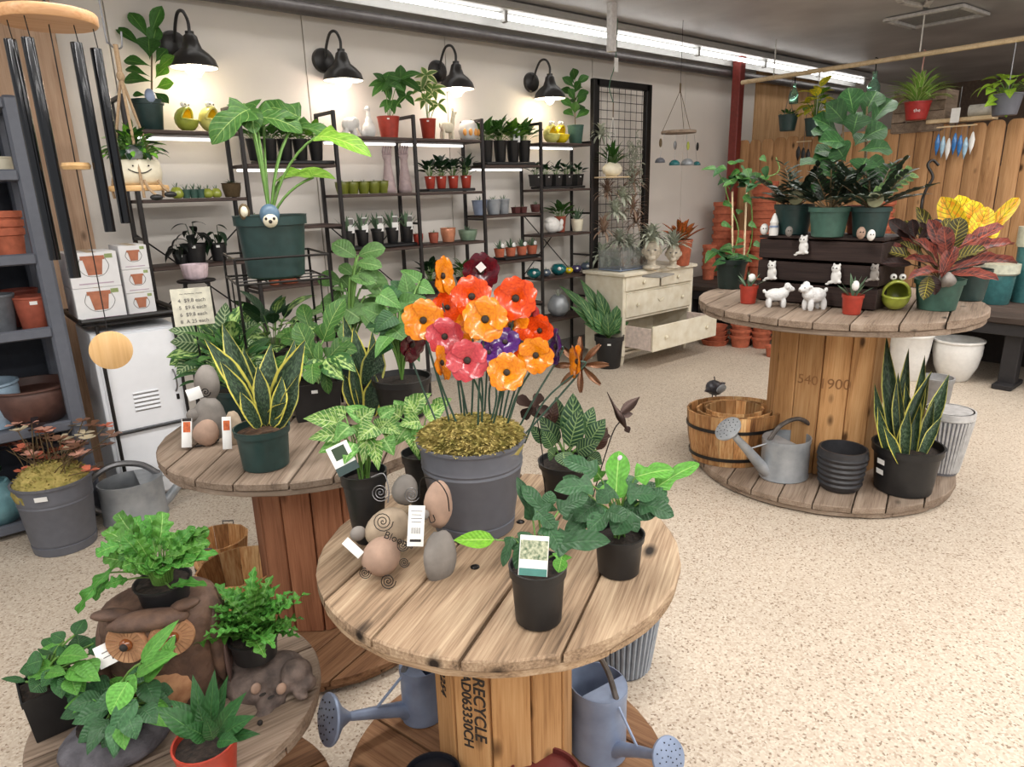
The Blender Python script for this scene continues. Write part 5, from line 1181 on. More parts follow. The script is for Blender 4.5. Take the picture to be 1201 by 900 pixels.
# nested terracotta pots on the bench
ORD = ['topmost', 'second from top', 'third from top', 'fourth from top', 'fifth from top', 'sixth from top', 'seventh from top', 'eighth from top', 'ninth from top', 'tenth from top', 'eleventh from top', 'twelfth from top', 'thirteenth from top', 'fourteenth from top']
def stack(label, p, r, h, n, step, m=m_terra, kind='terra', lean=0):
    base = None
    for i in range(n):
        q = p+Vector((lean*i, 0, i*step)); q = Vector((q.x, q.y, q.z))
        lb = label if n == 1 else ORD[n-1-i]+' '+label
        if base is None: t = thing('terracotta_pot', lb, 'pot', q, group=label); pot(t, r, h, m, kind, soil=0, n=20); base = t
        else: t = dup(base, q, label=lb)
        t.rotation_euler = (random.uniform(-.02, .02), random.uniform(-.02, .02), random.uniform(0, 6))
def bpos(x, X=6.75): q = FX(x, 300, X); return Vector((q.x, q.y, .5505))
for x, yt, yb, r_, lab, X_ in ((846, 232, 330, 12, 'terracotta pot, tall nested stack against the back wall', 6.9), (868, 262, 330, 11, 'terracotta pot, short nested stack behind the vine canes', 6.7), (892, 205, 320, 14, 'terracotta pot, tallest nested stack, behind the crate', 6.85), (1026, 232, 330, 15, 'terracotta pot, nested stack right of the crate pots', 6.8)):
    p = bpos(x, X_); k = mpp(p); zt2 = zat(p, yt); st_ = 9*k; n = max(2, int((zt2-p.z-20*k)/st_)+1); stack(lab, p, r_*k, 20*k, n, st_)
p = bpos(832, 6.5); k = mpp(p); stack('terracotta pot, small stack beside the dresser', p, 8*k, 16*k, 4, 8*k)
# saucers and pots on the floor beyond the table
for x, yb, r_, n, st, h_, lab in ((838, 407, 16, 4, 5.5, 6, 'wide terracotta saucer, floor stack beside the dresser drawer'),):
    p = stand(x, yb, 0, r_); k = mpp(p)
    for i in range(n):
        q = p+Vector((0, 0, i*st*k)); t = thing('terracotta_saucer', ORD[n-1-i]+' '+lab, 'saucer', q, group=lab); rr = (r_-i*1.0)*k; mk('dish', lathe([(rr*.85, 0), (rr, h_*k*.9), (rr*1.04, h_*k), (rr*.9, h_*k), (rr*.8, h_*k*.25)], 22), m_terra, t, 35)
for x, yb, r_, h_, n, lab in ((868, 409, 12.5, 14, 3, 'terracotta pot, middle floor stack behind the right table'), (892, 410, 11.5, 13, 3, 'terracotta pot, floor stack left of the spool core'), (905, 420, 8, 13, 1, 'single small terracotta pot against the spool core')):
    p = stand(x, yb, 0, r_); k = mpp(p); stack(lab, p, r_*k, h_*k, n, 7*k)
p = stand(868, 384, 0, 12)+Vector((.1, .0, 0)); p = FZ(868, 409, 0)+Vector((.28, .14, 0)); k = mpp(p); t = thing('green_plastic_pot', 'dark green plastic pot behind the floor stacks of terracotta', 'pot', p); pot(t, 12*k, 40*k, m_green_pot, 'nursery', soil=0)
# ================================================================ HANGING THINGS AT THE RIGHT
def onpole(px_): a, b = POLE; lo, hi = 0., 1.4; 
PA, PB = POLE
def polept(px_):
    best = min((abs(px_-(600.5+FPX*(PA.lerp(PB, s/200)-Vector((0, 0, HC))).dot(_R)/(PA.lerp(PB, s/200)-Vector((0, 0, HC))).dot(_fw))), s) for s in range(0, 260)); return PA.lerp(PB, best[1]/200)
def bottle(px_, y0, y1, label):
    q = polept(px_); zt_ = zat(q, y0); zb_ = zat(q, y1); t = thing('hanging_bottle', label, 'ornament', Vector((q.x, q.y, zb_))); h = zt_-zb_; r_ = h*.24
    mk('bottle', lathe([(r_*.8, 0), (r_, h*.05), (r_*.95, h*.5), (r_*.5, h*.7), (r_*.34, h*.78), (r_*.34, h*.97), (r_*.42, h), (r_*.28, h), (r_*.28, h*.75), (r_*.85, h*.48), (r_*.88, h*.08)], 18), m_glass, t, 60)
    mk('s_hook', tube([(0, 0, h*.95), (0, 0, q.z-zb_-.02), (.02, 0, q.z-zb_+.03), (-.02, 0, q.z-zb_+.03)], .006, 5), m_wire, t)
bottle(933, 98, 122, 'small green glass bottle hanging from the pole at left'); bottle(1028, 84, 118, 'larger green glass bottle hanging from the pole beside the fig')
q = polept(930)
# small hanging pot below the left bottle
zr = zat(q, 137); k = mpp(Vector((q.x, q.y, zr))); t = thing('hanging_pot', 'little dark green hanging pot in front of the plywood sheet', 'plant', Vector((q.x-.03, q.y, zat(q, 154)))); zs = pot(t, 11*k, 18*k, m_green_pot, 'plain'); foliage(t, zs, 16, lm_small, 7*k, 9*k, 5*k, seed=3, objs=False)
for s in (-1, 1): mk('hanger_wire', tube([(s*10*k, 0, 18*k), (.0, 0, 44*k)], .003, 4), m_greywire, t)
mk('hanger_wire', tube([(0, 0, 44*k), (.03, 0, q.z-t.location.z-.02)], .003, 4), m_greywire, t)
# yellow hanging plant
q = polept(962); t = thing('hanging_plant', 'yellow and green trailing plant hanging left of the fig', 'plant', Vector((q.x, q.y, zat(q, 160)))); k = mpp(t.location); zs = pot(t, 12*k, 20*k, m_green_pot, 'plain')
lmy = LM('ovate', leafmat('leaf_yellow', srgb(222, 210, 60), blotch=srgb(170, 180, 60)), W=.6, droop=.8); foliage(t, zs, 34, [lmy, lmy, LM('ovate', L_bright, W=.6, droop=.8)], 16*k, 14*k, 34*k, seed=4, el=(-.8, .8))
mk('hanger_wire', tube([(0, 0, zs), (0, 0, q.z-t.location.z-.02)], .004, 4), m_white_cord, t)
# spider plant in red pot
q = polept(1084); t = thing('hanging_spider_plant', 'spider plant in a red hanging pot below the pole', 'plant', Vector((q.x, q.y, zat(q, 141)))); k = mpp(t.location); zs = pot(t, 14*k, 20*k, plain('deep_red_plastic', srgb(160, 40, 36), .4), 'plain')
sp = LM('strap', L_spider, W=.11, droop=1.5, lift=.5, nseg=8, nw=1); rosette(t, zs, 80, sp, 44*k, seed=5, el=(.2, 1.3), r0=.03)
mk('hook', tube(catmull([(0, 0, zs), (0, 0, q.z-t.location.z-.1), (.02, 0, q.z-t.location.z+.02), (-.01, 0, q.z-t.location.z+.03)], 4), .006, 5), plain('pink_hook', srgb(190, 140, 130), .5), t)
o = text('the', .04, m_paper, t, 'pot_lettering'); az = atan2(-q.y, -q.x); n_ = Vector((cos(az), sin(az), -.1)).normalized(); x_ = Vector((-sin(az), cos(az), 0)); o.matrix_basis = Matrix.Translation(n_*13.6*k+Vector((0, 0, 11*k))) @ Matrix((x_, n_.cross(x_), n_)).transposed().to_4x4()
# lime philodendron at the right edge
q = polept(1192); t = thing('hanging_lime_plant', 'lime green heart-leaved plant in a dark hanging pot at the right edge', 'plant', Vector((q.x, q.y, zat(q, 136)))); k = mpp(t.location); zs = pot(t, 16*k, 24*k, m_greypot, 'plain')
ll_ = LM('heart', leafmat('leaf_lime', srgb(150, 190, 60), vein=srgb(190, 214, 100)), W=.75, droop=.8); foliage(t, zs, 26, ll_, 15*k, 28*k, 22*k, seed=6, el=(-1.0, .6)); H = Hero(t, (0, 0, zs))
for a in ((1170, 112, 1158, 124), (1166, 120, 1154, 126), (1176, 118, 1174, 134), (1180, 126, 1180, 138), (1164, 104, 1156, 112)): H.leaf(ll_, *a, 11, face=.6)
H.done(); mk('hanger_wire', tube([(0, 0, zs), (0, 0, q.z-t.location.z-.02)], .004, 4), m_greywire, t)
# blue fish mobile and dark feather mobile in front of the fence
def mobile(px_, y0, y1, n, w_, label, mats, X_=7.1, bar=True):
    p = FX(px_, y0, X_); k = mpp(p); t = thing('hanging_mobile', label, 'ornament', p); 
    bary = n*w_/2*k; mk('bar', tube([(0, bary, 0), (0, -bary, 0)], .006, 5), m_pole, t)
    h = (y1-y0)*k
    for i in range(n):
        y = bary-(i+.5)*w_*k; z = -h*(.2+.15*((i*7) % 3)/2); mk('thread', tube([(0, y, 0), (0, y, z)], .0015, 4), m_greywire, t)
        mk('pendant', lathe([(.001, -h*.7), (w_*k*.42, -h*.45), (w_*k*.5, -h*.25), (w_*k*.2, -h*.04), (.001, 0)], 8, sx=.5), mats[i % len(mats)], t, 180).location = (0, y, z)
    return t, k
m_blue = plain('blue_glass', srgb(50, 120, 190), .2, coat=.5); m_pblue = plain('pale_blue_glass', srgb(160, 196, 220), .2, coat=.5)
t, k = mobile(1122, 148, 184, 7, 6, 'mobile of blue and white fish pendants hanging before the fence', [m_blue, m_pblue, m_paper, m_blue]); mk('hanger', tube([(0, 0, 0), (0, 0, .32)], .003, 4), m_greywire, t)
mk('label_card', box(-.01, .02, .09, .002, .07, .12), m_paper, t)
t, k = mobile(943, 166, 190, 3, 6, 'small mobile of dark feathers hanging before the fence left of the fig', [m_black]); mk('hanger', tube([(0, 0, 0), (0, 0, .5)], .003, 4), m_greywire, t)
# wooden box and board on top of the fence
p = FX(1076, 146, 7.25); t = thing('wooden_box', 'grey wooden box sitting on top of the fence behind the spider plant', 'box', Vector((7.37, p.y, 1.72)))
for i in range(4): mk('slat', box(-.14, 0, .30+i*.085, .02, .44, .08, b=.003), m_greywood, t)
for s in (-1, 1): mk('side', box(0, s*.215, .43, .28, .02, .35, b=.003), m_greywood, t)
mk('bottom', box(0, 0, .255, .28, .42, .012), m_greywood, t); mk('bracket', box(-.08, 0, .12, .04, .3, .25), m_greywood, t)
p = FX(1128, 139, 7.28); t = thing('pale_board', 'pale board lying along the fence top right of the wooden box', 'board', Vector((7.27, p.y, 2.03))); mk('board', box(0, 0, .02, .16, .52, .035, b=.004), m_pole, t)
mk('paper_roll', lathe([(.05, 0), (.05, .3)], 14), plain('crumpled_wrap', (.6, .58, .53), .7), t).matrix_basis = T(.02, -.05, .09, rx=pi/2)
# black shepherd hook in front of the fence
p = FX(1092, 240, 6.9); g = G(); t = thing('shepherd_hook', 'black curled plant hook rising behind the croton', 'hook', Vector((6.9, p.y, .55))); H = Hero(t, (0, 0, 0)); H.D = depth(Vector((6.9, p.y, 1.5)))
mk('hook', tube(catmull([Vector((0, 0, 0)), H.pt(1080, 250), H.pt(1085, 225), H.pt(1094, 208), H.pt(1088, 194), H.pt(1094, 188), H.pt(1101, 194)], 6), .012, 7), m_wire, t)
# ================================================================ DRESSER TOP, GRID RACK, DOME MOBILE
X0, Y0, WD, DP, ZT = DRS; ZT += .0015
def ondr(x, y, r=0): return stand(x, y, ZT, r)
p = ondr(738, 330, 0); p = FZ(738, 327, ZT); k = mpp(p); p.y = max(p.y, DYf+.16)
t = thing('display_tray', 'clear rectangular display tray of air plants on the dresser', 'tray', Vector((X0-WD/2+.26, DYf+.2, ZT)))
m_clear = plain('clear_acrylic', (.85, .88, .88), .05, var=0, trans=.92)
mk('base', box(0, 0, .012, .44, .26, .012, b=.004), m_galvblue, t); 
for s in (-1, 1): mk('panel', box(s*.215, 0, .10, .005, .25, .16), m_clear, t); mk('panel', box(0, s*.125, .10, .43, .005, .16), m_clear, t); mk('foot', box(s*.18, -.1, .003, .02, .02, .006), m_wire, t)
lm_air = LM('strap', L_silver, W=.09, droop=1.4, lift=.5, nseg=7, nw=1); lm_airr = LM('strap', leafmat('leaf_air_plant_reddish', srgb(170, 150, 130), edge=srgb(190, 110, 90)), W=.1, droop=1.2, lift=.4, nseg=7, nw=1)
for i in range(6): rosette(t, .03, 16, (lm_air, lm_airr)[i % 2], .09, seed=i, objs=False, x0=-.16+.065*i, y0=.05*(-1)**i, el=(.1, 1.4))
def head(x, y, label, m, lmx, s=1.0):
    p = ondr(x, y, 8); k = mpp(p)*s; t = thing('head_planter', label, 'planter', p); az = atan2(-p.y, -p.x)
    o = remesh(blobs(t, 'head', [(0, 0, 3, 9, 9, 3), (0, 0, 8, 4.5, 4.5, 7), (0, 0, 20, 9.5, 9, 11), (9, 0, 18, 1.8, 1.6, 3), (7, 0, 13, 3, 4, 3), (0, 9, 19, 1.5, 1.5, 3), (0, -9, 19, 1.5, 1.5, 3)], m, k), .003); o.rotation_euler = (0, 0, az)
    for s_ in (-1, 1):
        v = Vector((8.6*k, s_*3.4*k, 21*k)); v.rotate(Matrix.Rotation(az, 3, 'Z')); mk('eye', ell(v, 1.2*k, 1.2*k, .9*k), m_inkgrey, t)
    rosette(t, 28*k, 60, lmx, 24*k, objs=False, seed=x, el=(-.3, 1.4), r0=.03)
m_headm = plain('weathered_head_ceramic', srgb(196, 186, 168), .7, var=.15)
head(764, 318, 'left grey-white head planter with curly grey leaves on the dresser', m_headm, LM('strap', L_silver, W=.14, droop=2.0, lift=.8, nseg=8, nw=1), 1.15)
head(789, 317, 'right smaller head planter on the dresser beside the bromeliad', m_headm, LM('strap', L_silver, W=.12, droop=1.2, lift=.5, nseg=7, nw=1), .95)
p = ondr(805, 313, 11); k = mpp(p); t = thing('potted_bromeliad', 'orange and bronze bromeliad in a terracotta pot at the right end of the dresser', 'plant', p+Vector((-.01, .06, 0))); zs = pot(t, 13*k, 30*k, m_terra, 'plain')
rosette(t, zs, 22, LM('paddle', L_brom, W=.28, droop=.5, fold=.3), 30*k, el=(.3, 1.4), seed=2)
o = mk('picture_frame', box(0, 0, .008, .26, .17, .014, rz=.2, b=.003), plain('pewter', srgb(150, 148, 142), .4)); o.location = ondr(772, 324); tag(o, 'flat pewter frame lying on the dresser in front of the head planters', 'frame')
# air plants on the grid
gx, gw, gz = GRID; gy = 4.40
rnd = random.Random(12)
lm_air2 = LM('strap', L_silver, W=.15, droop=1.6, lift=.5, nseg=7, nw=1)
spots = [(705, 160), (712, 226), (730, 232), (722, 250), (742, 245), (708, 272), (726, 284), (746, 262), (738, 288), (706, 302), (722, 308), (748, 300), (742, 215)]
for i, (x, y) in enumerate(spots):
    p = FY(x, y, gy); t = thing('air_plant', ['air plant at the upper left of the wire grid rack', 'reddish air plant below the hanging shelf board, left one', 'reddish air plant below the hanging shelf board, middle', 'air plant under the reddish pair at the rack centre', 'spiky air plant at the right of the rack below the curls', 'air plant at the left of the rack, lower half', 'silver air plant at the centre of the rack, lower half', 'large drooping air plant on the right post of the rack', 'silver air plant low on the right of the rack', 'pinkish air plant at the bottom left of the rack', 'air plant just above the display tray', 'pale air plant behind the left head planter', 'air plant beside the curled silver one'][i], 'air plant', p)
    mk('clip', tube([(0, 0, 0), (0, .045, 0)], .004, 4), m_wire, t); rosette(t, 0, 44, rnd.choice((lm_air2, lm_air2, lm_airr)), rnd.uniform(.13, .2), objs=False, seed=i, el=(-.6, 1.4))
p = FY(742, 190, gy); t = thing('curly_air_plant', 'mass of long curling silver air plant leaves on the right post of the rack', 'air plant', p); g = G()
for i in range(80):
    c = Vector((rnd.gauss(0, .06), rnd.uniform(-.03, .02), rnd.gauss(0, .13))); r_ = rnd.uniform(.02, .05); a0 = rnd.uniform(0, 6.28); pl_ = [c+Vector(((r_*(1-j/18))*cos(a0+j*.42)+.0, .003*j-.02, (r_*(1-j/18))*sin(a0+j*.42))) for j in range(16)]; g.add(tube(pl_, [.006*(1-j/20) for j in range(16)], 4))
stuff(mk('curled_leaves', g, plain('silver_green_leaf', srgb(160, 164, 146), .7), t, 180)); mk('clip', tube([(0, 0, 0), (0, .045, 0)], .004, 4), m_wire, t)
# hanging shelf board with shell planter
p = FY(718, 208, 4.22); k = mpp(p); t = thing('hanging_board', 'small pale board hung on cords in front of the grid rack', 'hanging shelf', p); mk('board', box(0, 0, 0, .32, .14, .012, b=.003), m_pole, t)
top_ = FY(725, 62, 4.22).z-p.z
for s in (-1, 1): mk('cord', tube([(s*.10, 0, 0), (s*.02, 0, .42), (0, 0, .5)], .003, 4), m_white_cord, t)
mk('cord', tube([(0, 0, .5), (0, 0, .62)], .005, 5), m_stembrown, t); mk('hook', tube(catmull([(0, 0, .62), (-.05, 0, .72), (-.04, 0, .8), (.02, 0, .95), (.04, 0, 2.92-p.z)], 5), .004, 5), plain('green_metal', srgb(70, 110, 90), .4, metal=.4), t); mk('card', box(.02, -.01, .92, .05, .002, .11), m_paper, t)
q = p+Vector((.0, 0, .0065)); t = thing('shell_planter', 'white shell-shaped planter with a green tuft on the hanging board', 'planter', q)
mk('shell', ell((0, 0, .06), .125, .06, .065, 16, 8, lump=.05), m_cream, t, 180); rosette(t, .09, 50, LM('strap', L_green, W=.13, droop=.8, lift=.3, nseg=6, nw=1), .22, objs=False, seed=4, el=(.3, 1.5))
# dome mobile
p = FY(796, 155, 4.0); k = mpp(p); t = thing('dome_mobile', 'wooden disc wind mobile with coloured glass domes left of the red post', 'ornament', p)
mk('disc', lathe([(20*k, -.012), (20.5*k, 0), (20*k, .012)], 24), m_greywood, t); zt_ = zat(p, 106)-p.z; zc = 2.94-p.z
for a in (.3, 2.4, 4.5): mk('cord', tube([(19*k*cos(a), 19*k*sin(a), .01), (0, 0, zt_)], .003, 4), m_stembrown, t)
mk('cord', tube([(0, 0, zt_), (0, 0, zc)], .0025, 4), m_wire, t); mk('knot', tube([(0, 0, zt_-.02), (0, 0, zt_+.06)], .008, 6), m_stembrown, t)
for i, (x, y, m, r_) in enumerate(((774, 191, m_greypot, 6), (791, 194, MATS['teal_glaze'], 6.5), (806, 194, m_galv, 8), (817, 194, MATS['teal_glaze'], 5))):
    P_ = FY(x, y, 4.0+(.05, -.05, -.04, .05)[i])-p; mk('dome', lathe([(r_*k, 0), (r_*k*.92, r_*k*.45), (r_*k*.55, r_*k*.85), (.001, r_*k)], 14), m, t, 180).location = P_
    mk('thread', tube([P_+Vector((0, 0, r_*k)), Vector((P_.x*.8, P_.y*.8, -.01))], .0015, 4), m_greywire, t); mk('charm', ell((P_.x, P_.y, P_.z+22*k), 2.5*k, 1.2*k, 5*k), (m_stembrown, m_greywire, m_lime, m_wire)[i], t, 180)
# plants left of the dresser
p = stand(714, 434, 0, 14); k = mpp(p); t = thing('potted_cast_iron_plant', 'black pot of long arching striped leaves on the floor left of the dresser', 'plant', p); zs = pot(t, 17*k, 38*k, m_black, 'nursery')
sticker(t, 16*k, 30*k, .03, .015); H = Hero(t, (0, 0, zs), m_stem, .004); lr = LM('lance', leafmat('leaf_long_green', srgb(56, 96, 54), vein=srgb(150, 176, 110), side=.03, nside=5), W=.28, droop=.8, fold=.25)
for a in ((705, 385, 655, 336, 14, 0, 0), (708, 380, 680, 328, 14, .05, .05), (712, 380, 700, 340, 15, 0, 0), (716, 380, 720, 342, 14, .05, .05), (718, 385, 750, 334, 8, 0, .03), (708, 390, 668, 360, 15, -.05, -.08), (712, 392, 684, 380, 13, -.08, -.12), (718, 392, 738, 378, 12, 0, 0), (716, 388, 728, 355, 14, -.03, -.05), (710, 392, 694, 362, 15, -.1, -.12), (714, 394, 712, 366, 14, -.12, -.14), (704, 392, 676, 345, 13, -.1, -.1), (716, 394, 730, 372, 12, -.1, -.12)): H.leaf(lr, *a[:5], d1=a[5], d2=a[6], face=.6)
H.done()
# ================================================================ LEFT SIDE
# plywood board leaning on the wall behind the shelving
xr = FY(72, 30, 4.45).x
o = mk('plywood_board', box(0, 0, 1.4, .95, .03, 2.8, b=.003), wood('pale_plywood', srgb(150, 120, 96), srgb(186, 154, 128), srgb(204, 174, 148), 2, knots=True, rnd=.05)); o.location = (xr-.475, 4.66, 0); tag(o, 'tall plywood board standing on end behind the grey plastic shelving', 'board')
# grey plastic shelving
m_dkback = plain('dark_blue_back_sheet', srgb(40, 44, 54), .7)
m_gsh = plain('grey_plastic_shelving', srgb(92, 96, 106), .55, var=.05)
g0, g1 = -1.0, .46; gw = g1-g0; GY, GD = 3.80, .48
gs = thing('plastic_shelving', 'grey plastic storage shelving full of pots at the left edge', 'shelving', ((g0+g1)/2, GY, 0))
mk('back_panel', box(0, GD+.004, .99, gw-.02, .008, 1.96), m_dkback, gs)
GL = (.075, .523, .985, 1.325, 1.69, 1.99)
for z in GL:
    sb = mk('shelf_board', box(0, GD/2, z-.03, gw-.01, GD-.02, .012, b=.003), m_gsh, gs)
    mk('front_lip', box(0, .012, z-.022, gw-.13, .03, .05, b=.006), m_gsh, gs); mk('back_lip', box(0, GD-.012, z-.022, gw-.13, .03, .05, b=.006), m_gsh, gs)
for s in (-1, 1):
    for y in (.035, GD-.035): mk('post', box(s*(gw/2-.035), y, 1.0, .07, .07, 2.0, b=.012), m_gsh, gs)
def ong(px, i, w_=0, Y=None):
    z = GL[i]-.0235; Y = Y or GY+.16; return Vector((Xat(px, Y, z), Y, z))
def gpot(px, i, label, w_, h_, m, kind='terra', Y=None, rb=None, name='pot', cat='pot', st=False, soil=0):
    p = ong(px, i, Y=Y); k = mpp(p); t = thing(name, label, cat, p); pot(t, w_*k, h_*k, m, kind, soil=soil, rb=rb and rb*k); 
    if st: sticker(t, w_*k*.97, h_*k*.84, .03, .016)
    return t, k
p = ong(16, 3); k = mpp(p); stack('terracotta pot, nested stack on the grey shelving behind the chimes', p, 17*k, 34*k, 3, 10*k)
gpot(5, 4, 'pale speckled pot on the upper grey shelf at the left edge', 13, 22, m_cream, 'cup'); gpot(-14, 4, 'dark pot on the upper grey shelf cut by the left edge', 14, 34, m_black, 'plain')
gpot(46, 2, 'rust red plastic pot in front on the grey shelf above the brown bowls', 20, 40, m_brick, 'plain', st=True, Y=GY+.13); gpot(30, 2, 'rust brown plastic pot behind the rust red one', 19, 42, plain('dull_rust', srgb(140, 66, 52), .6), 'plain', Y=GY+.34)
gpot(2, 2, 'slate grey plastic pot at the left end beside the rust pots', 20, 46, plain('mid_slate', srgb(104, 108, 114), .5), 'plain', Y=GY+.15)
t, k = gpot(45, 1, 'dark brown plastic bowl planter in front on the lower grey shelf', 42, 44, plain('brown_plastic', srgb(94, 66, 58), .5), 'bowl', rb=26, Y=GY+.22, st=True)
gpot(-4, 1, 'pale blue glazed bowl at the left on the lower grey shelf', 30, 54, plain('pale_blue_glaze', srgb(150, 172, 190), .3), 'bowl', Y=GY+.24)
p = ong(0, 0, Y=GY+.13); k = mpp(p)
t = thing('ribbed_planter', 'round teal ribbed planter on the bottom grey shelf at the left edge', 'planter', p); m_tl = plain('pale_teal_glaze', srgb(110, 152, 160), .35)
n = 36; pr = [(13, 0), (20, 4), (27, 16), (28, 28), (25, 40), (18, 48), (17, 52), (14, 52), (13, 40)]
mk('body', lathe([(a*k, b*k) for a, b in pr], 72, wob=lambda a: 1+.022*cos(36*a)), m_tl, t, 60)
rosette(t, 50*k, 18, lm_smalld, 22*k, seed=3, objs=False)
# grey pot on the floor with moss and metal flowers
m_flw = [plain('coral_metal', srgb(200, 110, 84), .4), plain('pale_metal', srgb(196, 182, 152), .4), plain('brown_metal', srgb(120, 84, 64), .4), plain('pink_metal', srgb(214, 160, 140), .4), plain('black_bronze_metal', srgb(40, 32, 34), .4)]
p = stand(78, 645, 0, 34)+Vector((0, -.07, 0)); k = mpp(p); t = thing('flower_stake_pot', 'slate grey pot of moss and brown metal flower stakes on the floor at left', 'pot', p)
zt_ = zat(p, 560); zs = pot(t, 40*k, zt_, m_greypot, 'saucer', rb=32*k, soil=.9, m_s=m_moss); sticker(t, 40*k, zt_*.88, .05, .022, az=atan2(-p.y, -p.x)-.35)
def mossball(t, z, r, h, seed, n=420, m=m_moss, L=.018):
    rnd = random.Random(seed); mk('moss_mound', ell((0, 0, z-.004), r, r, h, 22, 10, lump=.05, seed=seed), m, t, 180); g = G()
    for i in range(n):
        a = rnd.uniform(0, 6.283); q = sqrt(rnd.random())*.98; x, y = r*q*cos(a), r*q*sin(a); zz_ = z+h*sqrt(max(0, 1-q*q))*.97; d = Vector((cos(a)*q+rnd.gauss(0, .6), sin(a)*q+rnd.gauss(0, .6), .8)).normalized()
        l = L*rnd.uniform(.5, 1.2); P_ = Vector((x, y, zz_)); s_ = d.cross(Vector((rnd.random(), rnd.random(), .2))).normalized()*.0028; e = P_+d*l+Vector((rnd.gauss(0, .004), rnd.gauss(0, .004), -l*.25)); mid = P_+d*l*.6
        b0 = len(g.v); g.v += [tuple(P_-s_), tuple(P_+s_), tuple(mid+s_*1.3), tuple(mid-s_*1.3), tuple(e)]; g.f += [(b0, b0+1, b0+2, b0+3), (b0+3, b0+2, b0+4)]
    stuff(mk('moss_strands', g, m, t, 0))
mossball(t, zs, 38*k, 26*k, 1)
rnd = random.Random(21); H = Hero(t, (0, 0, zs), m_wire, .0025); lmp = LM('petal', m_flw[0], W=.6, nseg=4, nw=1, droop=.3)
lps = [LM('petal', m, W=.6, nseg=4, nw=1, droop=.3) for m in m_flw]
for i in range(64):
    x = rnd.uniform(2, 132); y = rnd.uniform(494, 535) if i < 48 else rnd.uniform(530, 556); x = x if i < 48 else rnd.uniform(26, 112)
    c_ = H.pt(x, y, rnd.uniform(-.15, .2)); base = Vector((rnd.gauss(0, .04), rnd.gauss(0, .04), zs)); st_ = mk('flower_stake', tube([base, base.lerp(c_, .5)+Vector((0, 0, .02)), c_], .0022, 4), m_stembrown, t)
    lx = lps[rnd.choice((0, 1, 2, 2, 4, 4, 3)) if i < 48 else rnd.choice((0, 0, 3, 2))]; a0 = rnd.uniform(0, 6)
    for q in range(4): a = a0+q*pi/2; leaf(st_, c_, Vector((cos(a), sin(a), rnd.uniform(-.1, .5))), rnd.uniform(.035, .05), lx, W=1.5, name='petal')
# locker
m_lock = plain('white_locker_enamel', srgb(240, 243, 248), .35, var=.01)
LX0, LX1, LY, LH, LD = .55, .935, 3.82, .935, .42
lk = thing('locker', 'white metal locker with a louvred door under the boxes', 'locker', ((LX0+LX1)/2, LY+LD/2, 0)); lw = LX1-LX0
mk('body', box(0, .01, LH/2, lw, LD-.02, LH-.02, b=.006), m_lock, lk)
zd = .40
for z0, z1, nm in ((.03, zd-.006, 'lower'), (zd+.006, LH-.03, 'upper')):
    d = mk('door', box(.0, -LD/2+.004, (z0+z1)/2, lw-.03, .02, z1-z0, b=.004), m_lock, lk)
    if nm == 'upper':
        for i in range(5): mk('louvre', tube([(-.06, -LD/2-.008, z0+.10+i*.022), (.06, -LD/2-.008, z0+.10+i*.022)], .004, 6), m_lock, d)
        for i in range(5): mk('louvre_slot', box(0, -LD/2-.0065, z0+.092+i*.022, .12, .002, .004), m_inkgrey, d)
        mk('handle', tube(catmull([(.145, -LD/2-.006, z0+.16), (.15, -LD/2-.025, z0+.19), (.15, -LD/2-.025, z0+.25), (.145, -LD/2-.006, z0+.28)], 4), .005, 6), m_greywire, d); mk('latch', box(.15, -LD/2-.009, z0+.13, .014, .008, .03, b=.002), m_wire, d)
for s in (-1, 1):
    mk('leg', box(s*(lw/2-.02), -LD/2+.03, .012, .03, .03, .024), m_lock, lk)
# black rack around the locker with tray on top
rk = thing('wire_rack', 'black tubular rack standing around the white locker with a tray on top', 'rack', ((LX0+LX1)/2, LY+LD/2, 0)); rw = lw/2+.012
RZ = LH+.055
for s in (-1, 1):
    for y in (-LD/2-.022, LD/2+.02): mk('post', tube([(s*rw*(.80 if s < 0 else .9), y, 0), (s*rw*(.80 if s < 0 else .9), y, RZ)], .0085, 8), m_blackmetal, rk)
mk('tray', box(0, 0, RZ-.02, 2*rw+.04, LD+.07, .012, b=.003), m_blackmetal, rk)
for s in (-1, 1): mk('tray_rim', tube([(-rw-.02, s*(LD/2+.03), RZ), (rw+.02, s*(LD/2+.03), RZ)], .013, 8), m_blackmetal, rk); mk('tray_rim', tube([(s*(rw+.02), -LD/2-.03, RZ), (s*(rw+.02), LD/2+.03, RZ)], .013, 8), m_blackmetal, rk)
mk('crossbar', tube([(-rw, -LD/2-.02, zd), (rw, -LD/2-.02, zd)], .006, 6), m_blackmetal, rk)
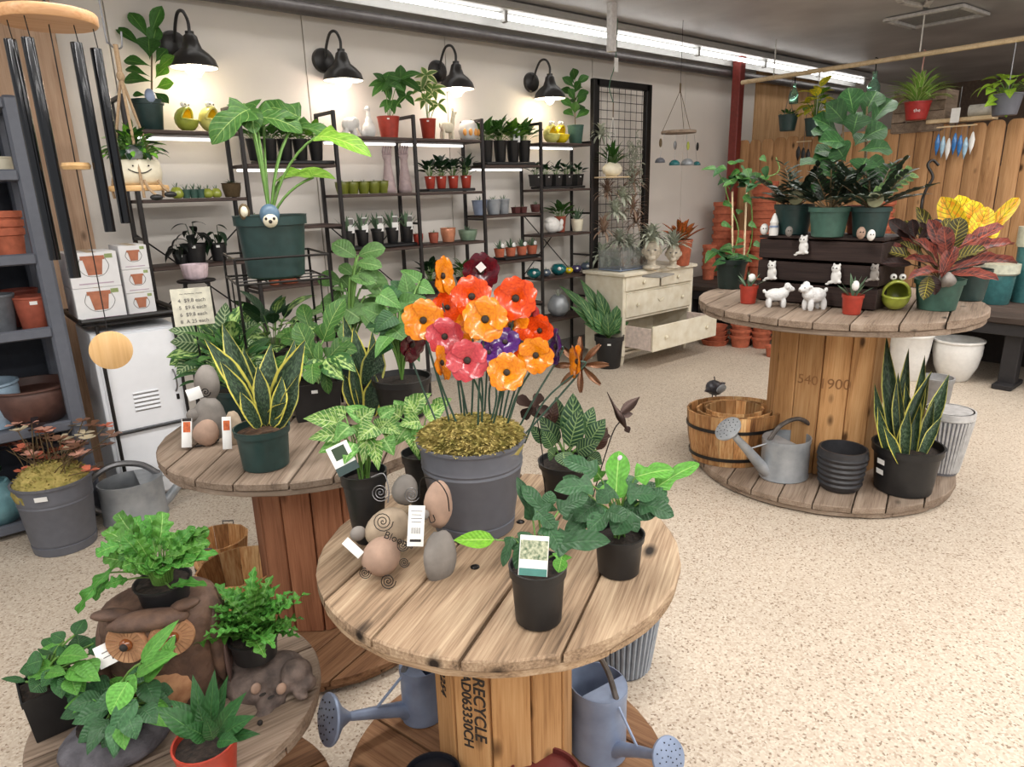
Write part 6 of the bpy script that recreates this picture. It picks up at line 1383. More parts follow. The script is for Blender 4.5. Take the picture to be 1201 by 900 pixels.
# boxes printed with a pot
m_box = plain('white_carton', (.78, .78, .79), .6, var=.02); m_prpot = plain('printed_terracotta', srgb(176, 112, 84), .7); m_prgr = plain('printed_green', srgb(150, 166, 110), .7); m_prpink = plain('printed_caption', srgb(190, 170, 186), .7)
def carton(label, x, y, z, w_, d_, h_, big):
    t = thing('carton', label, 'box', (x, y, z), group='white pot cartons on the locker'); mk('box', box(0, 0, h_/2, w_, d_, h_, b=.002), m_box, t); yf = -d_/2-.0008; s = h_*(.32 if big else .26)
    poly = [(-s*.55, 0), (s*.55, 0), (s*.78, s*1.35), (s*.95, s*1.35), (s*.95, s*1.7), (-s*.95, s*1.7), (-s*.95, s*1.35), (-s*.78, s*1.35)]
    v, f = prism(poly, 0, .001); o = mk('printed_pot', ([(a, yf-c, b+h_*.36) for a, b, c in v], f), m_prpot, t, 0)
    mk('printed_leaf', box(w_*.33, yf, h_*.88, w_*.16, .001, h_*.12), m_prgr, t); mk('printed_caption', box(0, yf, h_*.12, w_*.7, .001, h_*.035), m_prpink, t); mk('tape', box(0, 0, h_+.0006, .04, d_, .001), plain('parcel_tape', srgb(200, 180, 150), .3), t); mk('printed_handle', tube(catmull([(-s*.98, yf, h_*.36+s*1.5), (-s*1.2, yf, h_*.36+s*.7), (-s*.6, yf, h_*.34), (s*.6, yf, h_*.34), (s*1.2, yf, h_*.36+s*.7), (s*.98, yf, h_*.36+s*1.5)], 4), .0012, 4), m_inkgrey, t)
bx0, bx1 = Xat(93, LY+.0, RZ), Xat(150, LY, RZ); bw_ = bx1-bx0; zt1 = FY(93, 297, LY).z; hb_ = (FY(110, 293, LY).z-RZ)/2
for i in range(2): carton(('lower', 'upper')[i]+' of the two larger white cartons on the locker', (bx0+bx1)/2, LY+.14, RZ-.0135+i*(hb_+.001), bw_, .26, hb_, 1)
cx0, cx1 = Xat(152, LY+.04, RZ), Xat(184, LY+.04, RZ); hc_ = (FY(160, 285, LY+.03).z-RZ)/3
for i in range(3): carton(('bottom', 'middle', 'top')[i]+' one of the three smaller white cartons on the locker', (cx0+cx1)/2+.003, LY+.16, RZ-.0135+i*(hc_+.001), cx1-cx0, .22, hc_, 0)
# watering can beside the locker
p = stand(163, 618, 0, 30); k = mpp(p); t = can('large galvanised watering can on the floor in front of the white locker', p, 33*k, zat(p, 562), radians(-5), spout=(2.3, 1.05), rose=0, sx=1.05, handle='grey', hr=.11)
# black stool with pink pot, and sign
p = Vector((Xat(238, 4.12, .85), 4.12, 0)); zt_ = zat(p, 328); t = thing('plant_stool', 'small black metal plant stool behind the sign card', 'stool', p)
mk('top', lathe([(.10, zt_-.012), (.104, zt_-.006), (.10, zt_)], 20), m_blackmetal, t)
for a in range(4): an = a*pi/2+.5; mk('leg', tube([(.085*cos(an), .085*sin(an), zt_-.01), (.15*cos(an), .15*sin(an), 0)], .010, 6), m_blackmetal, t)
mk('ring', tube([(.125*cos(q*pi/8), .125*sin(q*pi/8), zt_*.4) for q in range(16)], .005, 5, closed=True), m_blackmetal, t)
q = Vector((p.x, p.y, zt_)); k = mpp(q); t = thing('striped_pot', 'small pale pink fluted pot on the black stool', 'pot', q); mk('body', lathe([(9*k, 0), (13*k, 3*k), (15*k, 18*k), (13*k, 18*k), (11*k, 4*k)], 48, wob=lambda a: 1+.03*cos(16*a)), plain('pale_pink_glaze', srgb(226, 206, 214), .25), t, 60)
# handwritten sign on a stake
p = FD(226, 360, 2.75); t = thing('handwritten_sign', 'cream handwritten price list card standing behind the silver-leaved plant', 'sign', Vector((p.x, p.y, BZ)), rz=atan2(-p.y, -p.x)+pi/2+.05); k = mpp(p); zc = p.z-BZ
mk('card', box(0, 0, zc, 43*k, .003, 44*k, b=.001), plain('cream_card', srgb(226, 222, 204), .8), t); mk('stake', tube([(0, .004, 0), (0, .004, zc)], .004, 5), m_wire, t); mk('stake_foot', box(0, .004, .004, .08, .05, .008), m_wire, t)
for i, (s_, x) in enumerate((('~ ~~~ ~~', -.0), ('4  $9.8 each', .0), ('5  $9.6 each', .0), ('6  $9.8 each', .0), ('8  A 25 each', .0))):
    o = text(s_, 6.0*k, m_inkgrey, t, 'handwriting'); o.matrix_basis = T(x, -.0022, zc+16*k-i*8.2*k, rx=pi/2)
# ================================================================ WIND CHIME AND HANGING PLANTER
pc = FD(56, 22, 1.62); t = thing('wind_chime', 'large wind chime of black tubes under a round wooden top', 'wind chime', pc); k = mpp(pc); R_ = 52*k
mk('top_disc', lathe([(R_*.97, -.012), (R_, -.008), (R_, .010), (R_*.97, .014)], 40), wood('chime_wood', srgb(186, 130, 84), srgb(214, 164, 118), srgb(230, 186, 142), 0, knots=False, rnd=.02, rough=.4), t)
mk('hanging_cord', tube([(0, 0, .01), (0, 0, 2.94-pc.z)], .003, 5), m_black, t)
m_tb = plain('black_anodised_tube', (.012, .013, .016), .18, metal=.6, coat=.6)
vd = Vector((pc.x, pc.y, 0)).normalized(); rt_ = Vector((vd.y, -vd.x, 0))
for i, (xo, dd, yb, yt) in enumerate(((-41, -.5, 305, 46), (-23, -.9, 326, 44), (24, -.2, 272, 50), (44, .4, 262, 57), (-4, .95, 290, 60))):
    q = pc+rt_*(xo*k)+vd*(dd*R_*.8)*(1 if abs(xo) < 40 else .3); z1 = zat(q, yt); z0 = zat(q, yb)
    if i == 4: continue
    l = q-pc; l.z = 0; o = mk('tube', lathe([(.0128, 0), (.0132, .003), (.0132, z1-z0-.003), (.0128, z1-z0)], 18, cap0=False), m_tb, t, 50); o.location = l+Vector((0, 0, z0-pc.z))
    mk('string', tube([l+Vector((.006, 0, z1-pc.z-.01)), l+Vector((0, 0, 0))*1+Vector((.002, 0, -.01))], .0012, 4), m_wire, t)
zc_ = zat(pc, 195)-pc.z; mk('clapper', lathe([(.030, zc_-.008), (.034, zc_), (.030, zc_+.008)], 24), m_lightwood, t)
zsail = zat(pc, 411)-pc.z; mk('clapper_cord', tube([(0, 0, -.01), (0, 0, zsail)], .0014, 4), m_black, t)
az = atan2(-pc.y, -pc.x); v, f = lathe([(.0, -.004), (.0495, -.004), (.052, -.002), (.052, .002), (.0495, .004), (0, .004)], 36)
o = mk('sail_disc', (v, f), m_lightwood, t); o.matrix_basis = Matrix.Translation((0, 0, zsail)) @ Matrix.Rotation(az, 4, 'Z') @ Matrix.Rotation(pi/2, 4, 'Y')
# hanging smiley planter
p = FD(164, 224, 2.9); k = mpp(p); t = thing('hanging_tray', 'round cream wooden base hung in a jute rope hanger', 'hanging shelf', p)
mk('board', lathe([(31*k, 0), (32*k, 3*k), (31*k, 6*k)], 30), m_lightwood, t)
kn = FD(138, 96, 2.9)-p; hk = FD(133, 62, 2.9)-p; m_jute = plain('jute_rope', srgb(168, 142, 112), .9, bump=.5, scale=120)
kn.x = 0; kn.y = 0; hk.x = hk.y = 0
for a in (.4, 2.5, 4.6): mk('rope', tube([(31*k*cos(a), 31*k*sin(a), 2*k), kn], .006, 6), m_jute, t); mk('tassel', tube([(31*k*cos(a), 31*k*sin(a), 2*k), (30*k*cos(a), 30*k*sin(a), -8*k)], .006, 6), m_jute, t)
mk('knot', ell(kn, .016, .016, .022, 10, 8), m_jute, t); mk('rope', tube([kn, hk], .010, 7), m_jute, t)
mk('hook', tube(catmull([hk+Vector((.03, 0, .05)), hk+Vector((.02, 0, -.01)), hk+Vector((-.02, 0, .0)), hk+Vector((-.03, 0, .09)), Vector((-.03, 0, 2.94-p.z))], 6), .004, 6), m_greywire, t)
q = p+Vector((0, 0, 6*k+.0005)); t = thing('smiley_planter', 'cream round planter with a drawn smiling face in the hanging rope cradle', 'planter', q)
mk('body', lathe([(20*k, 0), (25*k, 4*k), (27*k, 14*k), (25.5*k, 26*k), (24*k, 28*k), (22*k, 28*k), (22*k, 22*k)], 28), m_cream, t, 60); mk('soil', lathe([(22*k, 23*k), (1*k, 25*k)], 16, cap0=False), m_soil, t)
az = atan2(-q.y, -q.x); P_ = lambda a, z: (27.4*k*cos(az+a), 27.4*k*sin(az+a), z*k)
mk('smile', tube([P_(-.45+.9*i/10+.15, 13+4.5*((i-5)/5)**2) for i in range(11)], .0022, 5), m_ink, t)
for a in (-.1, .5): mk('eye', ell(P_(a, 21), .0035), m_ink, t)
foliage(t, 23*k, 130, [lm_small, lm_smallb, lm_smalld], 13*k, 28*k, 34*k, seed=31, objs=False, el=(-.7, 1.2)); H = Hero(t, (0, 0, 24*k))
mk('owl_ornament', ell((-4*k, -20*k, 34*k), 9*k, 5*k, 10*k), m_galv, t, 180)
mk('dangling_leg', tube([(0, -27*k, 5*k), (2*k, -34*k, -4*k), (8*k, -36*k, -12*k)], .006, 6), m_jute, t); mk('dangling_leg', tube([(16*k, -22*k, 5*k), (20*k, -28*k, -4*k), (24*k, -30*k, -8*k)], .006, 6), m_jute, t)
for x, z in ((8, -14), (25, -11)): mk('shoe', ell((x*k, -36*k if x < 10 else -30*k, z*k), 7*k, 4*k, 3.5*k), m_black, t, 180)
# ================================================================ LEFT SPOOL TABLE
BZs = BZ+.001
lg = LM('ovate', L_agl, W=.5, droop=.7, fold=.25, wave=.03)
# wire plant stand and the big green pot plant
p = FZ(342, 468, BZs); ST = p
zr = zat(p, 322)-BZ; zu = zat(p, 302)-BZ; hw = .125; k = mpp(p+Vector((0, 0, zr)))
t = thing('wire_plant_stand', 'tall square black wire plant stand holding the big green pot', 'plant stand', p, rz=radians(-12)); hw = 50*k
for z in (zr-.012, zu+.012): mk('ring', tube([(-hw, -hw, z), (hw, -hw, z), (hw, hw, z), (-hw, hw, z)], .0048, 6, closed=True), m_wire, t)
mk('lower_ring', tube([(-hw, -hw, .06), (hw, -hw, .06), (hw, hw, .06), (-hw, hw, .06)], .003, 6, closed=True), m_wire, t)
for sx_ in (-1, 1):
    for sy_ in (-1, 1): mk('leg', tube([(sx_*hw, sy_*hw, 0), (sx_*hw, sy_*hw, zu+.012)], .0052, 6), m_wire, t)
for s in (-.35, .35): mk('platform_wire', tube([(-hw, s*hw, zr-.012), (hw, s*hw, zr-.012)], .003, 5), m_wire, t); mk('platform_wire', tube([(s*hw, -hw, zr-.012), (s*hw, hw, zr-.012)], .003, 5), m_wire, t)
for s in (-1, 1): stuff(mk('side_scroll', tube([(s*hw, 0, zr-.012), (s*hw, 0, .06)], .003, 5), m_wire, t))
q = p+Vector((0, 0, zr-.008)); k = mpp(q); t = thing('potted_large_aroid', 'big dark green pot with long arching leaves raised on the wire stand', 'plant', q); hp = zat(p, 252)-q.z
zs = pot(t, 40*k, hp, m_green_pot, 'nursery', rb=32*k, n=40)
H = Hero(t, (0, 0, zs), m_stem, .0045); H.D = depth(q+Vector((0, 0, .2)))
la = LM('arrow3', L_mons, W=.6, droop=1.1, fold=.25, wave=.05, nseg=14); lal = LM('arrow3', leafmat('leaf_large_aroid_light', srgb(112, 156, 52), vein=srgb(180, 200, 100), vw=.03, side=.02), W=.6, droop=.8, fold=.2, nseg=14)
for a in ((292, 128, 248, 172, 42, -.05, -.1, 0, .6), (300, 138, 356, 158, 44, .0, .05, 0, .5), (286, 122, 300, 160, 40, .0, -.05, 0, .6), (352, 138, 300, 132, 34, .05, .1, 0, .5), (372, 160, 436, 186, 34, -.05, -.1, 1, .5), (344, 150, 398, 172, 30, .1, .1, 0, .4), (330, 210, 394, 212, 34, .05, .05, 1, .35), (368, 208, 322, 216, 26, 0, .02, 1, .3), (310, 150, 272, 156, 28, .1, .15, 0, .4)):
    H.leaf(lal if a[7] else la, *a[:5], d1=a[5], d2=a[6], face=a[8], sr=.005)
H.done()
# blue helmeted owl pick and small figures on the rim
az = atan2(-q.y, -q.x)
e = thing('owl_pot_hanger', 'blue and cream owl ornament hooked over the rim of the big green pot', 'ornament', q+Vector((cos(az)*38*k, sin(az)*38*k, hp-.004)))
mk('head', ell((0, 0, .006), 11*k, 9*k, 12*k), plain('steel_blue_glaze', srgb(84, 112, 134), .4), e, 180); mk('face', ell((cos(az)*5*k, sin(az)*5*k, -.012), 8*k, 7*k, 8*k), m_cream, e, 180); mk('beak', ell((cos(az)*12*k, sin(az)*12*k, -.016), 2*k), m_ink, e)
for s in (-1, 1): v = Vector((10.5*k, s*4*k, -.006)); v.rotate(Matrix.Rotation(az, 3, 'Z')); mk('eye', ell(v, 1.6*k), m_ink, e)
e = thing('bird_pot_hanger', 'small dark bird ornament on the left rim of the big green pot', 'ornament', q+Vector((cos(az+.9)*37*k*-1*0, 0, 0))+Vector((cos(az-.75)*38*k, sin(az-.75)*38*k, hp))); mk('body', ell((0, 0, .015), 6*k, 5*k, 9*k), m_stembrown, e, 180); mk('breast', ell((cos(az)*3*k, sin(az)*3*k, .016), 4*k, 4*k, 6*k), m_cream, e, 180)
# front snake plant
p = stand(314, 556, BZs, 29); k = mpp(p); t = thing('potted_snake_plant', 'yellow-edged snake plant in a dark green pot at the front of the left table', 'plant', p); hp = zat(p, 500)-BZs
zs = pot(t, 31*k, hp, m_green_pot, 'nursery', rb=26*k, n=36, m_s=plain('bark_mulch', srgb(86, 62, 44), .9, var=.5, scale=70, bump=1))
H = Hero(t, (0, 0, zs)); l1 = LM('snake', L_snake, W=.3, droop=.5, fold=.45, nseg=12); l2 = LM('snake', L_snake2, W=.3, droop=.6, fold=.5, nseg=12)
for a in ((306, 500, 240, 400, 18, 0, .0, 1), (302, 502, 258, 425, 15, -.03, -.06, 1), (308, 500, 262, 382, 18, .05, .08, 0), (318, 500, 358, 400, 22, 0, 0, 1), (316, 500, 318, 405, 20, .05, .06, 0), (322, 500, 345, 400, 16, .05, .1, 0), (312, 498, 302, 430, 15, -.05, -.05, 1), (316, 490, 336, 472, 11, -.04, -.08, 1), (310, 500, 286, 410, 16, .06, .08, 0), (304, 502, 282, 460, 13, -.06, -.09, 1), (326, 502, 350, 440, 14, -.02, -.04, 0), (320, 500, 330, 442, 14, -.05, -.05, 1)):
    H.leaf((l1, l2)[a[7]], *a[:4], a[4]*1.3, d1=a[5], d2=a[6], face=.85, stem=False, roll=random.uniform(-.3, .3))
# stone creature left, second one half hidden
def pebble(t, name, loc, P, rx, ry, rz, m, **kw):
    return mk(name, ell(loc-P, rx, ry, rz, 18, 12, **kw), m, t, 180)
p = stand(236, 528, BZs, 18); k = mpp(p); t = thing('stone_figure', 'stacked river stone bird figure with a tag at the left of the left table', 'ornament', p); H = Hero(t, (0, 0, 0)); H.D = depth(p)+.02
mk('body_stone', ell(H.pt(246, 495, .04), 21*k, 15*k, 31*k, 18, 12, lump=.03), m_stonegrey, t, 180); mk('head_stone', ell(H.pt(243, 450, .03), 15*k, 12*k, 23*k, 18, 12, lump=.03), m_stonegrey, t, 180)
mk('belly_stone', ell(H.pt(242, 508, -.03), 15*k, 12*k, 16*k, 16, 10, lump=.03), m_stonepink, t, 180); mk('side_stone', ell(H.pt(228, 487, 0), 9*k, 9*k, 8*k, 14, 10), m_stonegrey, t, 180)
mk('wire_scroll', spiral(H.pt(241, 460, -.03), 6*k, 2, _R, _U, .0018), m_wire, t); mk('wire_foot', tube([(-.02, -.01, .004), (.03, -.03, .004), (.06, 0, .004)], .003, 5), m_wire, t)
def cardat(t, H, x, y, w_, h_, m, name='price_tag', rolly=0, d=-.06, extra=None):
    c = H.pt(x, y, d); n = (Vector((0, 0, HC))-(H.o+c)).normalized(); xx = Vector((0, 0, 1)).cross(n).normalized(); yy = n.cross(xx); kk = mpp(H.o+c)
    o = mk(name, box(0, 0, 0, w_*kk, h_*kk, .0012, b=.0003), m, t); o.matrix_basis = Matrix.Translation(c) @ Matrix((xx, yy, n)).transposed().to_4x4() @ Matrix.Rotation(rolly, 4, 'Z')
    for (x0, y0, x1, y1, mm) in (extra or ()): mk('tag_print', box((x0+x1)/2*w_*kk, (y0+y1)/2*h_*kk, 0, (x1-x0)*w_*kk, (y1-y0)*h_*kk, .002), mm, o)
    return o, kk
m_tagp = plain('tag_photo_orange', srgb(140, 60, 40), .6, col2=srgb(230, 120, 60), scale=60)
cardat(t, H, 219, 508, 11, 34, m_paper, rolly=-.15, extra=((-.35, .02, .35, .38, m_tagp), (-.45, .4, .45, .5, m_ink))); cardat(t, H, 228, 462, 16, 14, m_paper, rolly=.2)
p = stand(272, 530, BZs, 14); k = mpp(p); t = thing('stone_figure', 'mottled stone ornament with a tag between the stone bird and the snake plant pot', 'ornament', p); H = Hero(t, (0, 0, 0)); H.D = depth(p)+.02
mk('stone', ell(H.pt(274, 505, .02), 12*k, 11*k, 24*k, 16, 10, lump=.05), m_stone, t, 180); cardat(t, H, 266, 508, 10, 38, m_paper, rolly=-.1, d=-.05, extra=((-.35, .08, .35, .38, m_tagp),))
# silver-marked plant at the back left
p = FZ(262, 455, BZs)+Vector((.0, .05, 0)); k = mpp(p); t = thing('potted_silver_leaf_plant', 'plant with silver-striped oval leaves at the back of the left table', 'plant', p); zs = pot(t, 30*k, 44*k, m_green_pot, 'nursery')
H = Hero(t, (0, 0, zs), m_stem, .003); lg = LM('ovate', L_agl, W=.5, droop=.7, fold=.25, wave=.03); lgs = LM('ovate', leafmat('leaf_silver_striped', srgb(62, 96, 60), vein=srgb(180, 200, 150), side=.12, nside=10, vw=.04), W=.5, droop=.7, fold=.2)
for a in ((262, 405, 265, 356, 24, 0, .05, 1), (240, 395, 198, 388, 20, -.05, -.1, 1), (244, 405, 200, 402, 26, -.08, -.12, 1), (240, 412, 196, 420, 18, -.1, -.12, 0), (258, 395, 228, 372, 20, 0, .05, 0), (275, 400, 302, 378, 22, .05, .1, 1), (270, 410, 300, 402, 24, -.05, -.05, 1), (255, 412, 226, 398, 22, -.1, -.15, 0), (252, 400, 250, 375, 22, .03, .06, 0), (262, 420, 248, 440, 18, -.1, -.14, 0), (280, 390, 300, 360, 18, .1, .15, 0), (232, 402, 214, 380, 16, 0, 0, 0)):
    H.leaf((lg, lgs)[a[7]], *a[:5], d1=a[5], d2=a[6], face=.65)
H.fill(26, 256, 405, 50, 32, [lg, lgs, lg], 34, 22, seed=4, dd=.12)
H.done()
# dark squarish pot inside the wire stand
p = FZ(372, 488, BZs); k = mpp(p); t = thing('potted_aroid', 'black square pot with a green leafy plant beside the wire stand', 'plant', p, rz=-.3); zs = sqpot(t, 29*k, 22*k, 44*k, m_black); sticker(t, 24*k, 36*k, .022, .012, az=atan2(-p.y, -p.x)+.3)
H = Hero(t, (0, 0, zs), m_stem, .003); lt = LM('arrow3', L_mons, W=.6, droop=.8, fold=.2)
for a in ((366, 420, 340, 380, 30, 0, 0), (372, 400, 392, 350, 30, .05, .1), (356, 405, 320, 400, 24, 0, 0), (385, 420, 408, 395, 26, 0, .05), (360, 430, 338, 440, 22, -.05, -.08), (376, 435, 372, 400, 14, 0, 0), (388, 430, 396, 460, 16, -.05, -.05), (350, 395, 330, 360, 24, .1, .15)): H.leaf(lt, *a[:5], d1=a[5], d2=a[6], face=.6)
H.fill(12, 366, 410, 42, 34, [lt, lg], 34, 24, seed=6, dd=.1)
H.done(); rosette(t, zs, 10, lm_air, 30*k, seed=2, x0=.03)
p = FZ(322, 450, BZs)+Vector((.05, .08, 0)); k = mpp(p); t = thing('potted_plant', 'dark leafy plant filling the space behind the wire stand legs', 'plant', p); zs = pot(t, 26*k, 36*k, m_black, 'nursery'); foliage(t, zs, 34, [LM('ovate', L_dark, W=.5, droop=.7), LM('ovate', L_agl, W=.5, droop=.7)], 34*k, 52*k, 46*k, seed=77, el=(-.2, 1.0))
p = Vector((BX-.13, BY+.30, BZs)); k = mpp(p); t = thing('potted_plant', 'leafy green plant at the far edge of the left table behind the wire stand', 'plant', p); zs = pot(t, 26*k, 36*k, m_green_pot, 'nursery'); foliage(t, zs, 40, [LM('ovate', L_green, W=.5, droop=.7), lg, LM('ovate', L_phil, W=.5, droop=.7)], 36*k, 48*k, 60*k, seed=78, el=(-.2, 1.0))
# second snake plant, at the right
p = FZ(432, 478, BZs); k = mpp(p); t = thing('potted_snake_plant', 'upright snake plant behind the arrowhead plants on the left table', 'plant', p); zs = pot(t, 25*k, 34*k, m_black, 'nursery'); H = Hero(t, (0, 0, zs))
for a in ((420, 460, 402, 372, 13, 0, .03, 0), (424, 470, 414, 385, 16, 0, 0, 1), (430, 465, 442, 400, 22, -.02, -.03, 0), (438, 470, 436, 390, 14, .04, .05, 1), (418, 482, 404, 440, 12, -.05, -.06, 1), (434, 490, 440, 440, 17, -.06, -.07, 1), (424, 485, 412, 420, 11, -.05, -.06, 1), (440, 470, 450, 405, 12, .05, .06, 0)):
    H.leaf((l1, l2)[a[7]], *a[:4], a[4]*1.3, d1=a[5], d2=a[6], face=.9, stem=False, roll=random.uniform(-.3, .3))
# tall thick-leaved plant behind (leaves up to y 290)
p = FZ(415, 452, BZs); k = mpp(p); t = thing('potted_broad_leaf_plant', 'tall plant with thick pale green paddle leaves right of the big green pot', 'plant', p); zs = pot(t, 26*k, 40*k, m_green_pot, 'nursery'); H = Hero(t, (0, 0, zs), m_stem, .005)
lpd = LM('paddle', leafmat('leaf_pale_paddle', srgb(88, 126, 68), vein=srgb(140, 168, 110), vw=.04), W=.42, droop=.5, fold=.2)
for a in ((418, 302, 390, 286, 24, 0, 0), (420, 300, 452, 292, 22, 0, 0), (418, 308, 448, 314, 18, -.03, -.05), (420, 320, 442, 330, 16, -.05, -.05), (414, 322, 398, 312, 16, .05, .05), (424, 310, 452, 350, 26, .05, .05), (410, 326, 440, 332, 16, -.05, -.06), (400, 360, 424, 376, 34, -.03, -.05), (425, 368, 396, 352, 28, 0, 0), (418, 380, 450, 350, 26, .05, .1), (440, 355, 470, 345, 24, .05, .1), (398, 340, 380, 370, 20, .05, .05)): H.leaf(lpd, *a[:5], d1=a[5], d2=a[6], face=.6)
H.fill(14, 414, 352, 32, 46, [lpd], 34, 20, seed=5, dd=.08)
H.done()
# wide pot with a sprawling heart-leaf plant at the back right of the table
p = FZ(478, 470, BZ)+Vector((.02, .03, 0)); p = Vector((BX+.33, BY-.12, BZs)); k = mpp(p); t = thing('potted_heart_leaf_plant', 'black pot of sprawling heart-leaved plant left of the grey flower pot', 'plant', p); zs = pot(t, 34*k, 46*k, m_black, 'nursery'); H = Hero(t, (0, 0, zs), m_stem, .0035); lh = LM('heart', L_phil, W=.75, droop=.6, fold=.15, wave=.02); lh2 = LM('heart', leafmat('leaf_heart_light', srgb(82, 126, 62), vein=srgb(130, 164, 100), vw=.04), W=.75, droop=.6)
for a in ((445, 345, 470, 362, 26, 0, 0, 1), (462, 370, 440, 390, 26, -.05, -.08, 0), (470, 360, 500, 350, 28, .05, .05, 1), (480, 352, 474, 320, 26, .08, .1, 1), (460, 385, 478, 402, 26, -.05, -.08, 1), (490, 335, 510, 345, 22, .1, .1, 1), (448, 372, 424, 362, 28, 0, 0, 1), (470, 340, 458, 330, 20, .1, .1, 0), (485, 372, 505, 388, 24, 0, 0, 0), (455, 400, 440, 420, 22, -.08, -.1, 0), (478, 395, 492, 425, 22, -.06, -.1, 0), (492, 330, 470, 318, 18, .1, .15, 1), (462, 352, 452, 335, 24, .05, .1, 0), (500, 360, 520, 372, 20, .05, .05, 0)): H.leaf((lh, lh2)[a[7]], *a[:5], d1=a[5], d2=a[6], face=.6)
H.fill(14, 470, 372, 40, 40, [lh, lh2], 30, 24, seed=9, dd=.1)
H.done()
# buckets on the base of the left table
for x, yb, rp, hy, lab, ang in ((264, 684, 31, 630, 'smaller acacia stave bucket with wire handles, behind on the left table base', .9), (292, 738, 44, 664, 'larger acacia stave bucket in front on the left table base', .2)):
    p = stand(x, yb, ZB-.006, rp); p.z = .032+.026*.9+.001; k = mpp(p); t = thing('stave_bucket', lab, 'bucket', p, rz=ang); stave_tub(t, rp*k*1.08, rp*k*1.08, zat(p, hy)-p.z, 12, tap=.8, hoops=(.25,), handles=True, th=.008, hm=m_greywire)
# ================================================================ FRONT SPOOL TABLE
AS = AZ+.001
# big grey pot with moss and enamelled flowers
p = stand(558, 636, AS, 44); k = mpp(p); gp = thing('flower_pot', 'big slate grey plastic pot of moss and colourful metal flowers on the front spool table', 'pot', p); hp = zat(p, 512)-AS
zs = pot(gp, 61*k, hp, m_greypot, 'saucer', rb=46*k, n=48, soil=.93, m_s=m_moss)
mossball(gp, zs, 57*k, 22*k, 5, n=4200, L=.024)
en = lambda n, c, c2: plain(n, srgb(*c), .22, col2=srgb(*c2), scale=12, coat=.3, spec=.4)
E_or, E_ye, E_pk, E_pu, E_ma = en('orange_red_enamel', (240, 88, 22), (206, 58, 16)), en('orange_yellow_enamel', (238, 150, 24), (214, 112, 16)), en('coral_pink_enamel', (208, 78, 84), (176, 56, 66)), en('purple_enamel', (84, 38, 118), (58, 24, 88)), en('maroon_enamel', (96, 20, 34), (62, 12, 24))
E_br = plain('bronze_petal', srgb(92, 62, 46), .35, metal=.5, col2=srgb(140, 100, 70), scale=20)
def heartpetal(m):
    key = 'hp'+m.name
    if key not in LEAF:
        v = []; f = []; nu, nv = 9, 8
        for i in range(nu):
            t = i/(nu-1); w_ = .62*(min(1, t*1.5)**.8)*(1 if t < .7 else 1-.25*((t-.7)/.3)**2)+.04
            for j in range(nv+1):
                s = j/nv*2-1; x = t*(1-.11*(1-min(1, abs(s)*2.4))*(t > .5)*((t-.5)/.5)) - .20*s*s*t
                v.append((x, s*w_*.5, .10*sin(t*pi*.9)+.10*s*s*t-.05*t*t*t + .02*sin(s*4)*t*t))
        for i in range(nu-1):
            for j in range(nv): a = i*(nv+1)+j; f.append((a, a+nv+1, a+nv+2, a+1))
        n = len(v); v2 = [(x, y, z-.03) for x, y, z in v]; f2 = [tuple(i+n for i in reversed(q)) for q in f]
        me = bpy.data.meshes.new('petal'); me.from_pydata(v+v2, [], f+f2); me.materials.append(m); me.shade_smooth(); LEAF[key] = me
    return LEAF[key]
def basis(n):
    n = n.normalized(); x = Vector((0, 0, 1)).cross(n)
    x = x.normalized() if x.length > .05 else Vector((1, 0, 0)); return Matrix((x, n.cross(x), n)).transposed().to_4x4()
gd = depth(p+Vector((0, 0, .3))); GH = Hero(gp, (0, 0, zs)); GH.D = gd
m_fstem = plain('dark_green_rod', srgb(44, 74, 60), .4)
m_cen = plain('dark_seed_head', srgb(46, 34, 24), .6, bump=.8, scale=200)
FL_N = [0]
def flower(label, x, y, r, m, d=0, yawd=0, up=.25, n=5, foot=None, seed=0, tagged=False, long=False, stem=True):
    rnd = random.Random(seed+int(x)); c = GH.o+GH.pt(x, y, d); kk = mpp(c); foot = foot or (x, None)
    fx = GH.o.x+(c.x-GH.o.x)*.45+rnd.gauss(0, .012); fy = GH.o.y+(c.y-GH.o.y)*.4+rnd.gauss(0, .012); fz = AZ+zs
    t = thing('metal_flower', label, 'flower', Vector((fx, fy, fz)), group='enamelled metal flowers in the grey pot')
    tc = (Vector((0, 0, HC))-c).normalized(); tc.z *= .4; tc.normalize(); rt_ = Vector((-tc.y, tc.x, 0)); nn = (tc*cos(yawd)+rt_*sin(yawd)+Vector((0, 0, up))).normalized()
    cl = c-t.location; B = Matrix.Translation(cl) @ basis(nn); a0 = rnd.uniform(0, 1.2)
    for i in range(n):
        for lay in range(1):
            a = a0+2*pi*i/n; R_ = r*kk
            o = bpy.data.objects.new('petal', heartpetal(m)); C.objects.link(o); o.parent = t
            o.matrix_basis = B @ Matrix.Rotation(a, 4, 'Z') @ Matrix.Rotation(-.22+rnd.uniform(-.12, .12), 4, 'Y') @ Matrix.Translation((R_*.04, 0, .0015*(i % 2))) @ Matrix.Diagonal((R_*1.0, R_*(1.66 if not long else .55)*5/n*1.0, R_*1.0, 1))
    mk('centre', ell((0, 0, .0), .17*r*kk, .17*r*kk, .1*r*kk, 12, 8), m_cen, t, 180).matrix_basis = B @ Matrix.Translation((0, 0, .13*r*kk))
    mid = cl*.5+Vector((rnd.gauss(0, .01), rnd.gauss(0, .01), 0)); mk('stem', tube(catmull([(0, 0, -.012), mid, cl-nn*.012-Vector((0, 0, .012)), cl-nn*.004], 5), .0026, 6), m_fstem, t, 180)
    return t, cl, nn, kk
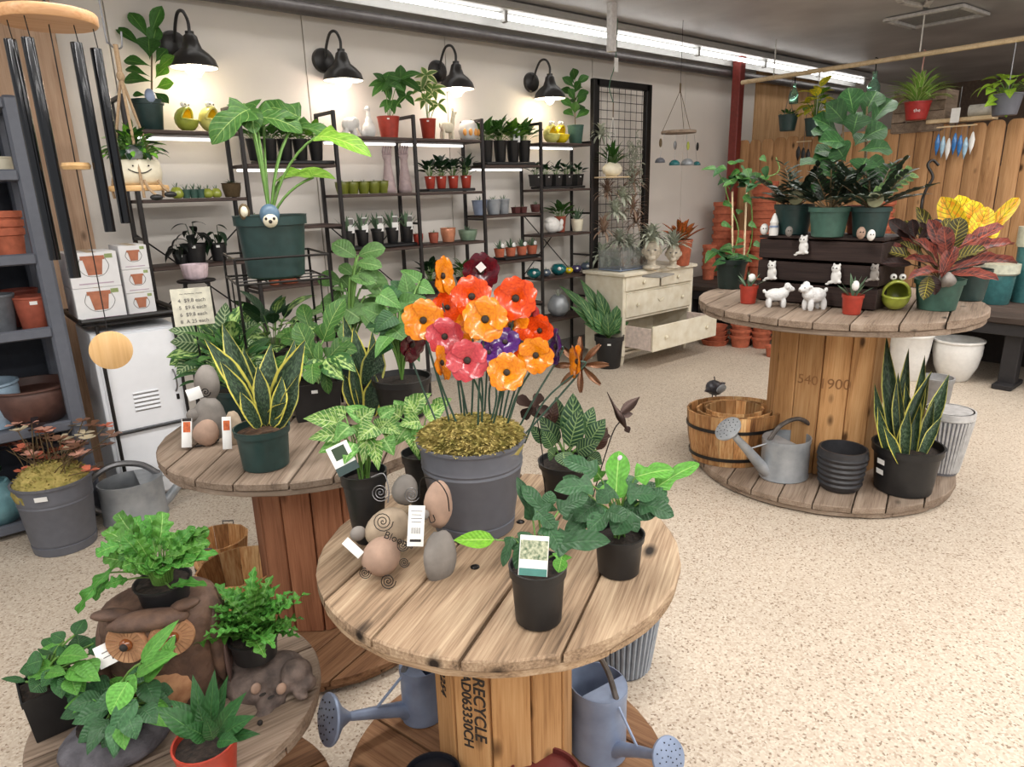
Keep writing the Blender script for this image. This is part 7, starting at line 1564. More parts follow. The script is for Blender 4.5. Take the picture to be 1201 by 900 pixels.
for a in (
 ('tall orange-yellow metal flower seen from the side at the top left', 517, 324, 24, E_ye, .05, 1.0, .1),
 ('orange-red metal flower at the top left of centre', 553, 348, 25, E_or, .0, .1, .15),
 ('orange-red metal flower at the top right', 605, 350, 27, E_or, .0, -.1, .1),
 ('orange-yellow metal flower at the middle of the bunch', 569, 375, 28, E_ye, -.06, .0, .25),
 ('orange-yellow metal flower at the far left', 496, 376, 26, E_ye, -.02, .15, .15),
 ('upper coral pink metal flower', 521, 395, 23, E_pk, -.02, .2, .15),
 ('lower coral pink metal flower, lowest near the middle', 548, 423, 26, E_pk, -.08, .0, .2),
 ('orange-yellow metal flower lowest right of centre', 594, 437, 24, E_ye, -.09, .1, .2),
 ('orange-yellow metal flower at the right in front', 629, 417, 23, E_ye, -.05, -.25, .15),
 ('small orange-yellow metal flower turned sideways at the lower left', 516, 426, 22, E_ye, -.04, 1.15, .1),
 ('right one of the two purple metal flowers in the middle', 592, 402, 19, E_pu, .02, .2, .6),
 ('left one of the two purple metal flowers in the middle', 573, 414, 16, E_pu, .0, .1, .5),
 ('purple metal flower turned sideways at the far right', 654, 407, 22, E_pu, .04, -1.25, .1),
 ('maroon metal flower at the far left, low', 482, 404, 22, E_ma, .06, .8, -.2),
 ('orange-yellow metal flower behind the middle one', 600, 382, 22, E_ye, .05, -.2, .2),
 ('orange-red metal flower half hidden at the right', 634, 388, 20, E_or, .05, -.5, .1),
 ('pink metal flower half hidden at the upper right', 624, 370, 18, E_pk, .08, -.9, .1),
 ('orange-red metal flower hidden behind the left ones', 524, 361, 20, E_or, .07, .3, .2),
 ('orange-red metal flower hidden at the right centre', 612, 402, 18, E_or, .03, -.3, .2),
 ('orange-yellow metal flower low behind the middle', 548, 385, 20, E_ye, .03, .2, .1)):
    flower(a[0]+', in the grey pot', *a[1:5], d=a[5], yawd=a[6], up=a[7])
t, cl, nn, kk = flower('dark maroon metal flower at the very top carrying a white tag, in the grey pot', 564, 318, 23, E_ma, d=.1, yawd=.1, up=-.1)
o = mk('price_tag', box(0, 0, 0, 9*kk, 9*kk, .001), m_paper, t); o.matrix_basis = Matrix.Translation(cl+Vector((0, 0, .012))-Vector((GH.o.x, GH.o.y, 0)).normalized()*.02) @ basis(-Vector((GH.o.x, GH.o.y, 0)).normalized()) @ Matrix.Rotation(.7, 4, 'Z')
# brown lily on its own stake with an orange flower before it
flower('long-petalled bronze metal flower at the right of the bunch', 682, 428, 34, E_br, d=.06, yawd=-.2, up=.1, n=8, long=True)
flower('orange metal flower seen edge-on before the bronze one', 679, 424, 21, E_ye, d=.0, yawd=-1.3, up=.05)
# ---- arrowhead plants
def arrowplant(label, x, yb, rp, hr, leaves, m=m_black, kind='nursery', rb=None, lms=None, z=AS, stem=m_stem, sr=.002, face=.6, bare=.0):
    p = stand(x, yb, z, (rb or rp*.7)); k = mpp(p); t = thing('potted_plant', label, 'plant', p); zs = pot(t, rp*k, zat(p, hr)-z, m, kind, rb=(rb or rp*.7)*k, n=32); H = Hero(t, (0, 0, zs), stem, sr)
    for a in leaves: H.leaf(lms[a[7]] if len(a) > 7 else lms[0], *a[:5], d1=a[5], d2=a[6], face=face, foot=Vector((random.uniform(-.012, .012), random.uniform(-.012, .012), zs)))
    H.done(); return t, H, k
lw = LM('arrow', L_arrow, W=.9, droop=.6, fold=.22, wave=.03); lw2 = LM('heart', L_arrow, W=.75, droop=.6, fold=.2); lwg = LM('heart', LM and leafmat('leaf_arrowhead_green', srgb(84, 136, 58), vein=srgb(170, 200, 130), vw=.06, blotch=srgb(120, 170, 90)), W=.75, droop=.7, fold=.2)
t, H, k = arrowplant('tall black pot of pale veined arrowhead leaves at the left of the front table', 434, 640, 26, 552, (
 (396, 496, 356, 492, 26, -.02, -.04, 0), (400, 510, 362, 516, 24, -.05, -.07, 1), (420, 495, 440, 480, 26, .03, .05, 1), (432, 505, 426, 545, 22, -.06, -.09, 0), (445, 505, 458, 492, 26, .0, .0, 0), (410, 500, 392, 520, 24, -.05, -.08, 2), (428, 490, 404, 478, 24, .04, .05, 2), (450, 515, 462, 535, 24, -.05, -.07, 2), (440, 500, 420, 518, 28, -.06, -.09, 0), (415, 520, 404, 545, 22, -.07, -.09, 2), (405, 488, 378, 484, 22, .03, .04, 1), (450, 500, 470, 510, 22, .0, -.02, 1), (438, 518, 444, 552, 20, -.07, -.09, 1), (422, 508, 412, 500, 20, 0, -.02, 2), (400, 520, 374, 532, 22, -.03, -.05, 2), (446, 490, 464, 480, 22, .05, .06, 2)), lms=(lw, lw2, lwg), rb=17)
tg, kk = cardat(t, H, 402, 538, 26, 36, m_paper, 'care_tag', rolly=.35, d=-.09, extra=((-.3, .0, .3, .42, m_stemdark), (-.5, -.5, .5, -.22, m_green_pot)))
t, H, k = arrowplant('second black pot of green and white arrowhead leaves, left of grey flower pot', 500, 600, 24, 530, (
 (480, 480, 506, 462, 24, .03, .05, 0), (470, 490, 448, 478, 26, 0, 0, 1), (488, 488, 476, 466, 26, .02, .04, 1), (478, 500, 462, 524, 26, -.05, -.07, 2), (496, 500, 486, 530, 22, -.05, -.07, 2), (460, 498, 452, 516, 22, -.03, -.06, 1), (500, 490, 524, 476, 26, .0, .02, 1), (484, 508, 490, 536, 22, -.06, -.08, 1), (510, 480, 530, 468, 20, .05, .06, 0), (492, 494, 468, 500, 24, -.04, -.06, 0), (474, 485, 462, 470, 22, .05, .06, 2), (488, 520, 492, 540, 16, -.06, -.07, 2)), lms=(lw, lw2, lwg), rb=17)
# ---- calathea in black pot
lca = LM('ovate', L_cal, W=.42, droop=.6, fold=.25, wave=.06)
lcd = LM('ovate', leafmat('leaf_calathea_under', srgb(66, 42, 34), vein=srgb(96, 70, 50)), W=.42, droop=.6, fold=.25, wave=.06)
t, H, k = arrowplant('black pot of dark feather-patterned leaves behind the heart-leaf pots on the front table', 664, 588, 32, 540, (
 (672, 520, 672, 462, 30, .02, .03, 0), (668, 525, 680, 480, 26, -.03, -.03, 0), (655, 520, 632, 488, 20, 0, .0, 0), (648, 525, 636, 505, 18, -.03, -.05, 0), (690, 520, 710, 492, 22, 0, .0, 0), (700, 528, 712, 502, 16, .03, .04, 1), (676, 530, 704, 518, 22, -.05, -.07, 0), (660, 530, 664, 548, 22, -.07, -.09, 0), (690, 535, 706, 545, 20, -.05, -.07, 0), (644, 500, 652, 470, 16, .05, .06, 1), (632, 490, 622, 470, 14, .05, .06, 1), (684, 510, 696, 478, 20, .05, .07, 0), (650, 535, 642, 528, 18, -.05, -.07, 0), (674, 540, 686, 556, 20, -.08, -.1, 0), (660, 505, 652, 466, 18, .06, .08, 0), (697, 512, 716, 512, 14, .04, .05, 1), (640, 520, 622, 500, 16, .04, .05, 0)), lms=(lca, lcd), rb=24, face=.75)
# ---- trifurcate heart-leaf philodendrons
lp3 = LM('arrow3', L_philb, W=.6, droop=.7, fold=.2, wave=.05, nseg=14); lp4 = LM('arrow3', leafmat('leaf_phil_new', srgb(84, 144, 52), vein=srgb(150, 190, 100), vw=.04), W=.6, droop=.7, fold=.2, wave=.04, nseg=14)
t, H, k = arrowplant('black pot of bluish-green lobed leaves at the right of the front table', 725, 682, 29, 625, (
 (722, 585, 726, 530, 40, -.02, .03, 1), (700, 555, 660, 540, 30, 0, .02, 0), (695, 570, 650, 576, 30, -.03, -.05, 0), (745, 560, 790, 552, 30, 0, .02, 1), (770, 572, 820, 545, 26, .05, .08, 1), (750, 590, 790, 606, 32, -.03, -.04, 0), (715, 600, 690, 624, 34, -.05, -.08, 0), (740, 600, 720, 628, 38, -.08, -.11, 0), (700, 590, 675, 612, 34, -.04, -.06, 0), (735, 580, 770, 582, 30, -.04, -.05, 0), (720, 575, 700, 590, 28, -.06, -.07, 0), (690, 580, 660, 560, 26, .04, .05, 0), (750, 570, 758, 590, 26, .02, -.03, 0), (712, 600, 735, 610, 30, -.09, -.12, 0), (760, 590, 782, 575, 24, .03, .04, 0), (705, 562, 690, 545, 22, .05, .06, 1)), lms=(lp3, lp4), rb=24)
H.segs = []; H.fill(12, 722, 590, 50, 26, [lp3], 40, 30, seed=2, dd=.06); H.done()
mk('spent_flower', ell(H.pt(728, 540, .02), 6*k, 5*k, 6*k), plain('pale_pink_blossom', srgb(196, 170, 190), .6), t, 180)
t, H, k = arrowplant('black pot of lobed leaves with a printed care tag, frontmost on the front table', 632, 742, 33, 662, (
 (640, 605, 612, 570, 26, .03, .05, 0), (625, 610, 606, 560, 20, .05, .06, 0), (640, 615, 660, 650, 30, -.03, -.05, 0), (655, 600, 690, 582, 26, .03, .04, 0), (650, 640, 716, 636, 36, -.04, -.07, 0), (642, 600, 646, 576, 24, .05, .06, 0), (620, 625, 605, 668, 24, -.03, -.06, 0), (660, 650, 655, 672, 24, -.06, -.08, 1), (630, 600, 650, 620, 26, -.03, -.04, 0), (620, 640, 596, 640, 22, 0, 0, 0), (600, 630, 590, 665, 16, .0, -.02, 0)), lms=(lp3, lp4), rb=27)
tg, kk = cardat(t, H, 626, 652, 34, 46, m_paper, 'care_tag', rolly=-.08, d=-.10, extra=((-.48, -.1, .48, .38, plain('tag_photo_green', srgb(60, 90, 56), .5, col2=srgb(200, 200, 170), scale=160)), (-.48, -.5, .48, -.32, plain('tag_teal', srgb(60, 120, 110), .5))))
H2 = H; b_ = LM('ovate', leafmat('leaf_fresh', srgb(116, 176, 44), vein=srgb(170, 206, 100), vw=.06), W=.45, droop=.3, fold=.1)
H.leaf(b_, 580, 633, 533, 634, 21, .0, .0, face=.8, stem=False); mk('leaf_stalk', tube(catmull([(0, 0, .08), H.pt(600, 640, 0), H.pt(580, 633, 0)], 5), .0015, 5), m_stem, t)
# ---- hummingbird and bronze butterflies on stakes in the calathea pot
p = t.location
cp = stand(694, 590, AS, 6)
t = thing('hummingbird_stake', 'dark bronze metal hummingbird on a wire stake above the lobed leaves', 'ornament', cp); H = Hero(t, (0, 0, 0)); H.D = depth(cp)+.02
m_bz = plain('dark_bronze', srgb(58, 42, 36), .35, metal=.6)
mk('stake', tube(catmull([(0, 0, 0), H.pt(708, 540), H.pt(720, 505), H.pt(730, 492)], 5), .0018, 5), m_wire, t)
k = mpp(cp); b0 = H.pt(712, 460); b1 = H.pt(722, 480); b2 = H.pt(730, 494); b3 = H.pt(736, 506)
mk('body', tube(catmull([b0, b1, b2, b3], 4), [.001, .002, .003, .004, .006, .009, .011, .011, .010, .007, .005, .002, .001][:13], 10), m_bz, t, 180)
for x, y, w_ in ((750, 466, 12), (742, 486, 10)): H.leaf(LM('lance', m_bz, W=.4, droop=.2, nseg=6), 727, 486, x, y, w_, 0, .02, stem=False, name='wing', face=.8)
H.leaf(LM('lance', m_bz, W=.4, droop=.2, nseg=6), 734, 500, 738, 508, 8, 0, 0, stem=False, name='tail', face=.8)
t = thing('butterfly_stake', 'bronze metal butterfly on a stake beside the grey flower pot', 'ornament', stand(640, 590, AS, 10)); H = Hero(t, (0, 0, 0)); H.D = depth(t.location)
mk('stake', tube([(0, 0, 0), H.pt(636, 530), H.pt(628, 478)], .0016, 5), m_wire, t); ww = LM('petal', m_bz, W=.6, droop=.2, nseg=5)
for x, y in ((606, 466), (612, 490), (634, 462), (644, 484)): H.leaf(ww, 626, 478, x, y, 14, 0, .02, stem=False, name='wing', face=.8)
# ---- stone figures
p = stand(455, 685, AS, 20); k = mpp(p); t = thing('stone_figure', 'low stone creature of engraved round stones and wire scrolls, front left of table', 'ornament', p); H = Hero(t, (0, 0, 0)); H.D = depth(p)+.03
mk('engraved_stone', ell(H.pt(455, 620, .02), 30*k, 20*k, 25*k, 20, 12, lump=.02), m_stone, t, 180); mk('front_stone', ell(H.pt(447, 653, -.05), 24*k, 19*k, 23*k, 20, 12, lump=.02), m_stonepink, t, 180)
mk('ear_stone', ell(H.pt(420, 626, -.01), 10*k, 8*k, 9*k), m_stonegrey, t, 180); mk('back_stone', ell(H.pt(475, 575, .07), 18*k, 14*k, 20*k, 16, 10, lump=.03), m_stonegrey, t, 180)
def fromscreen(H, x, y, d, L): return H.pt(x, y, d)
for x, y, r_, d in ((446, 578, 11, -.03), (483, 580, 10, .03), (449, 612, 12, -.015-.045), (474, 660, 6, -.09), (455, 682, 9, -.09), (428, 672, 7, -.08), (472, 640, 7, -.07)):
    mk('wire_scroll', spiral(H.pt(x, y, d), r_*k, 3, _R, _U, .0011 if r_ > 8 else .001), m_greywire if y < 600 else m_wire, t)
o = text('Blooms', 12*k, m_ink, t, 'engraved_lettering'); n_ = -Vector((H.o.x, H.o.y, -.45)).normalized(); o.matrix_basis = Matrix.Translation(H.pt(468, 634, -.055)) @ basis(n_) @ Matrix.Rotation(-.5, 4, 'Z')
mk('wire_arm', tube(catmull([H.pt(435, 560, 0), H.pt(450, 556, 0), H.pt(456, 575, 0), H.pt(455, 590, 0)], 5), .0014, 5), m_greywire, t)
o, kk = cardat(t, H, 414, 643, 10, 26, m_paper, 'price_tag', rolly=.7, d=-.08)
p = stand(517, 690, AS, 12); k = mpp(p); t = thing('stone_figure', 'upright two-stone creature with a barcode tag in front of the grey flower pot', 'ornament', p); H = Hero(t, (0, 0, 0)); H.D = depth(p)+.02
mk('lower_stone', ell(H.pt(516, 655, 0), 21*k, 14*k, 35*k, 16, 12, lump=.05, seed=3), m_stonegrey, t, 180); mk('upper_stone', ell(H.pt(514, 592, 0), 19*k, 14*k, 30*k, 18, 12, lump=.03), m_stonepink, t, 180); mk('nose_stone', ell(H.pt(498, 604, -.035), 6*k, 5*k, 6*k), m_stonegrey, t, 180)
mk('wire_band', tube(catmull([H.pt(492, 585, 0), H.pt(494, 562, 0), H.pt(512, 564, -.03), H.pt(524, 580, -.035), H.pt(527, 600, -.03)], 5), .0014, 5), m_wire, t)
mk('mouth_wire', tube(catmull([H.pt(503, 606, -.036), H.pt(505, 613, -.037), H.pt(510, 611, -.037), H.pt(508, 604, -.037)], 5), .0012, 5), m_wire, t)
o, kk = cardat(t, H, 488, 617, 19, 47, m_paper, 'price_tag', rolly=-.12, d=-.07)
for i in range(4): mk('tag_print', box(0, (.36-.09*i)*47*kk, 0, (.7-.1*(i % 2))*19*kk, .9*kk, .0018), m_inkgrey, o)
for i in range(12): mk('barcode_bar', box((-.3+.05*i)*19*kk, -.12*47*kk, 0, (.5+(i*7 % 3)*.3)*.4*kk, 7*kk, .0018), m_ink, o)
mk('tag_print', box(0, -.36*47*kk, 0, 13*kk, 3*kk, .0018), m_ink, o)
# ================================================================ UNDER THE FRONT TABLE
ZA = .032+.026*.9+.001
p = stand(500, 856, ZA, 26); k = mpp(p); azc = atan2((FZ(393, 835, .2)-p).y, (FZ(393, 835, .2)-p).x)
h_ = zat(p, 778)-ZA
can('blue-grey galvanised watering can lying low at the left under the front table', p, 27*k, h_, azc, spout=(3.35, .62), mat=m_galvblue, rose=1.0, sr=.30, handle='grey', hr=.13)
p = stand(700, 905, ZA, 38); k = mpp(p)
can('tall galvanised watering can with an open top at the right under the front table', p, 37*k, zat(p, 800)-ZA, atan2((FZ(797, 892, .25)-p).y, (FZ(797, 892, .25)-p).x), spout=(2.6, .72), mat=m_galvblue, rose=.55, sr=.2, handle='rusty', hr=.09)
p = FZ(728, 800, .0)+Vector((.03, .0, 0)); p = stand(730, 800, .0, 30); k = mpp(p)
ribbed('blue-grey fluted pot on the floor behind the front table, right side', p, 40*k, 30*k, 86*k, plain('blue_grey_groove', srgb(96, 104, 114), .6), plain('blue_grey_ridge', srgb(150, 158, 168), .5), n=36)
for x, y, m, lab, r_ in ((507, 893, plain('dark_navy_metal', srgb(22, 24, 32), .4), 'dark bowl with brass ring handles at the bottom edge under the front table', 34), (640, 893, plain('oxblood_metal', srgb(92, 38, 36), .4), 'dark red bowl with black handles at the bottom edge under the front table', 42)):
    z1 = .22; q = FZ(x, y+16, z1); q = Vector((q.x, q.y, ZA)); k = mpp(Vector((q.x, q.y, z1))); t = thing('metal_bowl', lab, 'bowl', q, rz=atan2(-q.y, -q.x)+pi/2); R_ = r_*k
    mk('bowl', lathe([(R_*.6, 0), (R_*.9, .06), (R_, .14), (R_*1.02, z1-ZA), (R_*.95, z1-ZA), (R_*.9, .08)], 32, cap1=False), m, t, 60)
    mk('contents', lathe([(R_*.93, z1-ZA-.012), (0.001, z1-ZA-.002)], 24, cap0=False), m, t)
    for s in (-1, 1): mk('ring_handle', tube([(s*R_*.75+.028*cos(a*pi/8), -R_*.45, z1-ZA+.0+.030*sin(a*pi/8)) for a in range(9)], .0025, 6), plain('brass_wire', srgb(214, 190, 150), .25, metal=.8) if r_ < 40 else m_black, t)
# ================================================================ LOW TABLE IN THE FRONT LEFT CORNER
CS = CZ+.001
# owl planter
p = stand(212, 836, CS, 44); k = mpp(p); az = atan2(-p.y, -p.x)-.32; t = thing('owl_planter', 'large brown resin owl planter with round eyes on the low spool table', 'planter', p); H = Hero(t, (0, 0, 0)); H.D = depth(p)
m_owl = plain('owl_brown', srgb(104, 78, 62), .7, col2=srgb(66, 48, 40), scale=26, bump=.7, bscale=70); m_owlf = plain('owl_tan_disc', srgb(186, 142, 104), .7, col2=srgb(150, 104, 72), scale=40, bump=.5)
hh = zat(p, 696)-CS; Rw = 50*k
b = mk('body', lathe([(Rw*.75, 0), (Rw*.95, hh*.12), (Rw*1.05, hh*.35), (Rw*1.05, hh*.6), (Rw*1.08, hh*.8), (Rw*1.0, hh*.93), (Rw*.8, hh*.98), (Rw*.7, hh*.95)], 32, sx=1, sy=1.18), m_owl, t, 180); b.rotation_euler = (0, 0, az)
def owlp(x, y, z): v = Vector((x*Rw, y*Rw, z*hh)); v.rotate(Matrix.Rotation(az, 3, 'Z')); return v
Mz = Matrix.Rotation(az, 4, 'Z')
for s in (-1, 1):
    e = mk('eye_disc', lathe([(0, -.012), (.42*Rw, -.012), (.46*Rw, 0), (.42*Rw, .007), (.2*Rw, .002), (0, .002)], 28), m_owlf, t, 50); e.matrix_basis = Matrix.Translation(owlp(1.0, s*.44, .80)) @ Matrix.Rotation(az+s*.25, 4, 'Z') @ Matrix.Rotation(pi/2, 4, 'Y')
    for q in range(22): a = q*2*pi/22; mk('feather_ridge', tube([(.2*Rw*cos(a), .2*Rw*sin(a), .002), (.42*Rw*cos(a), .42*Rw*sin(a), .007)], .0012, 4), plain('owl_ridge', srgb(150, 110, 80), .8), e)
    i_ = mk('iris', ell((0, 0, .004), .14*Rw, .14*Rw, .011), plain('amber_eye', srgb(130, 72, 34), .25, coat=.6), e, 180); mk('pupil', ell((0, 0, .012), .09*Rw, .09*Rw, .008), m_ink, e, 180)
    mk('ear_tuft', ell(owlp(.72, s*.72, 1.02), .42*Rw, .22*Rw, .12*Rw, M=Matrix.Rotation(az+s*1.0, 3, 'Z').to_4x4() @ Matrix.Rotation(-.35, 3, 'Y').to_4x4()), m_owl, t, 180)
    mk('wing', ell(owlp(.0, s*1.15, .48), .72*Rw, .22*Rw, .42*hh, 18, 12, M=Mz, lump=.03), m_owl, t, 180)
    for q in range(4): mk('wing_feather', ell(owlp(.45-.28*q, s*1.32, .34-.0*q), .16*Rw, .06*Rw, .22*hh, 10, 7, M=Mz), plain('owl_wing_feather', srgb(92, 70, 64), .7, bump=.5, bscale=80), t, 180)
    mk('foot', ell(owlp(.95, s*.3, .06), .25*Rw, .16*Rw, .06*hh, M=Mz), m_owlf, t, 180)
mk('brow', ell(owlp(.88, 0, .96), .3*Rw, .85*Rw, .08*hh, 16, 8, M=Mz), m_owl, t, 180)
bk_ = mk('beak', lathe([(.09*Rw, 0), (.06*Rw, -.1*Rw), (.001, -.26*Rw)], 10), m_ink, t); bk_.location = owlp(1.12, 0, .72)
mk('breast', ell(owlp(.72, 0, .3), .42*Rw, .68*Rw, .28*hh, 18, 12, M=Mz, lump=.02), m_owlf, t, 180)
OT = CS+hh*.955
# crinkled fern on the owl
p2 = p+Vector((0, 0, hh*.955)); k = mpp(p2); t = thing('potted_fern', 'black pot of bright crinkled lobed fern leaves set on the owl planter', 'plant', p2+Vector((.012, -.012, 0))); zs = pot(t, 31*k, zat(p2, 680)-p2.z, m_black, 'nursery', rb=26*k)
H = Hero(t, (0, 0, zs), m_stem, .002); lob = LM('lettuce', L_nest, W=.5, droop=1.0, fold=.2, wave=.16, nseg=18, wk=7); lobd = LM('lettuce', L_fern, W=.45, droop=1.1, fold=.2, wave=.14, nseg=18, wk=7)
rnd = random.Random(14)
for i in range(76):
    a = rnd.uniform(0, 2*pi); q = sqrt(rnd.random()); x0 = 184+32*q*cos(a); y0 = 650+18*q*sin(a); l = rnd.uniform(26, 46); up_ = -abs(rnd.gauss(8, 10))
    H.leaf((lob, lobd)[i % 3 == 0], x0, y0, x0+l*cos(a)*.9, y0+l*.45*sin(a)+up_, rnd.uniform(16, 24), .06*sin(a)*-1, -.1*sin(a), face=rnd.uniform(.3, .8), roll=rnd.uniform(-.5, .5), foot=Vector((.02*cos(a), -.02*sin(a), zs)))
for a in ((135, 665, 92, 722, 14), (128, 672, 112, 706, 12), (150, 680, 122, 690, 16), (215, 665, 258, 650, 18), (140, 640, 112, 652, 22), (200, 690, 245, 688, 14)): H.leaf(lobd, *a, -.03, -.05, face=.5)
H.done()
# sleeping fox-like resin planter with fern
p = stand(322, 826, CS, 34); k = mpp(p); t = thing('raccoon_planter', 'grey-brown resin animal planter lying down at the right of the low spool table', 'planter', p); H = Hero(t, (0, 0, 0)); H.D = depth(p)
m_fur = plain('resin_fur', srgb(124, 108, 100), .8, col2=srgb(74, 64, 60), scale=30, bump=.9, bscale=90)
g = G()
for x, y, d, a_, b_2, c_ in ((300, 800, .0, 34, 30, 24), (325, 790, .02, 34, 26, 24), (348, 790, -.02, 18, 18, 18), (318, 822, -.05, 18, 15, 12), (312, 836, -.075, 9, 10, 9), (306, 842, -.085, 7, 8, 7), (352, 812, -.05, 8, 14, 6), (362, 800, -.03, 9, 9, 9), (300, 812, -.04, 16, 14, 14), (335, 806, -.05, 6, 6, 10), (285, 775, .02, 22, 20, 18)):
    g.add(ell(H.pt(x, y, d), a_*k, b_2*k, c_*k))
o = remesh(mk('body', g, m_fur, t, 180), .004)
for x, y in ((318, 818), (308, 815)): mk('closed_eye', ell(H.pt(x, y, -.095), 4*k, 2*k, 1.5*k), m_ink, t, 180)
mk('nose', ell(H.pt(305, 848, -.12), 3*k), m_ink, t, 180)
for x in (330, 300): mk('ear', ell(H.pt(x, 808, -.07), 6*k, 3*k, 7*k), m_stonepink, t, 180)
p2 = FD(300, 785, depth(p)-.0); p2 = Vector((p2.x, p2.y, CS+.075)); p2 = p+Vector((-.02, .02, .085)); k = mpp(p2); t = thing('potted_fern', 'black pot of finely cut fern fronds sitting in the resin animal planter', 'plant', p2); zs = pot(t, 28*k, 22*k+.012, m_black, 'nursery', rb=24*k)
def frondmesh_unused(m, n=15, W=.32):
    key = 'frond'+m.name+str(n)+str(W)
    if key in LEAF: return LEAF[key]
    v = []; f = []; uv = []
    def q4(a, b, c, d):
        i = len(v); v.extend((a, b, c, d)); f.append((i, i+1, i+2, i+3)); uv.extend(((0, .5), (.5, 0), (1, .5), (.5, 1)))
    P = []; x = z = 0
    for i in range(n+1): t_ = i/n; a = .45-1.0*t_; P.append((x, z, a)); x += cos(a)/n; z += sin(a)/n
    for i in range(1, n+1):
        t_ = i/n; x, z, a = P[i]; w_ = W*(sin(pi*min(1, t_*.85+.12))**.8)
        for s in (-1, 1):
            tip = (x+.05, s*w_, z-.05*w_); q4((x-.018, 0, z), (x-.012, s*w_*.55, z+.01), tip, (x+.030, s*w_*.5, z+.012))
    for i in range(n): x, z, a = P[i]; x2, z2, _ = P[i+1]; q4((x, -.006, z), (x2, -.005, z2), (x2, .005, z2), (x, .006, z))
    me = bpy.data.meshes.new('frond'); me.from_pydata(v, [], f); l = me.uv_layers.new(name='uv'); idx = np.empty(len(me.loops), dtype=np.int32); me.loops.foreach_get('vertex_index', idx)
    l.data.foreach_set('uv', np.asarray(uv, dtype=np.float32)[idx].ravel()); me.materials.append(m); LEAF[key] = (me, v, f, uv); return LEAF[key]
fm = LM('crinkle', L_fern, W=.34, droop=.9, fold=.2, wave=.18, nseg=42, wk=14); fm2 = LM('crinkle', L_nest, W=.36, droop=1.0, fold=.2, wave=.2, nseg=42, wk=14)
rnd = random.Random(9)
for i in range(58):
    a = i*2.399; e = rnd.uniform(.1, 1.25); leaf(t, (0.01*cos(a), .01*sin(a), zs), (cos(a)*cos(e), sin(a)*cos(e), sin(e)), rnd.uniform(.11, .17), (fm, fm2)[i % 2], roll=rnd.uniform(-.3, .3), name='frond', W=.8)
# black square pot with glossy leaves at the far left
p = FZ(66, 850, CS); k = mpp(p); t = thing('potted_philodendron', 'black square pot of glossy heart-shaped leaves at the left of the low spool table', 'plant', p, rz=radians(20)); zs = sqpot(t, 26*k, 25*k, zat(p, 800)-CS, m_black)
H = Hero(t, (0, 0, zs), m_stem, .0025); t.rotation_euler = (0, 0, 0); lq = LM('ovate', L_phil, W=.5, droop=.6, fold=.2, wave=.03); lqn = LM('ovate', leafmat('leaf_phil_light', srgb(88, 146, 62), vein=srgb(130, 176, 90), vw=.03), W=.5, droop=.6, fold=.2)
for a in ((88, 745, 100, 727, 18, 0, .03, 0), (75, 752, 60, 744, 16, 0, 0, 0), (50, 775, 30, 782, 28, -.02, -.03, 0), (70, 770, 104, 772, 26, -.03, -.05, 1), (95, 765, 90, 745, 26, .03, .04, 0), (110, 765, 118, 745, 22, .03, .05, 0), (80, 785, 118, 800, 26, -.05, -.08, 1), (55, 790, 78, 792, 18, -.05, -.07, 1), (30, 800, 2, 797, 8, 0, 0, 0), (60, 765, 50, 770, 24, .02, -.02, 0), (100, 775, 110, 800, 26, -.04, -.08, 1), (82, 765, 66, 772, 24, 0, -.03, 0), (50, 800, 36, 812, 26, -.03, -.05, 0), (85, 800, 70, 814, 28, -.06, -.08, 0), (110, 755, 130, 770, 24, .02, .0, 0), (45, 785, 32, 800, 24, .03, .03, 0)): H.leaf((lq, lqn)[a[7]], *a[:5], d1=a[5], d2=a[6], face=.55)
H.fill(16, 76, 778, 38, 24, [lq, lq, lqn], 30, 22, seed=13, dd=.06)
H.done(); cardat(t, H, 131, 765, 32, 26, m_paper, 'price_tag', rolly=.15, d=-.02, extra=((-.05, -.3, .0, .3, m_ink), (-.3, .1, .3, .15, m_inkgrey), (-.3, -.12, .3, -.08, m_inkgrey)))
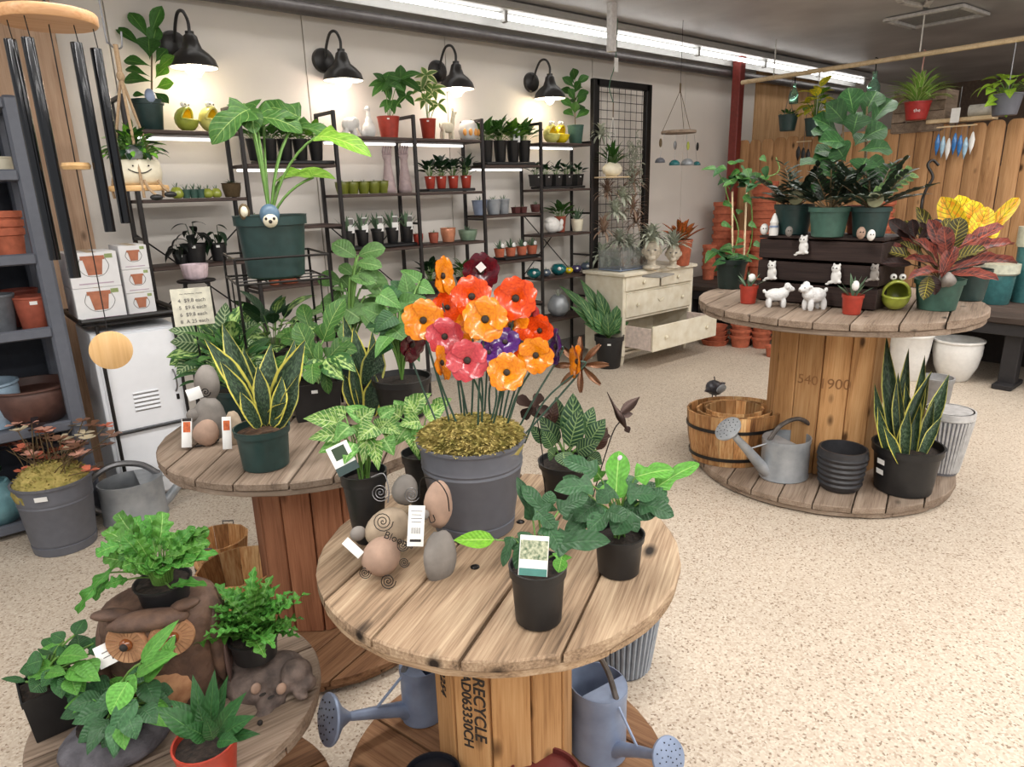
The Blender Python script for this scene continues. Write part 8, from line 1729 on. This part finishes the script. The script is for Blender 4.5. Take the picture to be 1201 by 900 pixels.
# grey rock planter with drooping lobed leaves
p = stand(150, 905, CS, 44); k = mpp(p); t = thing('rock_planter', 'grey rough rock-shaped planter of drooping dark leaves at the front of the low spool table', 'planter', p); hr_ = zat(p, 842)-CS
mk('rock', ell((0, 0, hr_*.5), 62*k, 50*k, hr_*.56, 22, 14, lump=.035), plain('grey_rock', srgb(98, 96, 102), .85, col2=srgb(64, 62, 68), scale=30, bump=.9, bscale=110), t, 180)
mk('soil', lathe([(40*k, hr_*1.0), (.001, hr_*1.06)], 20, cap0=False), m_soil, t)
H = Hero(t, (0, 0, hr_), m_stem, .0025); lb_ = LM('ovate', L_philb, W=.42, droop=.8, fold=.15, wave=.02, nseg=12)
for a in ((170, 800, 208, 758, 20, 0, .0, 1), (160, 790, 210, 768, 26, .0, -.02, 1), (150, 800, 130, 838, 30, -.05, -.08, 1), (150, 815, 110, 830, 26, -.04, -.06, 0), (160, 820, 130, 862, 26, -.06, -.09, 0), (120, 820, 80, 832, 26, 0, -.03, 0), (130, 830, 85, 850, 24, -.04, -.06, 0), (125, 845, 92, 872, 24, -.06, -.08, 0), (165, 830, 184, 850, 26, -.05, -.08, 0), (170, 800, 184, 830, 26, 0, -.04, 0), (130, 808, 100, 815, 22, .03, .03, 0), (140, 850, 120, 878, 22, -.08, -.1, 0), (150, 840, 160, 868, 24, -.08, -.1, 0), (190, 780, 206, 745, 15, .03, .05, 1), (170, 790, 150, 800, 26, .03, .0, 0), (180, 815, 204, 812, 24, .03, .03, 0), (140, 800, 160, 812, 26, -.02, -.04, 1)): H.leaf((lb_, lqn)[a[7]], *a[:5], d1=a[5], d2=a[6], face=.55)
H.fill(22, 142, 822, 46, 40, [lb_, lb_, lqn], 40, 24, seed=3, dd=.09, sag=.4)
H.leaf(lqn, 166, 778, 210, 728, 17, -.06, -.02, face=.6)
H.done()
# red pot with dark glossy leaves
p = FZ(248, 912, CS); k = mpp(p); t = thing('potted_dracaena', 'red pot of dark green pointed leaves at the front edge of the low spool table', 'plant', p); zs = pot(t, 35*k, zat(p, 868)-CS, m_terra_red, 'plain', rb=28*k); sticker(t, 33*k, zs*.8, .02, .014, az=atan2(-p.y, -p.x)-.5)
H = Hero(t, (0, 0, zs), m_stem, .002); ld = LM('lance', leafmat('leaf_glossy', srgb(44, 84, 44), vein=srgb(90, 130, 70), vw=.02, rough=.25), W=.34, droop=.6, fold=.3, wave=.03)
for a in ((246, 860, 252, 786, 18, 0, .02), (240, 862, 226, 792, 18, .02, .04), (255, 860, 290, 812, 18, 0, .0), (235, 865, 182, 830, 26, -.02, -.04), (262, 862, 300, 840, 20, -.03, -.04), (244, 866, 214, 852, 24, -.05, -.08), (256, 866, 272, 822, 18, .03, .05), (238, 858, 200, 822, 20, .03, .04), (250, 868, 240, 840, 18, -.05, -.07), (262, 868, 306, 862, 16, -.03, -.05), (248, 862, 268, 792, 16, .03, .04), (242, 864, 232, 826, 18, -.02, -.02), (255, 870, 280, 870, 18, -.06, -.08)): H.leaf(ld, *a[:5], d1=a[5], d2=a[6], face=.65, stem=False)
